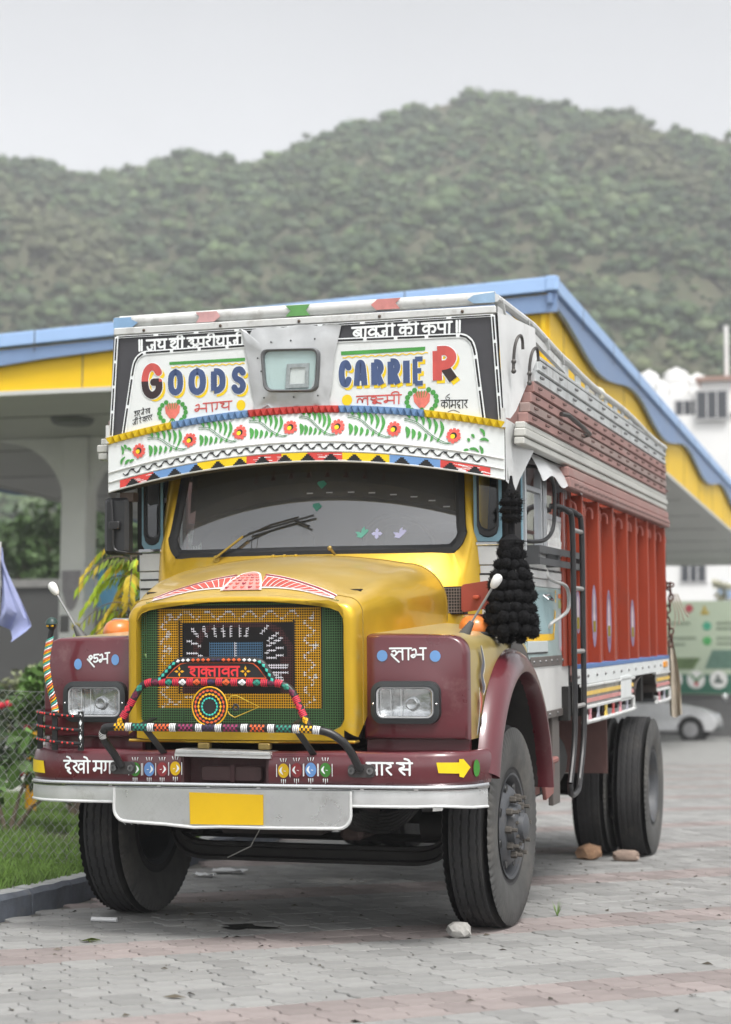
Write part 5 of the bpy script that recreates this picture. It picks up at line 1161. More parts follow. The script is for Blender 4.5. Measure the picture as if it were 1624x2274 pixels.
# cab interior: dark shell, curtain, seats, steering wheel
inn = mat('cab_inside', (.035, .032, .03), .8); dark = mat('cab_dark', (.018, .016, .016), .8)
MB().box(-1.0, 1.0, 1.05, 1.1, 1.2, 2.6).build('cab_back', inn, CAB); MB().box(-1.02, 1.02, .1, 1.1, 2.46, 2.5).build('headlining', inn, CAB); MB().box(-1.0, 1.0, .2, 1.1, 1.2, 1.25).build('cab_floor', dark, CAB)
MB().box(-.8, .8, .2, .34, 1.6, 1.93).build('dashboard', mat('dash', (.05, .05, .055), .6), CAB, bevel=.04)
for x in (-.45, .45): MB().box(x - .25, x + .25, .72, .86, 1.3, 2.12).build('seat_back', mat('seat_grey', (.09, .085, .08), .8), CAB, bevel=.05)
MB().tube([(.42 + .2 * math.cos(a), .40 - .12 * math.sin(a), 1.98 + .16 * math.sin(a)) for a in np.linspace(0, 6.283, 28, endpoint=False)], .013, 8, closed=True).build('steering_wheel', blk, CAB, smooth=True)
mb = MB(); rows = []
for t in np.linspace(0, 1, 6): rows.append([(x, .13 + .30 * (2.47 - .17 * t * (1) - 1.97) - .09 * (1 - (x / .83) ** 2) + .05 + .012 * math.sin(x * 60), 2.47 - (.17 - .055 * (1 - (x / .75) ** 2)) * t - .06 * (abs(x) / .75) ** 3 * t * 2) for x in np.linspace(-.75, .75, 120)])
mb.grid(rows); mb.build('curtain', mat('curtain', (.05, .022, .022), .8, var=.4, scale=8), CAB, smooth=True)
for x, m_ in ((-.28, P('pel_or', (190, 110, 20))), (.25, P('pel_or', (190, 110, 20)))):
    MB().poly([(x - .035, 2.37), (x + .035, 2.37), (x + .03, 2.35), (x, 2.325), (x - .03, 2.35)], lambda u, v, d: (u, cabY(u, v) + .05, v)).build('pennant', m_, CAB, flat=True)
MB().poly([(-.18, 2.335), (.2, 2.335), (.2, 2.37), (-.18, 2.37)], lambda u, v, d: (u, cabY(u, v) + .055, v)).build('pennant', P('pel_red', (110, 25, 30), v=.4), CAB, flat=True)
# wiper and washer nozzle
def W3(px, py_, d): x, z = Z4(px, py_); x -= .0; return (x, cabY(x, max(z, 1.96)) - d, z)
wp_ = part('wiper', T)
MB().bar(W3(880, 760, .05), W3(1090, 590, .035), .017, .010).build('arm_base', mat('wiper_gold', (.45, .30, .05), .4, metal=.5), wp_)
MB().tube([W3(1080, 600, .035), W3(1300, 500, .03), W3(1510, 440, .03)], .0055, 6).build('arm', blk, wp_); MB().bar(W3(1120, 570, .022), W3(1620, 425, .022), .008, .011).build('blade', rubber, wp_)
MB().tube([W3(1480, 465, .026), W3(1595, 512, .026)], .007, 6).build('clip', blk, wp_); MB().tube([W3(1165, 565, .03), W3(1160, 640, .03), W3(1162, 685, .02)], .0022, 5).build('wiper_lead', blk, wp_)
MB().lathe([(.02, 0), (.02, .03), (.012, .035), (0, .035)], W3(885, 765, .045), 'y', 10).build('pivot', mat('wiper_gold', (.45, .3, .05), .4), wp_, smooth=True)
MB().tube([(.17, .02, 1.925), (.155, -.01, 1.955)], .008, 8).sphere((.153, -.014, 1.958), .014, 10, 6).build('washer_nozzle', mat('brass', (.38, .28, .10), .4, metal=.7), T, smooth=True)
# front quarter panels beside the windscreen, with oval windows
teal = mat('cab_blue', lin(128, 168, 184), .4, var=.08, scale=6, coat=.3)
for sg in (-1, 1):
    UM = 1.12 if sg > 0 else 1.05; QF = lambda u, v, d, sg=sg: (sg * u, .20 + .26 * (u - .905) - d, v)
    q0 = rrect(.91, 1.016, 2.02, 2.52, .05, 6)
    ovl = [(x, z) for x, z in q0]
    cc2 = (.963, 2.25); outq = [(.89, 1.985), (1.035, 1.985), (1.035, 2.56), (.89, 2.56)]
    a_ = polar(outq, cc2, 64); b_ = polar(ovl, cc2, 64)
    mb = MB(); ring_between(mb, [QF(*p, 0) for p in a_], [QF(*p, 0) for p in b_]); ring_between(mb, [QF(*p, 0) for p in b_], [QF(*p, -.02) for p in b_]); mb.build('quarter_panel', teal, CAB, smooth=True, angle=40)
    mb = MB()
    for s0_, d0_, s1_, d1_ in ((1.06, .001, 1.03, .012), (1.03, .012, .92, .012), (.92, .012, .86, -.004)): ring_between(mb, [QF(cc2[0] + (x - cc2[0]) * s0_, cc2[1] + (z - cc2[1]) * s0_, d0_) for x, z in b_], [QF(cc2[0] + (x - cc2[0]) * s1_, cc2[1] + (z - cc2[1]) * s1_, d1_) for x, z in b_])
    mb.build('quarter_seal', rubber, CAB, smooth=True)
    MB().poly(b_[::-1], QF, -.004).build('quarter_glass', glass('glass_side', (.70, .74, .74), .9), CAB, flat=True)
    MB().prism([(.90, 1.965), (UM, 1.965), (UM, 1.985), (.90, 1.985)], QF, -.01, .016).build('belt_rail', chrome, CAB, bevel=.004)
    for z0, z1, d in ((1.862, 1.962, .004), (1.815, 1.858, .0), (1.765, 1.812, .006), (1.64, 1.761, 0), (1.46, 1.637, .003)):
        MB().prism([(.89, z0), (UM, z0), (UM, z1), (.89, z1)], QF, -.03, d).build('belt_panel', alumw, CAB, bevel=.003)
    for z in (1.8135, 1.763): MB().prism([(.905, z - .006), (UM - .01, z - .006), (UM - .01, z + .004), (.905, z + .004)], QF, 0, .007).build('belt_groove', blk, CAB)
    MB().box(min(sg * 1.03, sg * 1.09), max(sg * 1.03, sg * 1.09), .30, .46, 1.99, 2.5).build('pillar_gap', dark, CAB)
    for z0, z1, d in ((1.815, 1.985, 0), (1.765, 1.812, .006), (1.46, 1.761, 0)): MB().add([(sg * UM, .20 + .26 * (UM - .905), z0), (sg * UM, .20 + .26 * (UM - .905), z1), (sg * 1.1, .50, z1), (sg * 1.1, .50, z0)], [(0, 1, 2, 3)]).build('corner_panel', alumw, CAB)
# ---------------------------------------------------------------- front fenders, lamps
zt_ = lambda y: np.interp(y, [-.86, -.3, .12, .44], [1.500, 1.545, 1.585, 1.60])
zo_ = lambda y: np.interp(y, [-.86, -.4, .12], [1.492, 1.500, 1.478])
AC = (0.0, .55)                                  # wheel arch centre (y,z) on the body
def fsec(y, full):
    xo = np.interp(y, [-.86, -.4, .12], [1.098, 1.112, 1.118]); r_ = .085; zt, zo = zt_(y), zo_(y)
    arch = AC[1] + math.sqrt(max(0, .80 ** 2 - (y - AC[0]) ** 2)) if abs(y - AC[0]) < .8 else 0
    zb = 1.0 if full else max(1.0, arch)
    pts = [(.585, zt)] + [(x, zt + (zo - zt) * ((x - .585) / (xo - .585)) ** 1.6) for x in np.linspace(.68, xo - r_, 5)]
    for a in np.linspace(math.pi / 2, 0, 8)[1:]: pts.append((xo - r_ + r_ * math.cos(a), zo - r_ + r_ * math.sin(a)))
    for z in np.linspace(zo - r_, zb, 6)[1:]: pts.append((xo, z))
    return pts
Z8 = lambda px, py_: (.5215731 + .0005898 * px - 6.2e-6 * py_, 1.8457778 - .0005677 * py_)
A1f = lambda px, py_: (-1.1604996 + .0006541 * px, 1.7562234 - .0005979 * py_)
flens = glass('lamp_glass', (.92, .93, .93), .8, .04)
reflm = mat('lamp_reflector', (.72, .73, .74), .16, metal=1, var=.15, scale=22, bump=.35, bscale=18)
for sg in (1, -1):
    F_ = part('fender', T)
    mir = lambda P_: [(sg * p[0], p[1], p[2]) for p in P_]
    # maroon front: rounded cap closed at the front
    loop = lambda y, k: [(.585 + .25 + (x - .835) * k, y, 1.25 + (z - 1.25) * k) for x, z in fsec(y, True) + [(.585, 1.0)]]
    rows = [mir(loop(-.800, 1)), mir(loop(-.825, 1)), mir(loop(-.848, .988)), mir(loop(-.862, .968)), mir(loop(-.868, .93))]
    mb = MB(); mb.grid(rows, closed_v=True, flip=sg < 0); n = len(rows[0]); mb.f.append([4 * n + i for i in range(n)]); mb.c.append(None)
    mb.build('fender_front', maroon, F_, smooth=True, angle=50)
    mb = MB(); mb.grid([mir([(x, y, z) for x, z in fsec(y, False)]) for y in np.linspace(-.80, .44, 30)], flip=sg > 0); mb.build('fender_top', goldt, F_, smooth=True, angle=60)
    MB().box(min(sg * .585, sg * 1.09), max(sg * .585, sg * 1.09), -.80, -.76, .93, 1.02).build('fender_apron', maroon, F_)
    # wheel arch flare
    mb = MB(); rows = []
    for a in np.linspace(R(20), R(172), 40):
        c_, s_ = math.cos(a), math.sin(a); row = []
        for rr, xx in ((.872, 1.112), (.866, 1.135), (.845, 1.168), (.81, 1.192), (.772, 1.204), (.752, 1.203), (.745, 1.19), (.76, 1.10)):
            k = 1.0
            row.append((sg * xx, AC[0] - rr * c_ * .93, AC[1] + rr * s_))
        rows.append(row)
    mb.grid(rows, flip=sg > 0); mb.build('arch_flare', maroon, F_, smooth=True, angle=50)
    mb = MB(); rows = []
    for a in np.linspace(R(24), R(172), 30):
        rows.append([(sg * xx, AC[0] - rr * math.cos(a) * .93, AC[1] + rr * math.sin(a)) for rr, xx in ((.757, 1.19), (.76, .9), (.76, .62))])
    mb.grid(rows, flip=sg < 0); mb.build('arch_liner', mat('liner', (.035, .032, .03), .85, var=.3, scale=8), F_, smooth=True)
    # inner brown wall inside the arch
    MB().box(min(sg * .60, sg * .62), max(sg * .60, sg * .62), -.66, .70, .84, 1.4).build('arch_wall', MATS['liner'], F_)
    # headlamp
    H_ = part('headlamp', T); cx_ = sg * .802
    FL = lambda u, v, d: (u, -.868 - d, v)
    b0 = rrect(cx_ - .170, cx_ + .170, 1.075, 1.278, .055, 6); b1 = rrect(cx_ - .140, cx_ + .140, 1.103, 1.250, .03, 6)
    mb = MB()
    for A, da, Bq, db, ka, kb in ((b0, -.002, b0, .034, 1, .985), (b0, .034, b1, .040, .985, 1.03), (b1, .040, b1, .026, 1.03, 1.0)):
        f_ = lambda P_, d, k: [FL(cx_ + (u - cx_) * k, 1.176 + (v - 1.176) * k, d) for u, v in P_]
        ring_between(mb, f_(A, da, ka), f_(Bq, db, kb))
    mb.build('bezel', mat('bezel', (.03, .034, .036), .45, var=.1), H_, smooth=True, angle=40)
    ri = rrect(cx_ - .137, cx_ + .137, 1.106, 1.247, .03, 6); mb = MB(); rows = []
    for k, d in ((1.0, .028), (.9, .016), (.7, .010), (.4, .006), (.12, .0045), (.0, .004)): rows.append([FL(cx_ + (u - cx_) * k, 1.176 + (v - 1.176) * k, d) for u, v in ri])
    mb.grid(rows, closed_v=True); mb.build('reflector', reflm, H_, smooth=True)
    MB().lathe([(.030, 0), (.030, -.014), (.024, -.016), (.016, -.012), (0, -.012)], (cx_ + .03, -.876, 1.17), 'y', 16).build('bulb_shield', mat('bulb', (.55, .56, .57), .2, metal=.8), H_, smooth=True)
    for i in range(3): MB().box(cx_ - .12 + .05 * i, cx_ - .118 + .05 * i, -.897, -.8955, 1.112, 1.24).build('lens_rib', mat('rib', (.7, .71, .72), .2), H_)
    MB().poly(rrect(cx_ - .139, cx_ + .139, 1.104, 1.249, .03, 6), FL, .030).build('lens', flens, H_, flat=True)
    MB().tube([FL(u, v, .031) for u, v in ri], .0045, 6, closed=True).build('lens_rim', mat('rim_grey', (.45, .46, .47), .3), H_, smooth=True)
    for u in (-.155, .155): MB().sphere((cx_ + u, -.905, 1.17), .006, 8, 5).build('screw', chrome, H_, smooth=True)
    # indicator lamp on the fender top
    I_ = part('indicator', T); mb = MB(); cx2, cy2, cz2 = sg * .985, -.16, 1.50
    mb.lathe([(.07, -.02), (.084, .0), (.089, .025), (.085, .05), (.073, .073), (.058, .085), (0, .087)], (cx2, cy2, cz2), 'z', 20); mb.v = [(cx2 + (v[0] - cx2) * 1.05, cy2 + (v[1] - cy2) * 1.35, v[2] - .10 * (max(0, (v[0] * sg - 1.0)))) for v in mb.v]
    mb.build('indicator_lens', mat('amber', lin(226, 130, 62), .3, var=.15, scale=6, coat=.4), I_, smooth=True)
    MB().lathe([(.062, 0), (.064, .006), (.05, .012), (0, .013)], (cx2 - sg * .01, cy2, cz2 + .085), 'z', 20).build('cap', chrome, I_, smooth=True)
    MB().tube([(cx2 + 1.08 * .094 * math.cos(a), cy2 + 1.38 * .094 * math.sin(a), cz2 + .0 - .12 * max(0, sg * (cx2 + .11 * math.cos(a)) - 1.02)) for a in np.linspace(0, 6.283, 28, endpoint=False)], .011, 8, closed=True).build('gasket', rubber, I_, smooth=True)
    # marker rod with white knob
    Mk = part('marker_rod', T); b_ = Vector((sg * 1.012, -.58, 1.485)); t_ = Vector((sg * 1.165, -.58, 1.728)); d_ = (t_ - b_).normalized()
    rr = []; pth = []
    for i in range(15): pth.append(b_ + d_ * (.085 * i / 14)); rr.append((.030 - .017 * i / 14) * (1 + (.06 if i % 2 else -.04)))
    MB().tube(pth, rr, 12).build('spring_boot', mat('boot', (.09, .09, .09), .5), Mk, smooth=True, angle=60)
    MB().tube([b_ + d_ * .08, t_], .006, 8).build('rod', mat('rod_steel', (.38, .38, .38), .35, metal=.8), Mk, smooth=True)
    kb = [t_ + d_ * x for x in (-.01, .0, .02, .045, .06, .066)]; MB().tube(kb, [.010, .017, .023, .024, .017, .005], 14).build('knob', mat('knob_white', (.80, .80, .78), .35), Mk, smooth=True)
    # text and dots on the front
    mb = MB()
    if sg > 0:
        write(mb, ['laf', 'aa', 'bha'], Z8(352, 822), (.0875, 0), (0, .053), .0085, FL, .004, jit=.01); dots = [Z8(285, 790), Z8(727, 795)]
    else:
        write(mb, ['shu', 'bha'], A1f(466, 668), (.068, .007), (0, .050), .0085, FL, .004, jit=.01); dots = [A1f(395, 657), A1f(705, 622)]
    mb.build('lettering', pw, F_, flat=True)
    for q in dots: MB().disc(q, .0265 if sg > 0 else .021, FL, .004, 22, ry=.027).build('blue_dot', P('dot_blue', (112, 156, 208)), F_, flat=True)
    if sg > 0:      # painted flourish on the gold side
        FS = lambda u, v, d: (1.112 + .002 + d, u, v)
        mb = MB(); mb.stroke([(-.66, 1.44), (-.60, 1.36), (-.64, 1.30), (-.60, 1.24), (-.63, 1.22)], .05, FS, .003, taper=[.2, 1, .7, 1, .2]); mb.build('flourish', P('flour_grey', (92, 96, 108), v=.3), F_, flat=True)
        mb = MB(); mb.stroke([(-.68, 1.22), (-.66, 1.17), (-.68, 1.12)], .05, FS, .003, taper=[.3, 1, .4]); mb.build('flourish', P('flour_red', (196, 104, 84), v=.3), F_, flat=True)
        mb = MB(); mb.stroke([(-.70, 1.10), (-.72, 1.05), (-.75, 1.02)], .03, FS, .003, taper=[1, .5, .2]); mb.stroke([(-.66, 1.1), (-.66, 1.02)], .025, FS, .003, taper=[1, .3], smooth=0); mb.build('flourish', P('flour_grey', (92, 96, 108)), F_, flat=True)
        mb = MB(); mb.stroke([(-.64, 1.44), (-.575, 1.35), (-.61, 1.29), (-.57, 1.24), (-.61, 1.205)], .006, FS, .004); mb.stroke([(-.70, 1.24), (-.69, 1.17), (-.71, 1.1), (-.76, 1.02)], .006, FS, .004); mb.build('flourish_line', pw, F_, flat=True)
# scuttle vent with a red flap standing open (right side)
SV = part('scuttle_vent', T)
MB().box(.74, .875, .02, .10, 1.60, 1.745).build('vent_box', dark, SV)
for z in np.linspace(1.61, 1.735, 9): MB().box(.745, .87, .014, .018, z - .002, z + .002).build('vent_bar', mat('vent_wire', (.22, .18, .16), .6), SV)
for x in np.linspace(.75, .865, 9): MB().box(x - .0015, x + .0015, .012, .016, 1.605, 1.74).build('vent_bar', MATS['vent_wire'], SV)
MB().prism(rrect(.868, 1.035, 1.608, 1.752, .02, 4), lambda u, v, d: (u, -.02 - .25 * (u - .868) + d, v + .12 * (u - .868)), 0, .008).build('flap', mat('flap_red', lin(158, 72, 62), .45, var=.15, scale=6), SV, bevel=.002)
MB().box(.94, .975, -.07, -.045, 1.675, 1.695).build('flap_catch', mat('catch_orange', lin(190, 84, 56), .5), SV, bevel=.005)

# ---------------------------------------------------------------- bumper
BP = part('bumper', T)
bpath = catmull([(-1.175, -.62), (-1.165, -.78), (-1.125, -.90), (-1.04, -.985), (-.9, -1.03), (-.6, -1.045), (0, -1.05), (.6, -1.045), (.9, -1.03), (1.04, -.985), (1.125, -.90), (1.165, -.78), (1.175, -.62)], 8)
def bpt(x_):      # point and normal on the bumper line for a given x on the front stretch
    i = np.interp(x_, [p[0] for p in bpath], range(len(bpath))); a = int(min(i, len(bpath) - 2)); p = bpath[a] + (bpath[a + 1] - bpath[a]) * (i - a); d = bpath[a + 1] - bpath[a]; d /= np.hypot(*d); return p, np.array([d[1], -d[0]])
def BF(u, v, d): p, n_ = bpt(u); return (p[0] + n_[0] * d, p[1] + n_[1] * d, v)
bprof = [(-.11, .94), (-.03, .952), (-.010, .944), (.0, .925), (.004, .87), (.003, .815), (-.004, .792), (-.02, .785), (-.06, .785)]
def bsweep(x0, x1, prof, n=26):
    mb = MB(); xs_ = np.linspace(x0, x1, n); mb.grid([[BF(x, z + (.006 * noise.noise((x * 3, z * 5, 1)) if dent else 0), o) for o, z in prof] for x in xs_], flip=True); return mb
dent = 1
bsweep(-1.172, -.275, bprof).build('bumper_bar', maroon, BP, smooth=True, angle=60); bsweep(.172, 1.172, bprof).build('bumper_bar', maroon, BP, smooth=True, angle=60)
dent = 0
mbr = mat('maroon_dull', lin(74, 46, 48), .6, var=.25, scale=8, dirt=.25, dcol=(.10, .085, .08), dscale=7)
MB().box(-.275, .172, -.955, -.94, .785, .945).build('recess_back', mbr, BP)
for x0, x1 in ((-.277, -.262), (.158, .174)): MB().box(x0, x1, -1.046, -.94, .785, .945).build('recess_side', mbr, BP)
MB().box(-.2775, .1745, -1.045, -.94, .775, .787).build('recess_floor', mbr, BP)
MB().prism(rrect(-.20, .115, .80, .875, .02, 4), FRONT, -.985, -.955).build('tow_plate', mat('tow_brown', lin(82, 60, 60), .6, var=.25, scale=9), BP, bevel=.006)
MB().box(-.045, -.022, -.995, -.984, .80, .88).build('tow_pin', mbr, BP)
MB().prism([(-.30, .938), (.185, .930), (.185, .948), (-.295, .958)], FRONT, -1.075, -.94).build('tray', alum, BP, bevel=.004)
slt = MB().prism([(-.30, .925), (.185, .917), (.185, .930), (-.30, .938)], FRONT, -1.07, -1.05).build('tray_lip', alumw, BP)
# bright strip and aluminium skirt under the bumper
ax_ = np.linspace(-1.165, 1.165, 60)
mb = MB(); mb.grid([[BF(x, z, o) for o, z in ((-.02, .798), (.012, .798), (.016, .785), (.012, .772), (-.02, .772))] for x in ax_], flip=True); st_ = mb.build('bright_strip', chrome, BP, smooth=True, angle=40)
for i in range(9):
    a, b = -1.14 + i * .255, -1.14 + i * .255 + .235; mb = MB(); mb.grid([[BF(x, z, .0172) for z in (.782, .777)] for x in np.linspace(a, b, 6)]); mb.build('slot', blk, st_, flat=True)
sk = mat('skirt_aluminium', (.74, .75, .75), .28, metal=.65, var=.1, scale=6, bump=.25, bscale=6, dirt=.2, dcol=(.45, .44, .42), dscale=9)
lowz = lambda x: .700 - .012 * max(0, x - .95) * 4 + .006 * math.sin(x * 14) * (x > .9)
mb = MB(); mb.grid([[BF(x, .772, .006), BF(x, .74, .008), BF(x, lowz(x), .006)] for x in ax_], flip=True); mb.build('skirt', sk, BP, smooth=True)
MB().tube([BF(x, lowz(x), .006) for x in ax_], .007, 8).build('skirt_edge', alumw, BP, smooth=True)
ps = [(-.615, .770), (-.615, .67)] + [(-.615 + .06 - .06 * math.cos(a), .67 - .06 * math.sin(a)) for a in np.linspace(.2, math.pi / 2, 6)] + [(-.35, .600), (-.2, .588), (-.05, .594), (.2, .593), (.5, .597)] + [(.583 - .06 + .06 * math.sin(a), .597 + .06 - .06 * math.cos(a)) for a in np.linspace(.1, math.pi / 2, 6)] + [(.583, .770)]
PL = lambda u, v, d: (u, -1.068 - d, v)
MB().prism(ps, PL, 0, .004).build('plate_panel', mat('tread_plate', (.72, .73, .73), .28, metal=.75, var=.10, scale=4, bump=.15, bscale=5, dirt=.2, dcol=(.45, .44, .42), dscale=9), BP)
MB().tube([PL(u, v, .004) for u, v in ps], .008, 8).build('plate_edge', alumw, BP, smooth=True)
mb = MB()                        # raised lozenge relief
for i in range(-14, 30):
    for j in range(8):
        for sg in (1, -1):
            x = -.60 + i * .033 + (j % 2) * .0165; z = .605 + j * .022
            if -.60 < x < .565 and z < .755 and not (-.235 < x < .165): mb.stroke([(x, z), (x + .014, z + sg * .011)], .0022, PL, .0052, smooth=0, caps=False)
mb.build('tread_relief', mat('relief', (.68, .69, .69), .3, metal=.6), BP, flat=True, kind='stuff')
MB().prism([(-.222, .754), (.152, .748), (.152, .606), (-.218, .603)], PL, .005, .010).build('number_plate', mat('plate_yellow', lin(224, 182, 8), .45, var=.05), BP)
# bumper lettering
A1b = lambda px, py_: (-1.0616793 + .0006331 * px, 1.737191 + 9.5e-6 * px - .0005788 * py_)
A2b = lambda px, py_: (-.2840734 + .0006984 * px - 4.1e-6 * py_, 1.0746964 + 1.05e-5 * px - .0006566 * py_)
A3b = lambda px, py_: (.5293313 + .0005041 * px - 5.3e-6 * py_, 1.0809048 + 7.2e-6 * px - .0004837 * py_)
def BL(u, v, d): return BF(u, v, d + .0075)
def wrap(pts, fn, off=0.0, n=14):
    """convex outline cut into upright slices so that it follows a curved surface"""
    xs_ = [p[0] for p in pts]; mb = MB(); rows = []
    for x in np.linspace(min(xs_) + 1e-4, max(xs_) - 1e-4, n):
        zz = [a[1] + (b[1] - a[1]) * (x - a[0]) / (b[0] - a[0]) for a, b in zip(pts, list(pts[1:]) + [pts[0]]) if abs(b[0] - a[0]) > 1e-9 and min(a[0], b[0]) <= x <= max(a[0], b[0])]
        rows.append([fn(x, z, off) for z in np.linspace(min(zz), max(zz), 4)])
    return mb.grid(rows)
mb = MB(); write(mb, ['da', 'e', 'kha', 'o', 'sp', 'ma', 'ga', 'ra'], A1b(262, 1558), (.0698, .0), (0, .056), .0095, BL, 0, jit=.01); mb.build('lettering', pw, BP, flat=True)
mb = MB(); write(mb, ['ya', 'aa', 'ra', 'sp', 'sa', 'e'], (.657, .848), (.079, 0), (0, .054), .0095, BL, 0, jit=.01); mb.build('lettering', pw, BP, flat=True)
for i, (q, c_) in enumerate([(A1b(868, 1533), 'g'), (A1b(985, 1533), 'b'), (A1b(1092, 1533), 'r'), (A1b(1200, 1527), 'y'), (A2b(763, 338), 'y'), (A2b(856, 334), 'r'), (A2b(957, 332), 'b'), (A2b(1060, 334), 'g')]):
    m_ = {'g': P('disc_green', (62, 128, 48)), 'b': P('disc_blue', (104, 148, 205)), 'r': P('disc_red', (140, 50, 54)), 'y': P('disc_yellow', (218, 176, 10))}[c_]
    o = MB().disc(q, .0275, BL, .0, 20, ry=.034).build('painted_disc', m_, BP, flat=True); mb = MB(); s_ = 1 if i < 4 else -1
    mb.stroke([(q[0] + s_ * .006, q[1] + .018), (q[0] + s_ * .015, q[1] + .0), (q[0] + s_ * .002, q[1] - .018)], .012, BL, .0012, taper=[.2, 1, .2]); mb.stroke([(q[0] - s_ * .012, q[1] - .002), (q[0] - s_ * .002, q[1])], .01, BL, .0014, taper=[.3, 1, .3], smooth=0)
    for k in (-1, 0, 1):
        mb.stroke([(q[0] + k * .010, q[1] + .042), (q[0] + k * .015, q[1] + .058)], .005, BL, .001, taper=[.4, 1], smooth=0, caps=False); mb.stroke([(q[0] + k * .010, q[1] - .040), (q[0] + k * .010, q[1] - .058 - .008 * (k == 0))], .005, BL, .001, taper=[1, .2], smooth=0, caps=False)
    for k in (-1, 1): mb.stroke([(q[0] + k * .0335, q[1] + .028), (q[0] + k * .0335, q[1] - .028)], .0035, BL, .001, smooth=0)
    mb.build('disc_mark', pw, o, flat=True)
wrap([(-1.155, .893), (-1.015, .890), (-1.012, .830), (-1.155, .832)], BL).build('reflector_patch', py, BP, flat=True)
arw = [(.982, .905), (1.075, .903), (1.075, .852), (.983, .857)]; arh = [(1.074, .918), (1.09, .918), (1.115, .878), (1.09, .832), (1.074, .838)]
mb = wrap(arw, BL, .001); m2 = wrap(arh, BL, .001); mb.add(m2.v, m2.f); mb.build('arrow_reflector', py, BP, flat=True)
MB().disc((1.135, .872), .010, BL, .001, 18, ry=.040).build('painted_disc', P('disc_green', (62, 128, 48)), BP, flat=True)

# ---------------------------------------------------------------- decorated bull bar
GD = part('bull_bar', T); gb = mat('bar_black', (.02, .02, .021), .35, var=.15, scale=10)
lowp = [(-.575, -1.075, .872), (-.60, -1.10, .93), (-.628, -1.16, 1.01), (-.615, -1.185, 1.05), (-.575, -1.19, 1.068), (-.3, -1.195, 1.068), (0, -1.195, 1.068), (.3, -1.195, 1.066), (.44, -1.19, 1.062), (.52, -1.18, 1.045), (.58, -1.16, 1.00), (.61, -1.12, .94), (.632, -1.075, .868)]
hoop = [(-.545, -1.185, 1.072), (-.49, -1.18, 1.16), (-.435, -1.175, 1.25), (-.395, -1.175, 1.276), (-.33, -1.175, 1.281), (0, -1.18, 1.281), (.23, -1.175, 1.277), (.29, -1.175, 1.268), (.335, -1.175, 1.235), (.38, -1.18, 1.15), (.418, -1.185, 1.078)]
topp = [(-.335, -1.175, 1.288), (-.28, -1.178, 1.345), (-.245, -1.178, 1.375), (-.20, -1.178, 1.385), (0, -1.18, 1.386), (.14, -1.178, 1.384), (.185, -1.178, 1.372), (.215, -1.178, 1.335), (.245, -1.175, 1.282)]
bars = {}
for nm, pth, r_ in (('lower_bar', lowp, .0192), ('hoop', hoop, .0172), ('crown_bar', topp, .0145)):
    bars[nm] = (MB().tube(pth, r_, 12, smooth=6).build(nm, gb, GD, smooth=True), [np.array(p) for p in catmull(pth, 6)], r_)
for x in (-.575, .632): MB().prism(rrect(x - .065, x + .065, .835, .895, .02, 4), FRONT, -1.062, -1.048).build('foot_plate', mat('foot_dark', (.06, .055, .055), .5, var=.3), GD); [MB().lathe([(.016, 0), (.016, -.012), (.008, -.012), (.008, -.004), (0, -.004)], (x + k, -1.062, .865), 'y', 10).build('bolt', mat('bolt_grey', (.2, .2, .2), .4, metal=.6), GD, smooth=True) for k in (-.045, .045)]
for x in (-.40, .36): MB().bar((x, -1.19, 1.06), (x + .035, -1.03, .93), .03, .008, (0, 1, 0)).bar((x - .01, -1.19, 1.085), (x - .04, -.99, 1.10), .03, .008).build('stay', gb, GD)
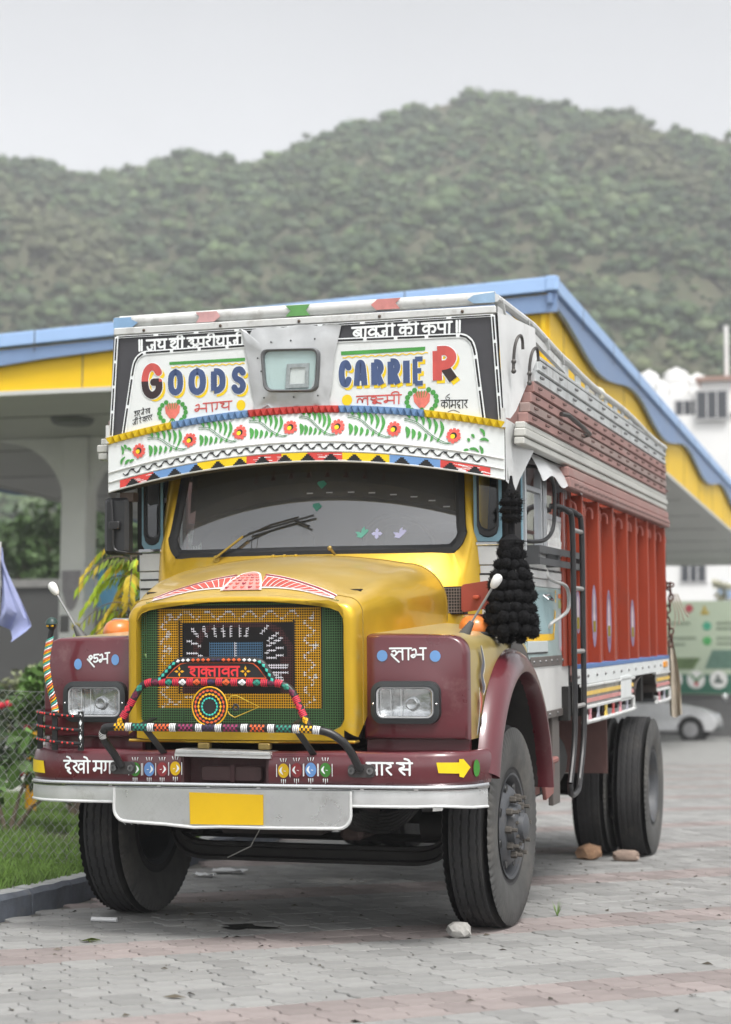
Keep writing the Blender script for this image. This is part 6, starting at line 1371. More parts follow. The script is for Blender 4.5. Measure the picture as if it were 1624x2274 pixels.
def band_marks(nm, items):
    """coloured bead diamonds and rings that wrap the front of a tube"""
    o, P_, r_ = bars[nm]; L_ = [0]
    for a, b in zip(P_, P_[1:]): L_.append(L_[-1] + np.linalg.norm(b - a))
    xs_ = np.array(L_)
    def TF(s_, v, d):
        i = np.interp(s_, xs_, range(len(P_))); a = int(min(i, len(P_) - 2)); c = P_[a] + (P_[a + 1] - P_[a]) * (i - a); t = P_[a + 1] - P_[a]; t /= np.linalg.norm(t)
        fwd = np.array([0, -1, 0.0]); fwd -= t * (fwd @ t); fwd /= np.linalg.norm(fwd); sd_ = np.cross(t, fwd); th = v / r_; q = c + (fwd * math.cos(th) + sd_ * math.sin(th)) * (r_ + d); return tuple(q)
    by = {}
    for s_, kind, col in items:
        mb = by.setdefault(col, MB())
        if kind == 'd':
            for ds, dv in ((-.011, 0), (.011, 0), (0, .0095), (0, -.0095)): mb.add([TF(s_ + ds - .0095, dv, .0016), TF(s_ + ds, dv + .0085, .0016), TF(s_ + ds + .0095, dv, .0016), TF(s_ + ds, dv - .0085, .0016)], [(0, 1, 2, 3)])
        elif kind == 'c':
            for i in range(-3, 4):
                for v in (-.012, 0, .012):
                    if (i + round(v / .012)) % 2 == 0 and abs(i) < 4: mb.add([TF(s_ + i * .010 - .005, v - .006, .0016), TF(s_ + i * .010 + .005, v - .006, .0016), TF(s_ + i * .010 + .005, v + .006, .0016), TF(s_ + i * .010 - .005, v + .006, .0016)], [(0, 1, 2, 3)])
        elif kind == 'r':
            for i in range(-1, 3):
                for j in range(6): v0 = -.024 + j * .008; mb.add([TF(s_ + (i - .5) * .0085 - .0027, v0, .0018), TF(s_ + (i - .5) * .0085 + .0027, v0, .0018), TF(s_ + (i - .5) * .0085 + .0027, v0 + .008, .0018), TF(s_ + (i - .5) * .0085 - .0027, v0 + .008, .0018)], [(0, 1, 2, 3)])
        elif kind == 'o':
            mb.add([TF(s_ - .011, 0, .0016), TF(s_, .008, .0016), TF(s_ + .011, 0, .0016), TF(s_, -.008, .0016)], [(0, 1, 2, 3)])
    for col, mb in by.items(): mb.build('bead_pattern', P('bead_' + col, {'y': (240, 180, 20), 'w': (240, 240, 240), 't': (50, 140, 120), 'T': (70, 205, 185), 'o': (232, 100, 50), 'm': (150, 50, 96), 'v': (64, 48, 84), 'r': (222, 52, 76), 'p': (110, 38, 66)}[col]), o, flat=True, kind='stuff')
def sx_of(nm, x):      # arc position for x
    P_ = bars[nm][1]; L_ = [0]
    for a, b in zip(P_, P_[1:]): L_.append(L_[-1] + np.linalg.norm(b - a))
    i0 = len(P_) // 8; return float(np.interp(x, [p[0] for p in P_[i0:-i0]], L_[i0:-i0]))
gx_ = lambda px: -.5309802 + .0007547 * px - .003
band_marks('lower_bar', [(sx_of('lower_bar', gx_(p)), k, c) for p, k, c in ((20, 'c', 'y'), (70, 'r', 'w'), (150, 'c', 't'), (222, 'r', 'w'), (300, 'c', 'o'), (372, 'r', 'w'), (460, 'c', 'm'), (548, 'r', 'w'), (612, 'c', 'v'), (678, 'r', 'w'), (760, 'c', 'm'), (850, 'r', 'w'), (936, 'c', 'o'), (1025, 'r', 'w'), (1108, 'c', 't'), (1188, 'r', 'w'), (1240, 'c', 'y'), (1315, 'r', 'w'))] + [(.20 + .0 * k, 'r', 'w') for k in (0,)])
hs_ = [(sx_of('hoop', gx_(p)), k, c) for p, k, c in ((195, 'r', 'r'), (245, 'd', 'p'), (292, 'r', 'r'), (338, 'd', 't'), (384, 'r', 'r'), (432, 'd', 'w'), (480, 'r', 'r'), (528, 'd', 'o'), (578, 'r', 'r'), (625, 'd', 'v'), (676, 'r', 'r'), (725, 'd', 'o'), (776, 'r', 'r'), (830, 'd', 'w'), (878, 'r', 'r'), (926, 'd', 't'), (972, 'r', 'r'), (1020, 'd', 'p'), (1064, 'r', 'r'))]
Lh = sum(np.linalg.norm(b - a) for a, b in zip(bars['hoop'][1], bars['hoop'][1][1:]))
for s_, k, c in ((.03, 'd', 'y'), (.065, 'r', 'r'), (.1, 'd', 'r'), (.135, 'r', 'r'), (.175, 'd', 'p'), (.215, 'd', 't')): hs_ += [(s_, k, c), (Lh - s_, k, c)]
band_marks('hoop', hs_)
Lt = sum(np.linalg.norm(b - a) for a, b in zip(bars['crown_bar'][1], bars['crown_bar'][1][1:]))
band_marks('crown_bar', [(Lt * (i + .5) / 26, 'o', ('T', 'T', 'T', 'T', 'T', 'w', 'w', 'w', 'o', 'o', 'o', 'o', 'v', 'v', 'o', 'o', 'o', 'o', 'w', 'w', 'w', 'T', 'T', 'T', 'T', 'T')[i]) for i in range(26)])
# name board
NB = lambda u, v, d: (u, -1.178 - d, v)
nbp = [(-.315, 1.293), (.228, 1.289), (.185, 1.35), (.16, 1.372), (.13, 1.378), (-.20, 1.380), (-.235, 1.372), (-.27, 1.345)]
o = MB().prism(nbp, NB, -.004, .004).build('name_board', gb, GD)
cn = np.mean(nbp, 0); MB().stroke([cn + (np.array(p) - cn) * np.array([.93, .82]) for p in nbp], .005, NB, .006, smooth=0, closed=True).build('board_line', P('bead_o', (232, 100, 50)), o, flat=True)
mb = MB(); write(mb, ['sha', 'kta', 'aa', 'va', 'ta'], (-.178, 1.310), (.0655, .0), (0, .043), .0095, NB, .006, jit=0); mb.build('lettering', P('name_red', (232, 60, 66)), o, flat=True)
for x in (-.228, .106):
    mb = MB()
    for a in range(4): dx, dz = math.cos(a * math.pi / 2), math.sin(a * math.pi / 2); mb.add([NB(x + dx * .004, 1.332 + dz * .004, .006), NB(x + dx * .013 - dz * .006, 1.332 + dz * .013 + dx * .006, .006), NB(x + dx * .026, 1.332 + dz * .026, .006), NB(x + dx * .013 + dz * .006, 1.332 + dz * .013 - dx * .006, .006)], [(0, 1, 2, 3)])
    mb.build('star', P('bead_y', (240, 180, 20)), o, flat=True)
# round beaded disc
dc = (-.066, 1.168); DB = lambda u, v, d: (u, -1.20 - d, v)
dsc = MB().lathe([(.086, .008), (.088, 0), (.084, -.006), (0, -.006)], (dc[0], -1.20, dc[1]), 'y', 36).build('beaded_disc', gb, GD, smooth=True, angle=30)
MB().tube([DB(dc[0] + .087 * math.cos(a), dc[1] + .091 * math.sin(a), .004) for a in np.linspace(0, 6.283, 40, endpoint=False)], .0035, 6, closed=True).build('disc_rim', P('bead_y', (240, 180, 20)), dsc, smooth=True)
for r_, n, sz, c_ in ((.072, 22, .0085, 'bead_o'), (.056, 20, .008, 'bead_y'), (.038, 16, .0068, 'bead_T')):
    mb = MB()
    for i in range(n):
        a = 2 * math.pi * i / n; c = np.array([dc[0] + r_ * math.cos(a), dc[1] + r_ * 1.04 * math.sin(a)]); t = np.array([-math.sin(a), math.cos(a)]); q = np.array([math.cos(a), math.sin(a)])
        mb.add([DB(*(c - t * sz * 1.25), .0072), DB(*(c + q * sz * .75), .0072), DB(*(c + t * sz * 1.25), .0072), DB(*(c - q * sz * .75), .0072)], [(0, 1, 2, 3)])
    mb.build('bead_ring', MATS.get('paint_' + c_) or P(c_, (70, 205, 185)), dsc, flat=True, kind='stuff')
zt = lambda px, py_: (-.5309802 + .0007547 * px, 1.8502143 - .0007049 * py_)
tw = P('twist', (190, 160, 50)); orn = part('wire_ornament', GD)
MB().tube([DB(*zt(735, 930), 0), DB(*zt(755, 900), 0), DB(*zt(790, 895), 0), DB(*zt(942, 970), 0), DB(*zt(780, 1040), 0), DB(*zt(745, 1020), 0), DB(*zt(735, 1000), 0)], .003, 6).build('wire', tw, orn)
mb = MB(); c = zt(788, 975)
for k in range(8): a = k * math.pi / 4; mb.sphere((c[0] + .013 * math.cos(a), -1.202, c[1] + .013 * math.sin(a)), .0065, 8, 5)
mb.build('wire_flower', gb, orn, smooth=True, kind='stuff')
# little railing and beaded wand on the left bumper corner
CR = part('corner_rail', T)
for i, z in enumerate((1.118, 1.052, .986)):
    pth = [(-.795, -1.06, z - .008), (-.92, -1.055, z + .0), (-1.02, -1.02, z + .008), (-1.085, -.95, z + .012), (-1.11, -.85, z + .014)]
    o = MB().tube(pth, .0085, 8, smooth=5).build('rail', gb, CR, smooth=True); mb = MB()
    for j in range(9): q = np.array(catmull(pth, 5)[min(2 + int(j * 1.4), 14)]); mb.sphere(tuple(q + np.array([0, -.0085, 0])), .006, 6, 4)
    mb.build('bead', P('bead_r2', (214, 66, 62)), o, kind='stuff')
for x, y in ((-.80, -1.06), (-.945, -1.05), (-1.07, -.96)):
    o = MB().box(x - .014, x + .014, y + .004, y + .012, .945, 1.135).build('post', gb, CR)
    if x > -.82: mb = MB(); [mb.add([(x - .008, y + .002, z), (x, y + .002, z + .016), (x + .008, y + .002, z), (x, y + .002, z - .016)], [(0, 1, 2, 3)]) for z in np.linspace(.975, 1.115, 5)]; mb.build('white_diamond', pw, o, flat=True, kind='stuff')
WN = part('beaded_wand', T); wpth = catmull([(-.952, -1.03, .945), (-.950, -1.03, 1.10), (-.958, -1.02, 1.16), (-.995, -1.01, 1.28), (-1.012, -1.0, 1.38), (-.998, -1.0, 1.47), (-.984, -1.0, 1.545)], 8)
MB().tube(wpth, .0135, 10).build('wand_rod', gb, WN, smooth=True)
for ci, col in enumerate(((240, 180, 20), (232, 110, 60), (240, 240, 240), (60, 160, 140))):
    mb = MB(); k = len(wpth)
    for turn in range(9):
        pts = []
        for j in range(10):
            s_ = (.20 + .66 * ((turn + ci / 4) / 9.0) + .05 * j / 9); i = s_ * (k - 1); a = int(i); c = wpth[a] + (wpth[min(a + 1, k - 1)] - wpth[a]) * (i - a); th = R(-110 + 220 * j / 9)
            pts.append((c[0] + .0148 * math.sin(th), c[1] - .0148 * math.cos(th), c[2]))
        mb.tube(pts, .0038, 5)
    mb.build('spiral_beads', P('wand%d' % ci, col), WN, smooth=True, kind='stuff')
c = wpth[-1]
MB().sphere((c[0], c[1], c[2] + .012), .024, 12, 8).build('wand_head', gb, WN, smooth=True)
MB().lathe([(.032, 0), (.031, .006), (.027, .02), (.016, .032), (0, .036)], (c[0], c[1], c[2] + .018), 'z', 16).build('wand_cap', mat('cap_teal', lin(44, 66, 62), .4, var=.3, scale=30), WN, smooth=True)
for k in (-1, 1): MB().sphere((c[0] + k * .012, c[1] - .021, c[2] + .010), .0065, 8, 5, (1.4, .5, .8)).build('wand_bead', P('bead_y', (240, 180, 20)), WN, smooth=True)

# ---------------------------------------------------------------- wheels
dusty = mat('tyre_sidewall', (.075, .075, .073), .88, var=.3, scale=9, dirt=.5, dcol=(.135, .128, .115), dscale=3, bump=.1, bscale=30)
tyrem = mat('tyre_rubber', (.03, .03, .031), .82, var=.28, scale=11, dirt=.4, dcol=(.07, .065, .058), dscale=4, bump=.1, bscale=30)
rimm = mat('rim_grey_paint', (.075, .08, .088), .5, var=.2, scale=8, dirt=.3, dcol=(.12, .10, .08), dscale=5)
nutm = mat('nut_dusty', (.11, .10, .088), .6, metal=.3, var=.25, scale=20)
RT, WT = .518, .262
def tyre_mesh(worn):
    # profile across the tyre: offset along the axle, radius
    half = [(0, RT), (.03, RT), (.06, RT), (.09, RT - .001), (.106, RT - .004), (.117, RT - .011), (.1235, RT - .024), (.127, RT - .045), (.1305, RT - .075), (.1315, RT - .105), (.130, RT - .14), (.124, RT - .18), (.112, RT - .215), (.104, RT - .238), (.094, RT - .255), (.085, RT - .262)]
    tread = np.linspace(-.106, .106, 44)
    prof = [(-o, r_) for o, r_ in half[:4:-1]] + [(t, np.interp(abs(t), [h[0] for h in half], [h[1] for h in half])) for t in tread] + half[5:]
    nA = 216; rows = []
    for o, r_ in prof:
        row = []
        for i in range(nA):
            a = 2 * math.pi * i / nA; rr = r_; oo = o
            if abs(o) <= .107:
                tri = abs(((i * 54 / nA) % 1) * 2 - 1) * 2 - 1
                for g_ in (-.062, -.021, .021, .062):
                    if abs(o - g_ - .0042 * tri) < .0042: rr -= .009 if not worn else .005
            elif r_ > RT - .075:           # shoulder ribs
                if (i * 72 // nA) % 1 == 0 and (i % 3) == 0: oo = o * .962; rr -= .006
            row.append((oo, rr * math.cos(a), rr * math.sin(a)))
        rows.append(row)
    mb = MB(); mb.grid(rows, closed_v=True, flip=True); return mb.mesh('tyre', smooth=True, angle=28, merge=False)
tm = tyre_mesh(0); tm.materials.append(tyrem); tm.materials.append(dusty)
tm2 = tyre_mesh(1); tm2.materials.append(tyrem); tm2.materials.append(dusty)
for m__ in (tm, tm2):
    for p in m__.polygons:
        if abs(p.center.x) > .112: p.material_index = 1
def wheel(x, y, out, front, steer=0, label=None):
    """out: +1 outer face to +X"""
    W_ = bpy.data.objects.new('wheel', None); COL.objects.link(W_); W_.parent = T; W_.matrix_basis = Matrix.Translation((x, y, RT - .004)) @ Matrix.Rotation(steer, 4, 'Z') @ Matrix.Rotation(rnd.uniform(0, 1), 4, 'X')
    if label: W_['label'] = label
    def sub(n, me): o = bpy.data.objects.new(n, me); COL.objects.link(o); o.parent = W_; return o
    sub('tyre', tm if front else tm2)
    s_ = out
    def put(mb, n, m_, smooth=True, angle=35): me = mb.mesh(n, smooth, angle=angle); me.materials.append(m_); return sub(n, me)
    mb = MB(); mb.lathe([(.250, s_ * .095), (.268, s_ * .108), (.272, s_ * .114), (.262, s_ * .112), (.245, s_ * .09), (.236, s_ * .03), (.236, -s_ * .09), (.262, -s_ * .112)], (0, 0, 0), 'x', 48, caps=False); put(mb, 'rim', rimm)
    if front:
        prof = [(.238, .035), (.225, .062), (.205, .092), (.185, .112), (.160, .118), (.135, .118), (.118, .112), (.116, .125), (.110, .15), (.095, .158), (.070, .160), (.066, .185), (.045, .195), (0, .197)]
        mb = MB(); mb.lathe([(r_, s_ * h) for r_, h in prof], (0, 0, 0), 'x', 48, caps=False); put(mb, 'disc', rimm)
        for i in range(8):
            a = 2 * math.pi * i / 8; mb = MB(); mb.lathe([(.024, s_ * .100), (.022, s_ * .1045), (0, s_ * .1045)], (0, .205 * math.cos(a), .205 * math.sin(a)), 'x', 14); put(mb, 'hand_hole', blk)
        for i in range(10):
            a = 2 * math.pi * (i + .5) / 10; mb = MB(); mb.lathe([(.019, s_ * .112), (.019, s_ * .145), (.015, s_ * .150), (.0105, s_ * .150), (.0105, s_ * .178), (0, s_ * .178)], (0, .148 * math.cos(a), .148 * math.sin(a)), 'x', 6); put(mb, 'wheel_nut', nutm, False)
        for i in range(8):
            a = 2 * math.pi * (i + .2) / 8; mb = MB(); mb.lathe([(.009, s_ * .155), (.009, s_ * .170), (0, s_ * .170)], (0, .092 * math.cos(a), .092 * math.sin(a)), 'x', 6); put(mb, 'hub_bolt', nutm, False)
    else:
        prof = [(.238, .06), (.225, .02), (.20, -.03), (.165, -.05), (.12, -.055), (.116, .02), (.10, .06), (.07, .075), (0, .08)]
        mb = MB(); mb.lathe([(r_, s_ * h) for r_, h in prof], (0, 0, 0), 'x', 40, caps=False); put(mb, 'disc', rimm)
        for i in range(10):
            a = 2 * math.pi * i / 10; mb = MB(); mb.lathe([(.018, -s_ * .055), (.018, -s_ * .015), (0, -s_ * .012)], (0, .148 * math.cos(a), .148 * math.sin(a)), 'x', 6); put(mb, 'wheel_nut', nutm, False)
    return W_
STE = R(-2.2)
wheel(.985, .10, 1, True, STE, 'dusty front wheel with protruding hub nuts'); wheel(-.985, .10, -1, True, STE, 'front wheel beside the kerb')
for sg in (1, -1): wheel(sg * 1.075, 4.75, sg, False); wheel(sg * .775, 4.75, -sg, False)
# ---------------------------------------------------------------- chassis, axles
def world_part(o): o.matrix_basis = Matrix.Identity(4); return o
cha = mat('chassis_black', (.022, .021, .020), .7, var=.3, scale=8); rust = mat('chassis_rust', lin(104, 72, 66), .7, var=.25, scale=8)
mb = MB(); ap = catmull([(-.86, 0, .52), (-.80, 0, .50), (-.74, 0, .40), (-.64, 0, .348), (-.4, 0, .342), (.4, 0, .342), (.64, 0, .348), (.74, 0, .40), (.80, 0, .50), (.86, 0, .52)], 5)
rows = [[(p[0], .1 + dy, p[2] + dz) for dy, dz in ((-.045, -.048), (.045, -.048), (.045, -.03), (.02, -.02), (.02, .02), (.045, .03), (.045, .048), (-.045, .048), (-.045, .03), (-.02, .02), (-.02, -.02), (-.045, -.03))] for p in ap]
mb.grid(rows, closed_v=True); mb.f += [list(range(12)), [(len(ap) - 1) * 12 + k for k in range(12)][::-1]]; mb.c += [None, None]; world_part(mb.build('front_axle', cha, T))
[world_part(MB().tube([(k * .62, .1, .50), (k * .9, .1, .52)], .075, 12).build('steering_knuckle', cha, T, smooth=True)) for k in (-1, 1)]
world_part(MB().tube([(-.75, .28, .42), (.75, .28, .42)], .022, 8).build('tie_rod', cha, T)); world_part(MB().tube([(-.9, 4.75, .5), (-.25, 4.75, .52), (.25, 4.75, .52), (.9, 4.75, .5)], .085, 12).sphere((0, 4.75, .52), .22, 14, 10).build('rear_axle', cha, T, smooth=True))
for sg in (-1, 1):
    MB().box(sg * .42 - .04, sg * .42 + .04, -.92, 5.6, .70, .93).build('chassis_rail', cha, T)
    for y0, y1, zz in ((-.75, .95, .46), (4.0, 5.5, .50)):
        mb = MB()
        for k in range(6): yy = np.linspace(y0 + .06 * k, y1 - .06 * k, 10); mb.grid([[(sg * .42 + dx, y, zz + .018 * k + .16 * ((y - (y0 + y1) / 2) / ((y1 - y0) / 2)) ** 2 + dz) for dx, dz in ((-.035, 0), (.035, 0), (.035, .014), (-.035, .014))] for y in yy], closed_v=True)
        mb.build('leaf_spring', cha, T, kind='stuff')
MB().box(-.32, .30, -.55, .45, .50, .95).build('engine', mat('engine_dark', (.03, .024, .022), .7, var=.4, scale=6), T, bevel=.05)
MB().box(.30, .42, -.35, .0, .46, .72).build('steering_box', mat('steer_brown', (.06, .04, .036), .7, var=.3), T, bevel=.02)
MB().box(-.22, .22, .4, 1.5, .52, .8).build('gearbox', mat('engine_dark', (.03, .024, .022), .7), T, bevel=.08)
MB().box(-.98, -.5, 1.35, 2.5, .48, .98).build('light_block_box', cha, T, bevel=.02); MB().box(-.40, .40, .9, 1.15, .42, .92).build('light_block_bar', cha, T); MB().tube([(-.7, 2.9, .72), (-.7, 3.7, .72)], .17, 14).build('light_block_tank', cha, T, smooth=True); MB().box(-.5, .5, 2.6, 2.75, .5, .92).build('light_block_bar', cha, T)  # dark boxes, bars and tank added to block light and deepen the under-chassis shade
MB().tube([(0, 1.5, .62), (0, 4.6, .56)], .06, 10).build('prop_shaft', cha, T, smooth=True)
MB().tube([(-.03, -.5, .6), (-.08, -.62, .45), (-.18, -.68, .40)], .003, 5).build('loose_wire', mat('wire_dull', (.3, .3, .28), .6), T)
# ---------------------------------------------------------------- cab side: door, windows, fittings (both sides, the right one is seen)
silv = mat('window_alu', (.56, .58, .60), .35, metal=.6, var=.08, scale=12)
drm = mat('door_teal', lin(168, 190, 190), .38, var=.08, scale=5, coat=.3, dirt=.08, dcol=(.33, .34, .33))
dgrey = mat('strip_grey', lin(112, 106, 102), .5, metal=.3, var=.15, scale=9)
skw = mat('skirt_ribbed', (.60, .60, .585), .5, var=.06, scale=8, dirt=.15, dcol=(.40, .38, .35), dscale=5)
bgr = mat('rack_grey', (.05, .052, .055), .45, var=.15)
for sg in (1, -1):
    Dn = 'cab_side'; CS = part(Dn, T)
    DF = lambda u, v, d, sg=sg: (sg * (1.1 + .012 * u + d), .476 + .97 * u, 1.508 + (v - 1.508) * 1.049)     # u along the door, v up, d outwards
    def bx(n, m_, u0, u1, v0, v1, d0, d1, bev=.003): return MB().prism([(u0, v0), (u1, v0), (u1, v1), (u0, v1)], DF, d0, d1).build(n, m_, CS, bevel=bev)
    bx('pillar_front', teal, -.005, .03, 1.93, 2.56, -.09, -.005); bx('door_upper', MATS['cab_dark'], .03, 1.27, 2.40, 2.56, -.05, -.012, 0)
    # window frames
    for u0, u1, v0, v1 in ((.012, .04, 1.95, 2.42), (.44, .462, 1.95, 2.40), (.515, .535, 1.95, 2.40), (.56, .60, 1.95, 2.40), (1.09, 1.125, 1.94, 2.42), (1.16, 1.215, 1.93, 2.45)): bx('window_post', silv, u0, u1, v0, v1, -.02, .012)
    bx('window_bar', silv, .04, .44, 2.245, 2.272, -.015, .008); bx('window_bar', silv, .60, 1.09, 2.118, 2.15, -.015, .010); bx('window_bar', silv, .02, 1.2, 1.925, 1.955, -.02, .012)
    for u0, u1, v0, v1 in ((.04, .44, 1.955, 2.245), (.04, .44, 2.272, 2.42), (.60, 1.09, 2.15, 2.42)): MB().poly([(u0, v0), (u1, v0), (u1, v1), (u0, v1)], DF, -.010).build('window_glass', glass('glass_side', (.70, .74, .74), .9), CS, flat=True)
    for u in (.20, .24): bx('curtain_rail', MATS['cab_inside'], u, u + .02, 1.95, 2.24, -.08, -.05, 0)
    mb = MB()                 # expanded metal over the lower rear pane
    for i in range(-3, 12):
        for s_ in (1, -1):
            pts = []
            for k in range(9):
                v = 1.955 + .163 * k / 8; u = .60 + i * .045 + s_ * .163 * k / 8 * .42
                if .60 <= u <= 1.09: pts.append(DF(u, v, .004 + .002 * s_))
            if len(pts) > 1: mb.tube(pts, .0042, 5)
    mb.build('expanded_mesh', alumw, CS, kind='stuff')
    # curled sheet hoods over the windows
    for u0, u1 in ((.03, .60), (.60, 1.24)):
        mb = MB(); rows = []
        for t in np.linspace(0, 1, 9):
            row = []
            for k in np.linspace(0, 1, 13):
                u = u0 + (u1 - u0) * k; sc_ = .035 * math.cos(k * 2 * math.pi)
                row.append(DF(u, 2.445 - .115 * t ** 1.6 - .045 * t * (math.cos(k * 2 * math.pi) * .5 + .5), .0 + .105 * t ** .8))
            rows.append(row)
        mb.grid(rows); mb.build('window_hood', mat('hood_sheet', (.68, .69, .69), .35, metal=.3, var=.06), CS, smooth=True)
    MB().tube([DF(u, v, .012) for u, v in ((.66, 2.46), (.66, 2.50), (.70, 2.52), (1.0, 2.51), (1.08, 2.49), (1.09, 2.46))], .008, 6, smooth=4).build('drip_rail', alumw, CS, smooth=True)
    # flat bar rack
    for v in (1.935, 1.872): MB().prism([(.03, v - .018), (1.285, v - .018), (1.285, v + .018), (.03, v + .018)], DF, .075, .082).build('rack_bar', bgr, CS)
    for u in (.03, .60, 1.25): MB().prism([(u, 1.854), (u + .045, 1.854), (u + .045, 1.953), (u, 1.953)], DF, .0, .0745).build('rack_upright', bgr, CS)
    # silver corrugated belt and lower panel
    for v0, v1, d in ((1.835, 1.922, .0), (1.79, 1.832, .008), (1.745, 1.787, .0)): bx('belt_panel', alumw, .0, 1.235, v0, v1, -.03, d)
    mb = MB(); [mb.prism([(u, 1.8335), (u + .13, 1.8335), (u + .13, 1.842), (u, 1.842)], DF, 0, .0095) for u in np.arange(.03, 1.2, .15)]; mb.build('belt_slot', blk, CS, kind='stuff')
    bx('door_lower', drm, .0, 1.235, 1.36, 1.743, -.03, .0); bx('door_edge', mat('edge_teal', lin(70, 100, 100), .5), 1.19, 1.235, 1.36, 1.743, .0005, .004, 0)
    # painted panel decoration
    PD = lambda u, v, d: DF(u, v, .002 + d)
    mb = MB(); mb.stroke([(.0, 1.475), (.735, 1.475), (.79, 1.50), (.82, 1.56), (.845, 1.62)], .036, PD, .0, smooth=3, caps=False); [mb.poly([(.848, v), (.872, v), (.872, v + .018), (.848, v + .018)], PD) for v in (1.665, 1.69, 1.715)]; mb.build('yellow_frame', P('door_yellow', (246, 196, 20)), CS, flat=True)
    MB().poly([(.0, 1.497), (.70, 1.497), (.75, 1.53), (.82, 1.72), (.0, 1.72)], PD, -.0008).build('door_field', P('door_field', (150, 178, 182)), CS, flat=True)
    MB().poly([(.94, 1.69), (1.06, 1.69), (1.06, 1.715), (.94, 1.715)], PD).build('door_mark', P('door_orange', (235, 120, 40)), CS, flat=True); MB().poly([(.94, 1.635), (1.06, 1.635), (1.06, 1.68), (.94, 1.68)], PD).build('door_mark', P('door_olive', (160, 170, 110)), CS, flat=True)
    mb = MB(); mb.stroke([(1.07, 1.71), (1.085, 1.6), (1.06, 1.45), (1.0, 1.40)], .022, PD); mb.build('door_line', P('door_pink', (226, 170, 178)), CS, flat=True)
    MB().poly([(.94, 1.40), (1.03, 1.42), (1.05, 1.60), (.94, 1.60)], PD, -.0004).build('door_mark', P('door_lilac', (186, 186, 196)), CS, flat=True)
    bx('locker_flap', mat('flap_pale', lin(196, 204, 204), .4, var=.06), .05, .60, 1.395, 1.455, .0, .006); bx('flap_gap', blk, .05, .60, 1.388, 1.394, .0, .004, 0)
    # handles
    MB().tube([DF(u, v, d) for u, v, d in ((.60, 1.85, .0), (.60, 1.80, .015), (.64, 1.78, .04), (.74, 1.755, .085), (.78, 1.70, .095), (.77, 1.62, .09), (.69, 1.575, .05), (.64, 1.55, .02), (.638, 1.525, .0))], .011, 8, smooth=4).build('grab_handle', mat('handle_white', (.60, .60, .59), .35, metal=.5), CS, smooth=True)
    MB().tube([DF(u, v, d) for u, v, d in ((.50, 1.70, 0), (.50, 1.68, .03), (.60, 1.675, .04), (.66, 1.69, .02), (.60, 1.705, .015), (.50, 1.70, 0))], .007, 6).build('door_latch', chrome, CS, smooth=True)
    if sg > 0: MB().tube([DF(u, v, d) for u, v, d in ((.02, 2.365, .0), (.14, 2.365, .05), (.28, 2.345, .085), (.36, 2.28, .10), (.37, 2.15, .10), (.34, 2.05, .095), (.25, 1.99, .07), (.12, 1.975, .03), (.02, 1.975, 0))], .0115, 8, smooth=5).build('guard_hoop', gb, CS, smooth=True)
    # lower strip, ribbed skirt
    bx('rivet_strip', dgrey, .13, 1.262, 1.318, 1.372, -.02, .006)
    for u in np.arange(.2, 1.25, .165): MB().sphere(DF(u, 1.345, .006), .009, 8, 5).build('rivet', MATS['bolt_grey'], CS, smooth=True)
    mb = MB(); rows = []
    for i in range(101):
        u = .20 + 1.055 * i / 100; lo = 1.075; rows.append([DF(u, v, .0025 * math.sin(i * 2.1)) for v in (min(lo, 1.317), 1.318)])
    mb.grid(rows); mb.build('ribbed_skirt', skw, CS, smooth=True)
    bx('skirt_strip', dgrey, .56, 1.262, 1.035, 1.076, -.02, .006)
    for u in (.62, .85, 1.1): MB().sphere(DF(u, 1.056, .006), .009, 8, 5).build('rivet', MATS['bolt_grey'], CS, smooth=True)
    bx('rear_edge', blk, 1.236, 1.266, 1.03, 1.93, -.03, .004)
    mb = MB(); rows = []      # rubber arch strip with rivets
    for a in np.linspace(R(88), R(164), 24): rows.append([(sg * xx, AC[0] + .03 - rr * math.cos(a) * .95, AC[1] + rr * math.sin(a)) for rr, xx in ((.935, 1.100), (.93, 1.124), (.86, 1.124))])
    mb.grid(rows); mb.build('arch_strip', mat('strip_rubber', (.09, .085, .08), .6, var=.2), CS, smooth=True)
    MB().box(min(sg * .95, sg * 1.08), max(sg * .95, sg * 1.08), .70, 1.66, 1.08, 1.34).build('sill', dark, CS)
# tall mirror on the left
MR = part('mirror', T); MB().prism(rrect(-1.150, -1.005, 1.948, 2.262, .025, 5), FRONT, -.03, .06).build('mirror_shell', mat('mirror_black', (.022, .023, .025), .42), MR, bevel=.02)
MB().tube([(-1.10, -.04, 2.25), (-1.085, -.05, 2.1), (-1.08, -.045, 1.98), (-1.0, -.03, 1.955), (-.98, .1, 1.955)], .008, 6, smooth=4).build('mirror_arm', gb, MR, smooth=True)
MB().prism(rrect(-1.105, -1.045, 2.085, 2.13, .01, 3), FRONT, -.06, -.028).build('mirror_clamp', gb, MR, bevel=.004); MB().box(-1.06, -.98, -.01, .06, 2.24, 2.29).build('mirror_bracket', mat('bracket_rust', (.07, .05, .04), .7), MR)

# ---------------------------------------------------------------- cargo body
CB_ = part('cargo_body', T); YF, YR = 1.72, 5.68
brn = mat('plank_brown', lin(158, 122, 116), .6, var=.14, scale=6, dirt=.25, dcol=(.36, .30, .28), dscale=5, stretch=(1, .3, 1))
brg = mat('plank_grey', lin(152, 132, 126), .6, var=.14, scale=6, dirt=.25, dcol=(.42, .41, .40), dscale=6, stretch=(1, .3, 1))
plw = mat('plank_white', (.52, .54, .54), .5, var=.12, scale=8, dirt=.45, dcol=(.22, .21, .2), dscale=7)
pkm = mat('peg_iron', (.16, .10, .09), .6)
MB().box(-1.14, 1.14, YF, YR, 1.18, 1.24).build('floor', cha, CB_); MB().box(-1.13, 1.13, YF, YF + .05, 1.2, 3.0).build('headboard', brn, CB_); MB().box(-1.15, 1.15, YR - .04, YR, 1.2, 2.95).build('tailboard', redp, CB_)
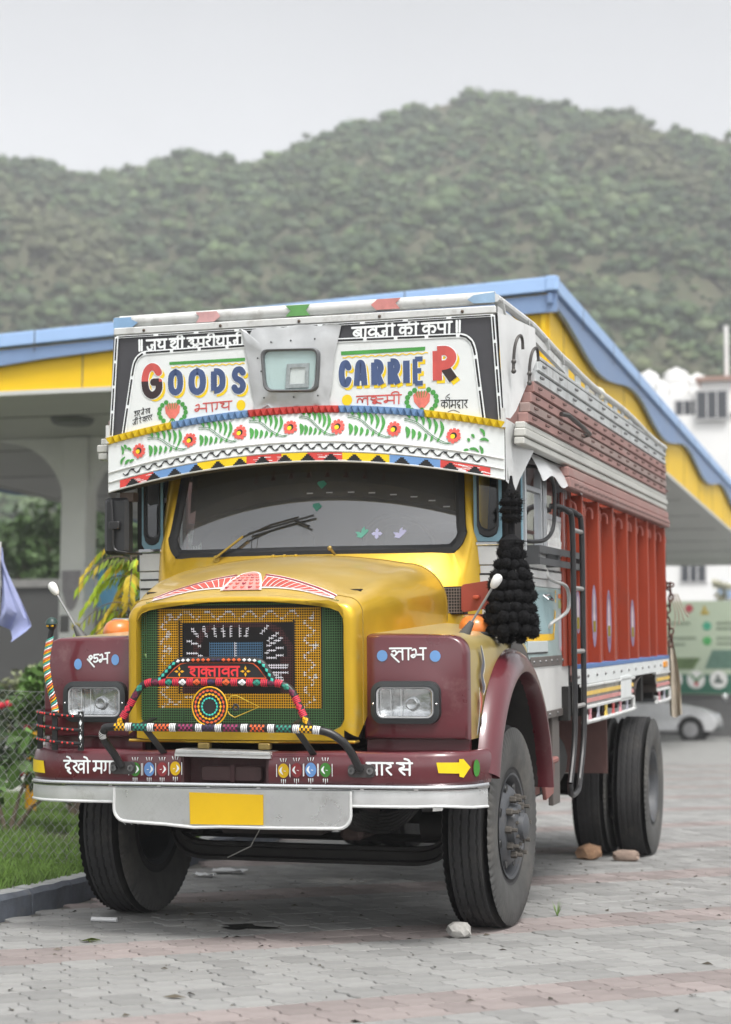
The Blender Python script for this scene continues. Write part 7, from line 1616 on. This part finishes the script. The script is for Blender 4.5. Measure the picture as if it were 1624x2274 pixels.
hm = MB().tube([(0, 0, 0), (.012, 0, .03), (.03, 0, .04), (.045, 0, .02), (.046, 0, -.02)], .007, 6, smooth=3).mesh('rope_hook', True); hm.materials.append(mat('hook_pink', lin(176, 104, 92), .5))
posts_y = [1.80, 2.39, 2.97, 3.60, 4.03, 4.62, 5.03, 5.62]
for sg in (1, -1):
    SF = lambda u, v, d, sg=sg: (sg * (1.2 + d), u, v)
    def sx(n, m_, u0, u1, v0, v1, d0, d1, bev=.004): return MB().prism([(u0, v0), (u1, v0), (u1, v1), (u0, v1)], SF, d0, d1).build(n, m_, CB_, bevel=bev)
    # red side: recessed panels between standing posts
    edges = [YF - .25] + posts_y
    for a, b in zip(edges, edges[1:]):
        sx('side_panel', redp, a, b, 1.30, 2.33, -.085, -.075, 0); mid = (a + b) / 2
        sx('panel_rib', redp, mid - .035, mid + .035, 1.30, 2.30, -.0745, -.045, .006)
    for p in posts_y:
        sx('post', redp, p - .045, p - .0, 1.29, 2.33, -.08, .0, .005); sx('post_flange', redp, p - .045, p + .05, 1.29, 2.33, -.006, .004, .002) if p > 9 else None
        for dv in (-.17, .13):
            o = link('rope_hook', hm, CB_); o.matrix_basis = Matrix.Translation(SF(p + dv, 2.235, -.07)) @ (Matrix.Rotation(math.pi, 4, 'Z') if sg < 0 else Matrix.Identity(4)) @ Matrix.Diagonal((1.1, 1, 1.1, 1))
    # blue line, white plinth with bolts
    sx('blue_line', P('side_blue', (84, 118, 172)), YF, YR, 1.279, 1.306, -.07, .006, .002); sx('plinth', white, YF, YR, 1.185, 1.278, -.07, .004, .003)
    for u in np.arange(1.5, 5.6, .33): MB().sphere(SF(u, 1.235, .004), .012, 8, 5).build('bolt', MATS['bolt_grey'], CB_, smooth=True)
    sx('rail_strip', whited, YF, 3.75, 1.165, 1.183, -.03, .012); sx('rail_strip', whited, 4.9, YR, 1.165, 1.183, -.03, .012)
    # ornamental rail: rods, yellow and pink flats, lower rail
    for u0, u1 in ((YF + .05, 3.70), (4.92, YR)):
        sx('rail_flat', P('rail_yellow', (226, 190, 90), v=.2), u0, u1, 1.115, 1.140, 0, .006, 0); sx('rail_flat', P('rail_pink', (206, 140, 136), v=.2), u0, u1, 1.072, 1.097, 0, .006, 0); sx('rail_strip', whited, u0, u1, 1.035, 1.055, -.01, .012)
        mb = MB(); [mb.prism([(u, 1.05), (u + .022, 1.05), (u + .022, 1.17), (u, 1.17)], SF, -.008, 0) for u in np.arange(u0, u1 - .02, .075)]; mb.build('rail_rods', whited, CB_, kind='stuff')
        MB().tube([SF(u0, 1.0, 0), SF(u0 + .01, .97, 0), SF(u0 + .05, .955, 0), SF(u1 - .06, .955, 0), SF(u1, .98, 0), SF(u1, 1.04, 0)], .014, 8, smooth=3).build('lower_rail', whited, CB_, smooth=True)
        cs_ = [P('lz_pink', (206, 140, 150)), P('lz_grey', (170, 170, 182)), P('lz_yellow', (226, 196, 90)), P('lz_red', (190, 80, 76))]
        for i, u in enumerate(np.arange(u0 + .15, u1 - .05, .30)): MB().prism([(u - .05, .965), (u + .05, .965), (u + .022, 1.0), (u + .05, 1.035), (u - .05, 1.035), (u - .022, 1.0)], SF, -.004, .004).build('lozenge', cs_[i % 4], CB_)
    sx('plinth_plate', white, 3.1, 3.55, 1.03, 1.20, .005, .012, .003); mb = MB()
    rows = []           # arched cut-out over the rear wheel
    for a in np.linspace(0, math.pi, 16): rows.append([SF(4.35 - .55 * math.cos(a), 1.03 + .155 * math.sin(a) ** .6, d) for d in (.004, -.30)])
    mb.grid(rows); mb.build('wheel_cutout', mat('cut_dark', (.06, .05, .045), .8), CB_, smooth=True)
    sx('tail_marker', mat('amber2', lin(226, 150, 40), .3), 5.3, 5.48, 1.215, 1.262, .004, .02, .006)
    # brown waling with pegs and the ribbed underside
    sx('waling', brn, YF - .5, YR + .02, 2.335, 2.40, -.04, .028, .008); sx('waling', brn, YF - .5, YR + .02, 2.402, 2.462, -.04, .018, .008)
    for i, u in enumerate(np.arange(1.35, 5.65, .155)): MB().bar(SF(u, 2.368, .02), SF(u + .03, 2.362, .045), .014, .011).build('peg', pkm, CB_)
    # bright grey waling along cab and body
    for v0, v1, d in ((2.478, 2.516, .006), (2.519, 2.562, .014), (2.565, 2.600, .004)):
        sx('grey_waling', mat('waling_grey', lin(196, 196, 190), .45, metal=.15, var=.10, scale=6, dirt=.2, dcol=(.38, .37, .34), dscale=4, stretch=(1, .3, 1)), .02 if v0 < 2.56 else .05, YR + .03, v0, v1, -.05, d, .006)
    # planks
    for k, (v0, v1, u0, m_) in enumerate(((2.602, 2.655, .12, brn), (2.660, 2.713, .16, brg), (2.718, 2.774, .22, brn), (2.779, 2.838, .28, brn), (2.843, 2.905, .34, plw), (2.910, 2.975, .40, plw))):
        sx('plank', m_, u0, YR, v0, v1, -.05, .006 + .003 * (k % 2), .005)
        sx('plank_bead', m_, u0, YR, v0 + .003, v0 + .010, .0, .013, .003)
        for u in np.arange(u0 + .12, YR, .36 if k < 4 else .5): MB().bar(SF(u, (v0 + v1) / 2 + .008, .006), SF(u + .03, (v0 + v1) / 2, .022), .012, .010).build('peg', pkm if k < 4 else MATS['bolt_grey'], CB_)
    MB().tube([SF(1.0, 2.742, .02), SF(1.06, 2.74, .05), SF(1.45, 2.715, .06), SF(1.75, 2.70, .055), SF(1.76, 2.69, .015)], .014, 8).build('side_handle', MATS['iron'], CB_, smooth=True)
    # top beam of cab side and open rail along the body
    topz = lambda u: np.interp(u, [-.03, 1.17, 5.68], [3.245, 3.085, 2.985])
    rl = [(sg * np.interp(u, [-.03, .5, 1.2], [1.072, 1.16, 1.2]), u, topz(u)) for u in np.linspace(-.02, 1.2, 8)] + [SF(u, topz(u) + .012 * math.sin(u * 2.2), 0) for u in np.linspace(1.35, 5.68, 18)]
    MB().tube(rl, .022, 10).build('top_rail', whited, CB_, smooth=True)
    mb = MB(); rows = []
    for u in np.linspace(-.03, 1.2, 10): x = np.interp(u, [-.03, .5, 1.2], [1.078, 1.165, 1.205]); rows.append([(sg * (x + o), u, np.interp(u, [-.03, 1.2], [3.20, 3.045]) + z) for o, z in ((-.02, -.04), (.006, -.04), (.006, .0), (-.02, .0))])
    mb.grid(rows, closed_v=True); mb.build('side_beam', whited, CB_)
    for u in (.02, .38, .74, 1.08): x = np.interp(u, [-.03, .5, 1.2], [1.072, 1.16, 1.2]); MB().bar((sg * x, u, topz(u)), (sg * (x + .004), u + .05, np.interp(u, [-.03, 1.2], [3.165, 3.03])), .05, .012, (0, 1, 0)).build('rail_web', whited, CB_)
    sx('rail_base', plw, .45, YR, 2.978, 2.998, -.04, .01, .003)
    for i, u in enumerate(np.linspace(1.32, 5.62, 13)): sx('rail_post', white if i % 3 else whited, u - .05, u + .05 + .06 * (i % 2), 2.975, topz(u), -.012, .0, .003)
    MB().tube([SF(2.45, 3.03, -.03), SF(2.6, 3.05, -.03)], .05, 10).build('rope_roll', mat('roll_cream', lin(220, 215, 195), .8), CB_, smooth=True) if sg > 0 else None
    # painted ovals on the posts
    if sg > 0:
        for p, z0, h_ in ((1.73, 1.60, .30), (2.32, 1.58, .42), (2.90, 1.56, .40), (4.0, 1.56, .32)):
            mb = MB(); PF = lambda u, v, d: SF(u, v, .002 + d); n_ = 18
            mb.disc((p + .045, z0), .020, lambda u, v, d: (SF(p - .0225, v, .003)[0], u - .02, v), .0, n_, ry=h_ / 2)
    # mud plate and under-body
    MB().box(min(sg * .55, sg * 1.0), max(sg * .55, sg * 1.0), 3.75, 3.78, .50, 1.16).build('mud_plate', mat('mud_brown', lin(112, 82, 78), .7, var=.18, scale=5), CB_)
for u in np.arange(1.5, 5.7, .6): MB().box(-1.15, 1.15, u - .04, u + .04, .98, 1.18).build('cross_bearer', cha, CB_)
# painted white and blue flashes on the red posts (face the front)
for p, z0, h_ in ((1.80, 1.62, .26), (2.39, 1.60, .40), (2.97, 1.57, .42), (4.03, 1.56, .34)):
    yy = p - .0455; FP = lambda u, v, d, yy=yy: (u, yy - .0015 - d, v)
    MB().disc((1.165, z0), .016, FP, 0, 20, ry=h_ / 2).build('post_oval', P('oval_violet', (150, 140, 165), v=.3), CB_, flat=True)
    MB().disc((1.165, z0 + .02), .006, FP, .001, 20, ry=h_ / 3.2).build('post_oval', P('oval_pale', (205, 200, 205), v=.3), CB_, flat=True); MB().poly([(1.158, z0 - .1), (1.174, z0 - .1), (1.174, z0 - .03), (1.158, z0 - .03)], FP, .002).build('post_oval', P('oval_olive', (150, 140, 60)), CB_, flat=True)
# ---------------------------------------------------------------- ladder, step, brackets on the right
LD = part('ladder', T); XL_ = 1.24
for u, nm in ((1.185, 'a'), (1.49, 'b')):
    MB().tube([(1.13, u - .11, 2.22), (1.17, u - .09, 2.222), (1.22, u - .045, 2.195), (XL_, u, 2.11), (XL_, u, 1.5), (XL_, u - .02, .94), (XL_, u - .19, .65)], .0165, 10, smooth=5).build('ladder_rail', gb, LD, smooth=True)
MB().tube([(XL_, .995, .65), (XL_, 1.01, .595), (XL_, 1.11, .58), (XL_, 1.25, .60), (XL_, 1.30, .65)], .0165, 10, smooth=4).build('ladder_foot', gb, LD, smooth=True)
for z in (2.09, 1.754, 1.389, 1.074): MB().tube([(XL_, 1.185, z), (XL_, 1.49, z)], .0135, 8).build('rung', mat('rung_grey', (.36, .35, .34), .45, metal=.4), LD, smooth=True)
ST = part('step', T); pk_ = mat('step_pink', lin(150, 100, 94), .6, var=.15, scale=6)
MB().box(1.02, 1.14, .78, 1.20, .755, .79).build('step_plate', pk_, ST, bevel=.01); MB().prism([(.95, .56), (1.15, .58), (1.20, .755), (.85, .755)], lambda u, v, d: (1.09 + d, u, v), 0, .025).build('step_bracket', pk_, ST, bevel=.005)
MB().box(.98, 1.08, .70, .92, .60, .80).build('step_box', rust, ST); MB().box(1.06, 1.09, 1.27, 1.48, .50, 1.05).build('side_plate', dgrey, ST, bevel=.004); MB().box(1.02, 1.05, 1.05, 1.13, .60, 1.06).build('side_strut', cha, ST)
MB().tube([(.70, 1.55, .68), (.70, 2.55, .68)], .24, 18).build('fuel_tank', cha, T, smooth=True)

# ================================================================== THINGS ROUND THE TRUCK
# black wool tassel hanging from the visor corner
def B3(x, y, z): return BODY @ Vector((x, y, z))
ts = thing('pompom_tassel', 'long black woollen pompom tassel hanging from the visor corner beside the door', 'tassel', B3(1.165, -.18, 1.50))
wool = mat('black_wool', (.012, .012, .013), .95, var=.4, scale=40, bump=.6, bscale=90, spec=.15)
def pom(seed, r_=1.0):
    rg = random.Random(seed); mb = MB(); vs = iv * 1.0; V_ = []; 
    for v in vs: V_.append(tuple(v * (.86 + .06 * rg.random())))
    mb.add(V_, [tuple(f) for f in if_])
    for i in range(220):
        d = Vector((rg.gauss(0, 1), rg.gauss(0, 1), rg.gauss(0, 1))).normalized(); a = d.orthogonal().normalized(); a.rotate(Matrix.Rotation(rg.uniform(0, 6.28), 3, d)); w_ = .05; l_ = rg.uniform(.94, 1.16)
        mb.add([d * .7 + a * w_, d * .7 - a * w_, d * l_ - a * w_ * .3 + a * rg.uniform(-.1, .1), d * l_ + a * w_ * .3], [(0, 1, 2, 3)])
    me = mb.mesh('pompom', merge=False, recalc=False); me.materials.append(wool); return me
poms = [pom(k) for k in range(3)]; rg = random.Random(9)
def put_pom(x, y, z, r_, sz=.85):
    o = link('pompom', poms[rg.randrange(3)], ts); o.matrix_basis = Matrix.Translation((x, y, z)) @ Matrix.Rotation(rg.uniform(0, 6), 4, 'Z') @ Matrix.Rotation(rg.uniform(0, 6), 4, 'X') @ Matrix.Diagonal((r_, r_, r_, 1))
for lvl, (z, rad, n, r_) in enumerate(((.40, .050, 7, .030), (.345, .068, 9, .030), (.29, .080, 10, .031), (.235, .094, 12, .031), (.18, .106, 13, .032), (.125, .116, 14, .032), (.07, .124, 15, .032), (.015, .120, 13, .033))):
    for i in range(n):
        a = 2 * math.pi * (i + .5 * (lvl % 2)) / n; put_pom(rad * .93 * math.cos(a) * rg.uniform(.92, 1.08), rad * .93 * math.sin(a) * rg.uniform(.92, 1.08), z + rg.uniform(-.008, .008), r_ * rg.uniform(.95, 1.22))
for a in (.3, 2.0, 4.0): put_pom(.05 * math.cos(a), .05 * math.sin(a), -.025, .034)
put_pom(.115, -.01, .04, .034); put_pom(.10, .05, .0, .032)
for z, r_, h_ in ((.455, .062, .022), (.435, .060, .02), (.415, .058, .016), (.585, .050, .026), (.625, .056, .024), (.665, .058, .028), (.695, .04, .028)):
    o = link('wool_ring', poms[rg.randrange(3)], ts); o.matrix_basis = Matrix.Translation((rg.uniform(-.004, .004), 0, z)) @ Matrix.Diagonal((r_ * 1.18, r_ * 1.18, h_ * 1.25, 1))
MB().lathe([(0, .30), (.058, .38), (.064, .44), (.060, .47), (.035, .485), (.017, .50), (.016, .56), (.04, .58), (.045, .69), (.03, .71), (.012, .76), (.006, .80)], (0, 0, 0), 'z', 18).build('core', wool, ts, smooth=True)
rg2 = random.Random(4); V = []; F = []
for i in range(420):       # loose yarn at the top bundle
    a = rg2.uniform(0, 6.28); z0 = rg2.uniform(.58, .71); r0 = .04; p = Vector((r0 * math.cos(a), r0 * math.sin(a), z0)); d = Vector((math.cos(a) * .8, math.sin(a) * .8, rg2.uniform(-.5, 1.1))).normalized() * rg2.uniform(.018, .04); w_ = Vector((-math.sin(a), math.cos(a), 0)) * .0016
    k = len(V); V += [p - w_, p + w_, p + d]; F.append((k, k + 1, k + 2))
o = leaf_obj('loose_yarn', V, F, mat('yarn_dusty', (.055, .052, .050), .95, spec=.1), ts); o['kind'] = 'stuff'
# chain and hanging cloth at the tail corner
chn = thing('tail_chain', 'rusty chain hanging from the rear corner of the red body', 'chain', (0, 0, 0)); crm = mat('chain_rust', lin(98, 66, 58), .7, metal=.3, var=.3)
lm = MB().tube([(.018 * math.cos(a), 0, .03 * math.sin(a)) for a in np.linspace(0, 6.283, 14, endpoint=False)], .0075, 6, closed=True).mesh('link', True); lm.materials.append(crm)
for i in range(11):
    p = B3(1.205 + .018 * math.sin(i * .9), 5.72, 1.86 - .046 * i); o = link('link', lm, chn); o.matrix_basis = Matrix.Translation(p) @ Matrix.Rotation(R(90 * (i % 2) + 20), 4, 'Z') @ Matrix.Rotation(R(14 * math.sin(i)), 4, 'Y')
for i in range(4): p = B3(1.16 + .02 * i, 5.70, 1.875 + .012 * math.sin(i * 2)); o = link('link', lm, chn); o.matrix_basis = Matrix.Translation(p) @ Matrix.Rotation(R(90), 4, 'Y') @ Matrix.Rotation(R(60 * i), 4, 'X')
clo = thing('hanging_cloth', 'long beige cloth and rope ends hanging at the rear corner of the truck', 'cloth', (0, 0, 0)); cm_ = mat('cloth_beige', lin(176, 166, 150), .9, var=.15, scale=9)
mb = MB(); rows = []
for t in np.linspace(0, 1, 18):
    w_ = .02 + .085 * math.sin(min(1, t * 1.15) * math.pi * .62); rows.append([tuple(B3(1.20 + .03 * t + w_ * (u - .35) + .0, 5.74 + .03 * math.sin(u * 9 + t * 3), 1.48 - .68 * t + .05 * abs(u - .4) * t)) for u in np.linspace(0, 1, 11)])
mb.grid(rows); mb.build('cloth_strip', cm_, clo, smooth=True)
for k in range(4): MB().tube([B3(1.21 + .02 * k, 5.74, 1.80), B3(1.25 + .025 * k, 5.75, 1.66), B3(1.24 + .04 * k, 5.76, 1.52 + .03 * k)], .006, 6, smooth=4).build('rope_end', cm_, clo, smooth=True)
# chock stones
def rock(name, label, cat, loc, s_, m_, seed, rough=.18, box=False):
    mb = MB(); V_ = []
    for v in iv:
        v = Vector(v); k = (1 / max(abs(v.x), abs(v.y), abs(v.z))) ** (.72 if box else .45); d = 1 + rough * noise.noise(v * 1.4 + Vector((seed, 0, 0))) + rough * .4 * noise.noise(v * 4 + Vector((seed, 5, 0))); V_.append((v.x * k * d * s_[0], v.y * k * d * s_[1], v.z * k * d * s_[2] * .92))
    zmin = min(v[2] for v in V_); mb.add([(a, b, c - zmin - .004) for a, b, c in V_], [tuple(f) for f in if_]); bm = bmesh.new(); me = mb.mesh(name); bm.from_mesh(me); bmesh.ops.subdivide_edges(bm, edges=bm.edges, cuts=1, use_grid_fill=True)
    for v in bm.verts: v.co += v.normal * .006 * noise.noise(v.co * 40 + Vector((seed, 1, 2))) if v.normal.length > 0 else Vector()
    bm.to_mesh(me); bm.free(); me.shade_smooth(); me.set_sharp_from_angle(angle=R(32)); me.materials.append(m_); o = link(name, me); o.location = loc; o.rotation_euler = (0, 0, seed); return tag(o, label, cat)
rock('chock_stone', 'pale grey stone wedged against the front tyre on the paving', 'stone', (.942, -.40, 0), (.062, .055, .042), mat('stone_pale', (.42, .41, .385), .9, var=.3, scale=30, bump=.8, bscale=60), .3, .2)
rock('chock_stone', 'brown rounded stone wedged under the inner rear tyre', 'stone', (.80, 4.16, 0), (.095, .08, .065), mat('stone_brown', lin(150, 118, 92), .9, var=.3, scale=16, bump=.8, bscale=50), 1.2, .25)
rock('chock_brick', 'grey brown broken brick under the outer rear tyre', 'brick', (1.075, 4.13, 0), (.098, .05, .045), mat('stone_brick', lin(146, 128, 116), .9, var=.2, scale=16, bump=.6, bscale=50), .05, .08, True)
# litter
pap = mat('paper_white', (.68, .69, .70), .8)
for i, (x, y, s_, lb) in enumerate(((-1.28, 2.25, .11, 'crumpled white paper near the kerb behind the front wheel'), (-1.33, 1.95, .07, 'smaller crumpled white scrap near the kerb behind the front wheel'))):
    mb = MB(); rg = random.Random(i); mb.grid([[(a * s_ + rg.uniform(-.1, .1) * s_, b * s_ * .6 + rg.uniform(-.1, .1) * s_, .012 + .02 * rg.random()) for a in np.linspace(-1, 1, 6)] for b in np.linspace(-1, 1, 5)]); o = mb.build('paper_scrap', pap, smooth=True, angle=20); o.location = (x, y, 0); tag(o, lb, 'litter')
o = MB().tube([(-.07, 0, .012), (.07, .01, .012)], .012, 8).build('paper_roll', pap, smooth=True); o.location = (-.955, -.42, 0); tag(o, 'small flattened white bottle lying on the paving at left', 'litter')
o = MB().tube([(-.1, 0, .05), (.0, .02, .03), (.08, -.02, .02)], [.026, .02, .028], 8).build('paper_roll', pap, smooth=True); o.location = (-2.75, .9, .14); o.rotation_euler = (0, .3, -.8); tag(o, 'white paper scrap lying in the grass behind the fence', 'litter')
mb = MB()
for k in range(5): a = -.5 + k * .3; mb.add([(0, 0, .004), (.05 * math.cos(a) + .012, .05 * math.sin(a), .02), (.11 * math.cos(a), .11 * math.sin(a), .006), (.05 * math.cos(a) - .004, .05 * math.sin(a) + .02, .012)], [(0, 1, 2, 3)])
o = mb.build('fallen_leaf', mat('leaf_fallen', (.16, .22, .03), .6)); o.location = (-.736, -1.18, 0); tag(o, 'green yellow fallen leaf sprig on the paving at left', 'leaf')
mb = MB(); mb.add([(-.05, 0, .004), (0, .015, .014), (.055, .0, .006), (0, -.018, .005)], [(0, 1, 2, 3)]); o = mb.build('fallen_leaf', mat('leaf_brown', (.10, .085, .06), .8)); o.location = (.318, -2.55, 0); tag(o, 'dry brown leaf on the paving in the foreground', 'leaf')
mb = MB(); rg = random.Random(8); pts = [(.13 * math.cos(a) * (1 + .5 * math.sin(3 * a + 1)), .09 * math.sin(a) * (1 + .4 * math.cos(4 * a))) for a in np.linspace(0, 6.28, 26)[:-1]]; mb.poly(pts, lambda u, v, d: (u, v, d), .0045)
o = mb.build('oil_stain', mat('oil', (.012, .012, .012), .75, spec=.1), flat=True); o.location = (-.196, -.389, 0); tag(o, 'small black oil stain on the paving under the bumper', 'stain')
mb = MB(); V = []; F = []
for k in range(14): a = rg.uniform(0, 6.28); h_ = rg.uniform(.03, .09); mb.add([(.004 * math.cos(a + 1.5), .004 * math.sin(a + 1.5), 0), (-.004 * math.cos(a + 1.5), -.004 * math.sin(a + 1.5), 0), (h_ * .5 * math.cos(a), h_ * .5 * math.sin(a), h_)], [(0, 1, 2)])
o = mb.build('weed', M['grass'], flat=True); o.location = (1.23, .64, 0); tag(o, 'small green weed growing between the pavers behind the front tyre', 'weed')
# specks of leaf and grit blown over the paving
rg = random.Random(31); V = []; F = []
for i in range(420):
    x = rg.uniform(-1.4, 3.6); y = rg.uniform(-3.6, 6); a = rg.uniform(0, 6.28); l_ = rg.choice((.006, .009, .012, .022)) * rg.uniform(.7, 1.3); k = len(V)
    V += [(x + l_ * math.cos(a), y + l_ * math.sin(a), .003), (x - l_ * .4 * math.sin(a), y + l_ * .4 * math.cos(a), .005 + l_ * .3), (x - l_ * math.cos(a), y - l_ * math.sin(a), .003), (x + l_ * .4 * math.sin(a), y - l_ * .4 * math.cos(a), .004)]; F.append((k, k + 1, k + 2, k + 3))
o = leaf_obj('ground_litter', V, F, mat('litter_specks', (.07, .06, .045), .9, var=.5, scale=3, island=.5)); tag(o, 'tiny dark leaf bits and grit scattered over the paving', 'litter', kind='stuff')
# ------------------------------------------------------------------ air between the truck and the hill
hz = MB().box(-905, 905, -305, 1205, -1.1, 190).build('haze', mat('haze_tmp', (1, 1, 1)))
hm_ = bpy.data.materials.new('haze_air'); hm_.use_nodes = True; n_ = hm_.node_tree; n_.nodes.clear()
ho = n_.nodes.new('ShaderNodeOutputMaterial'); pv = n_.nodes.new('ShaderNodeVolumePrincipled'); pv.inputs['Density'].default_value = .00108; pv.inputs['Color'].default_value = (.93, .95, .98, 1); pv.inputs['Anisotropy'].default_value = .0
n_.links.new(pv.outputs[0], ho.inputs['Volume']); hz.data.materials.clear(); hz.data.materials.append(hm_); tag(hz, 'thin pale haze in the air before the hill', 'haze', kind='stuff')
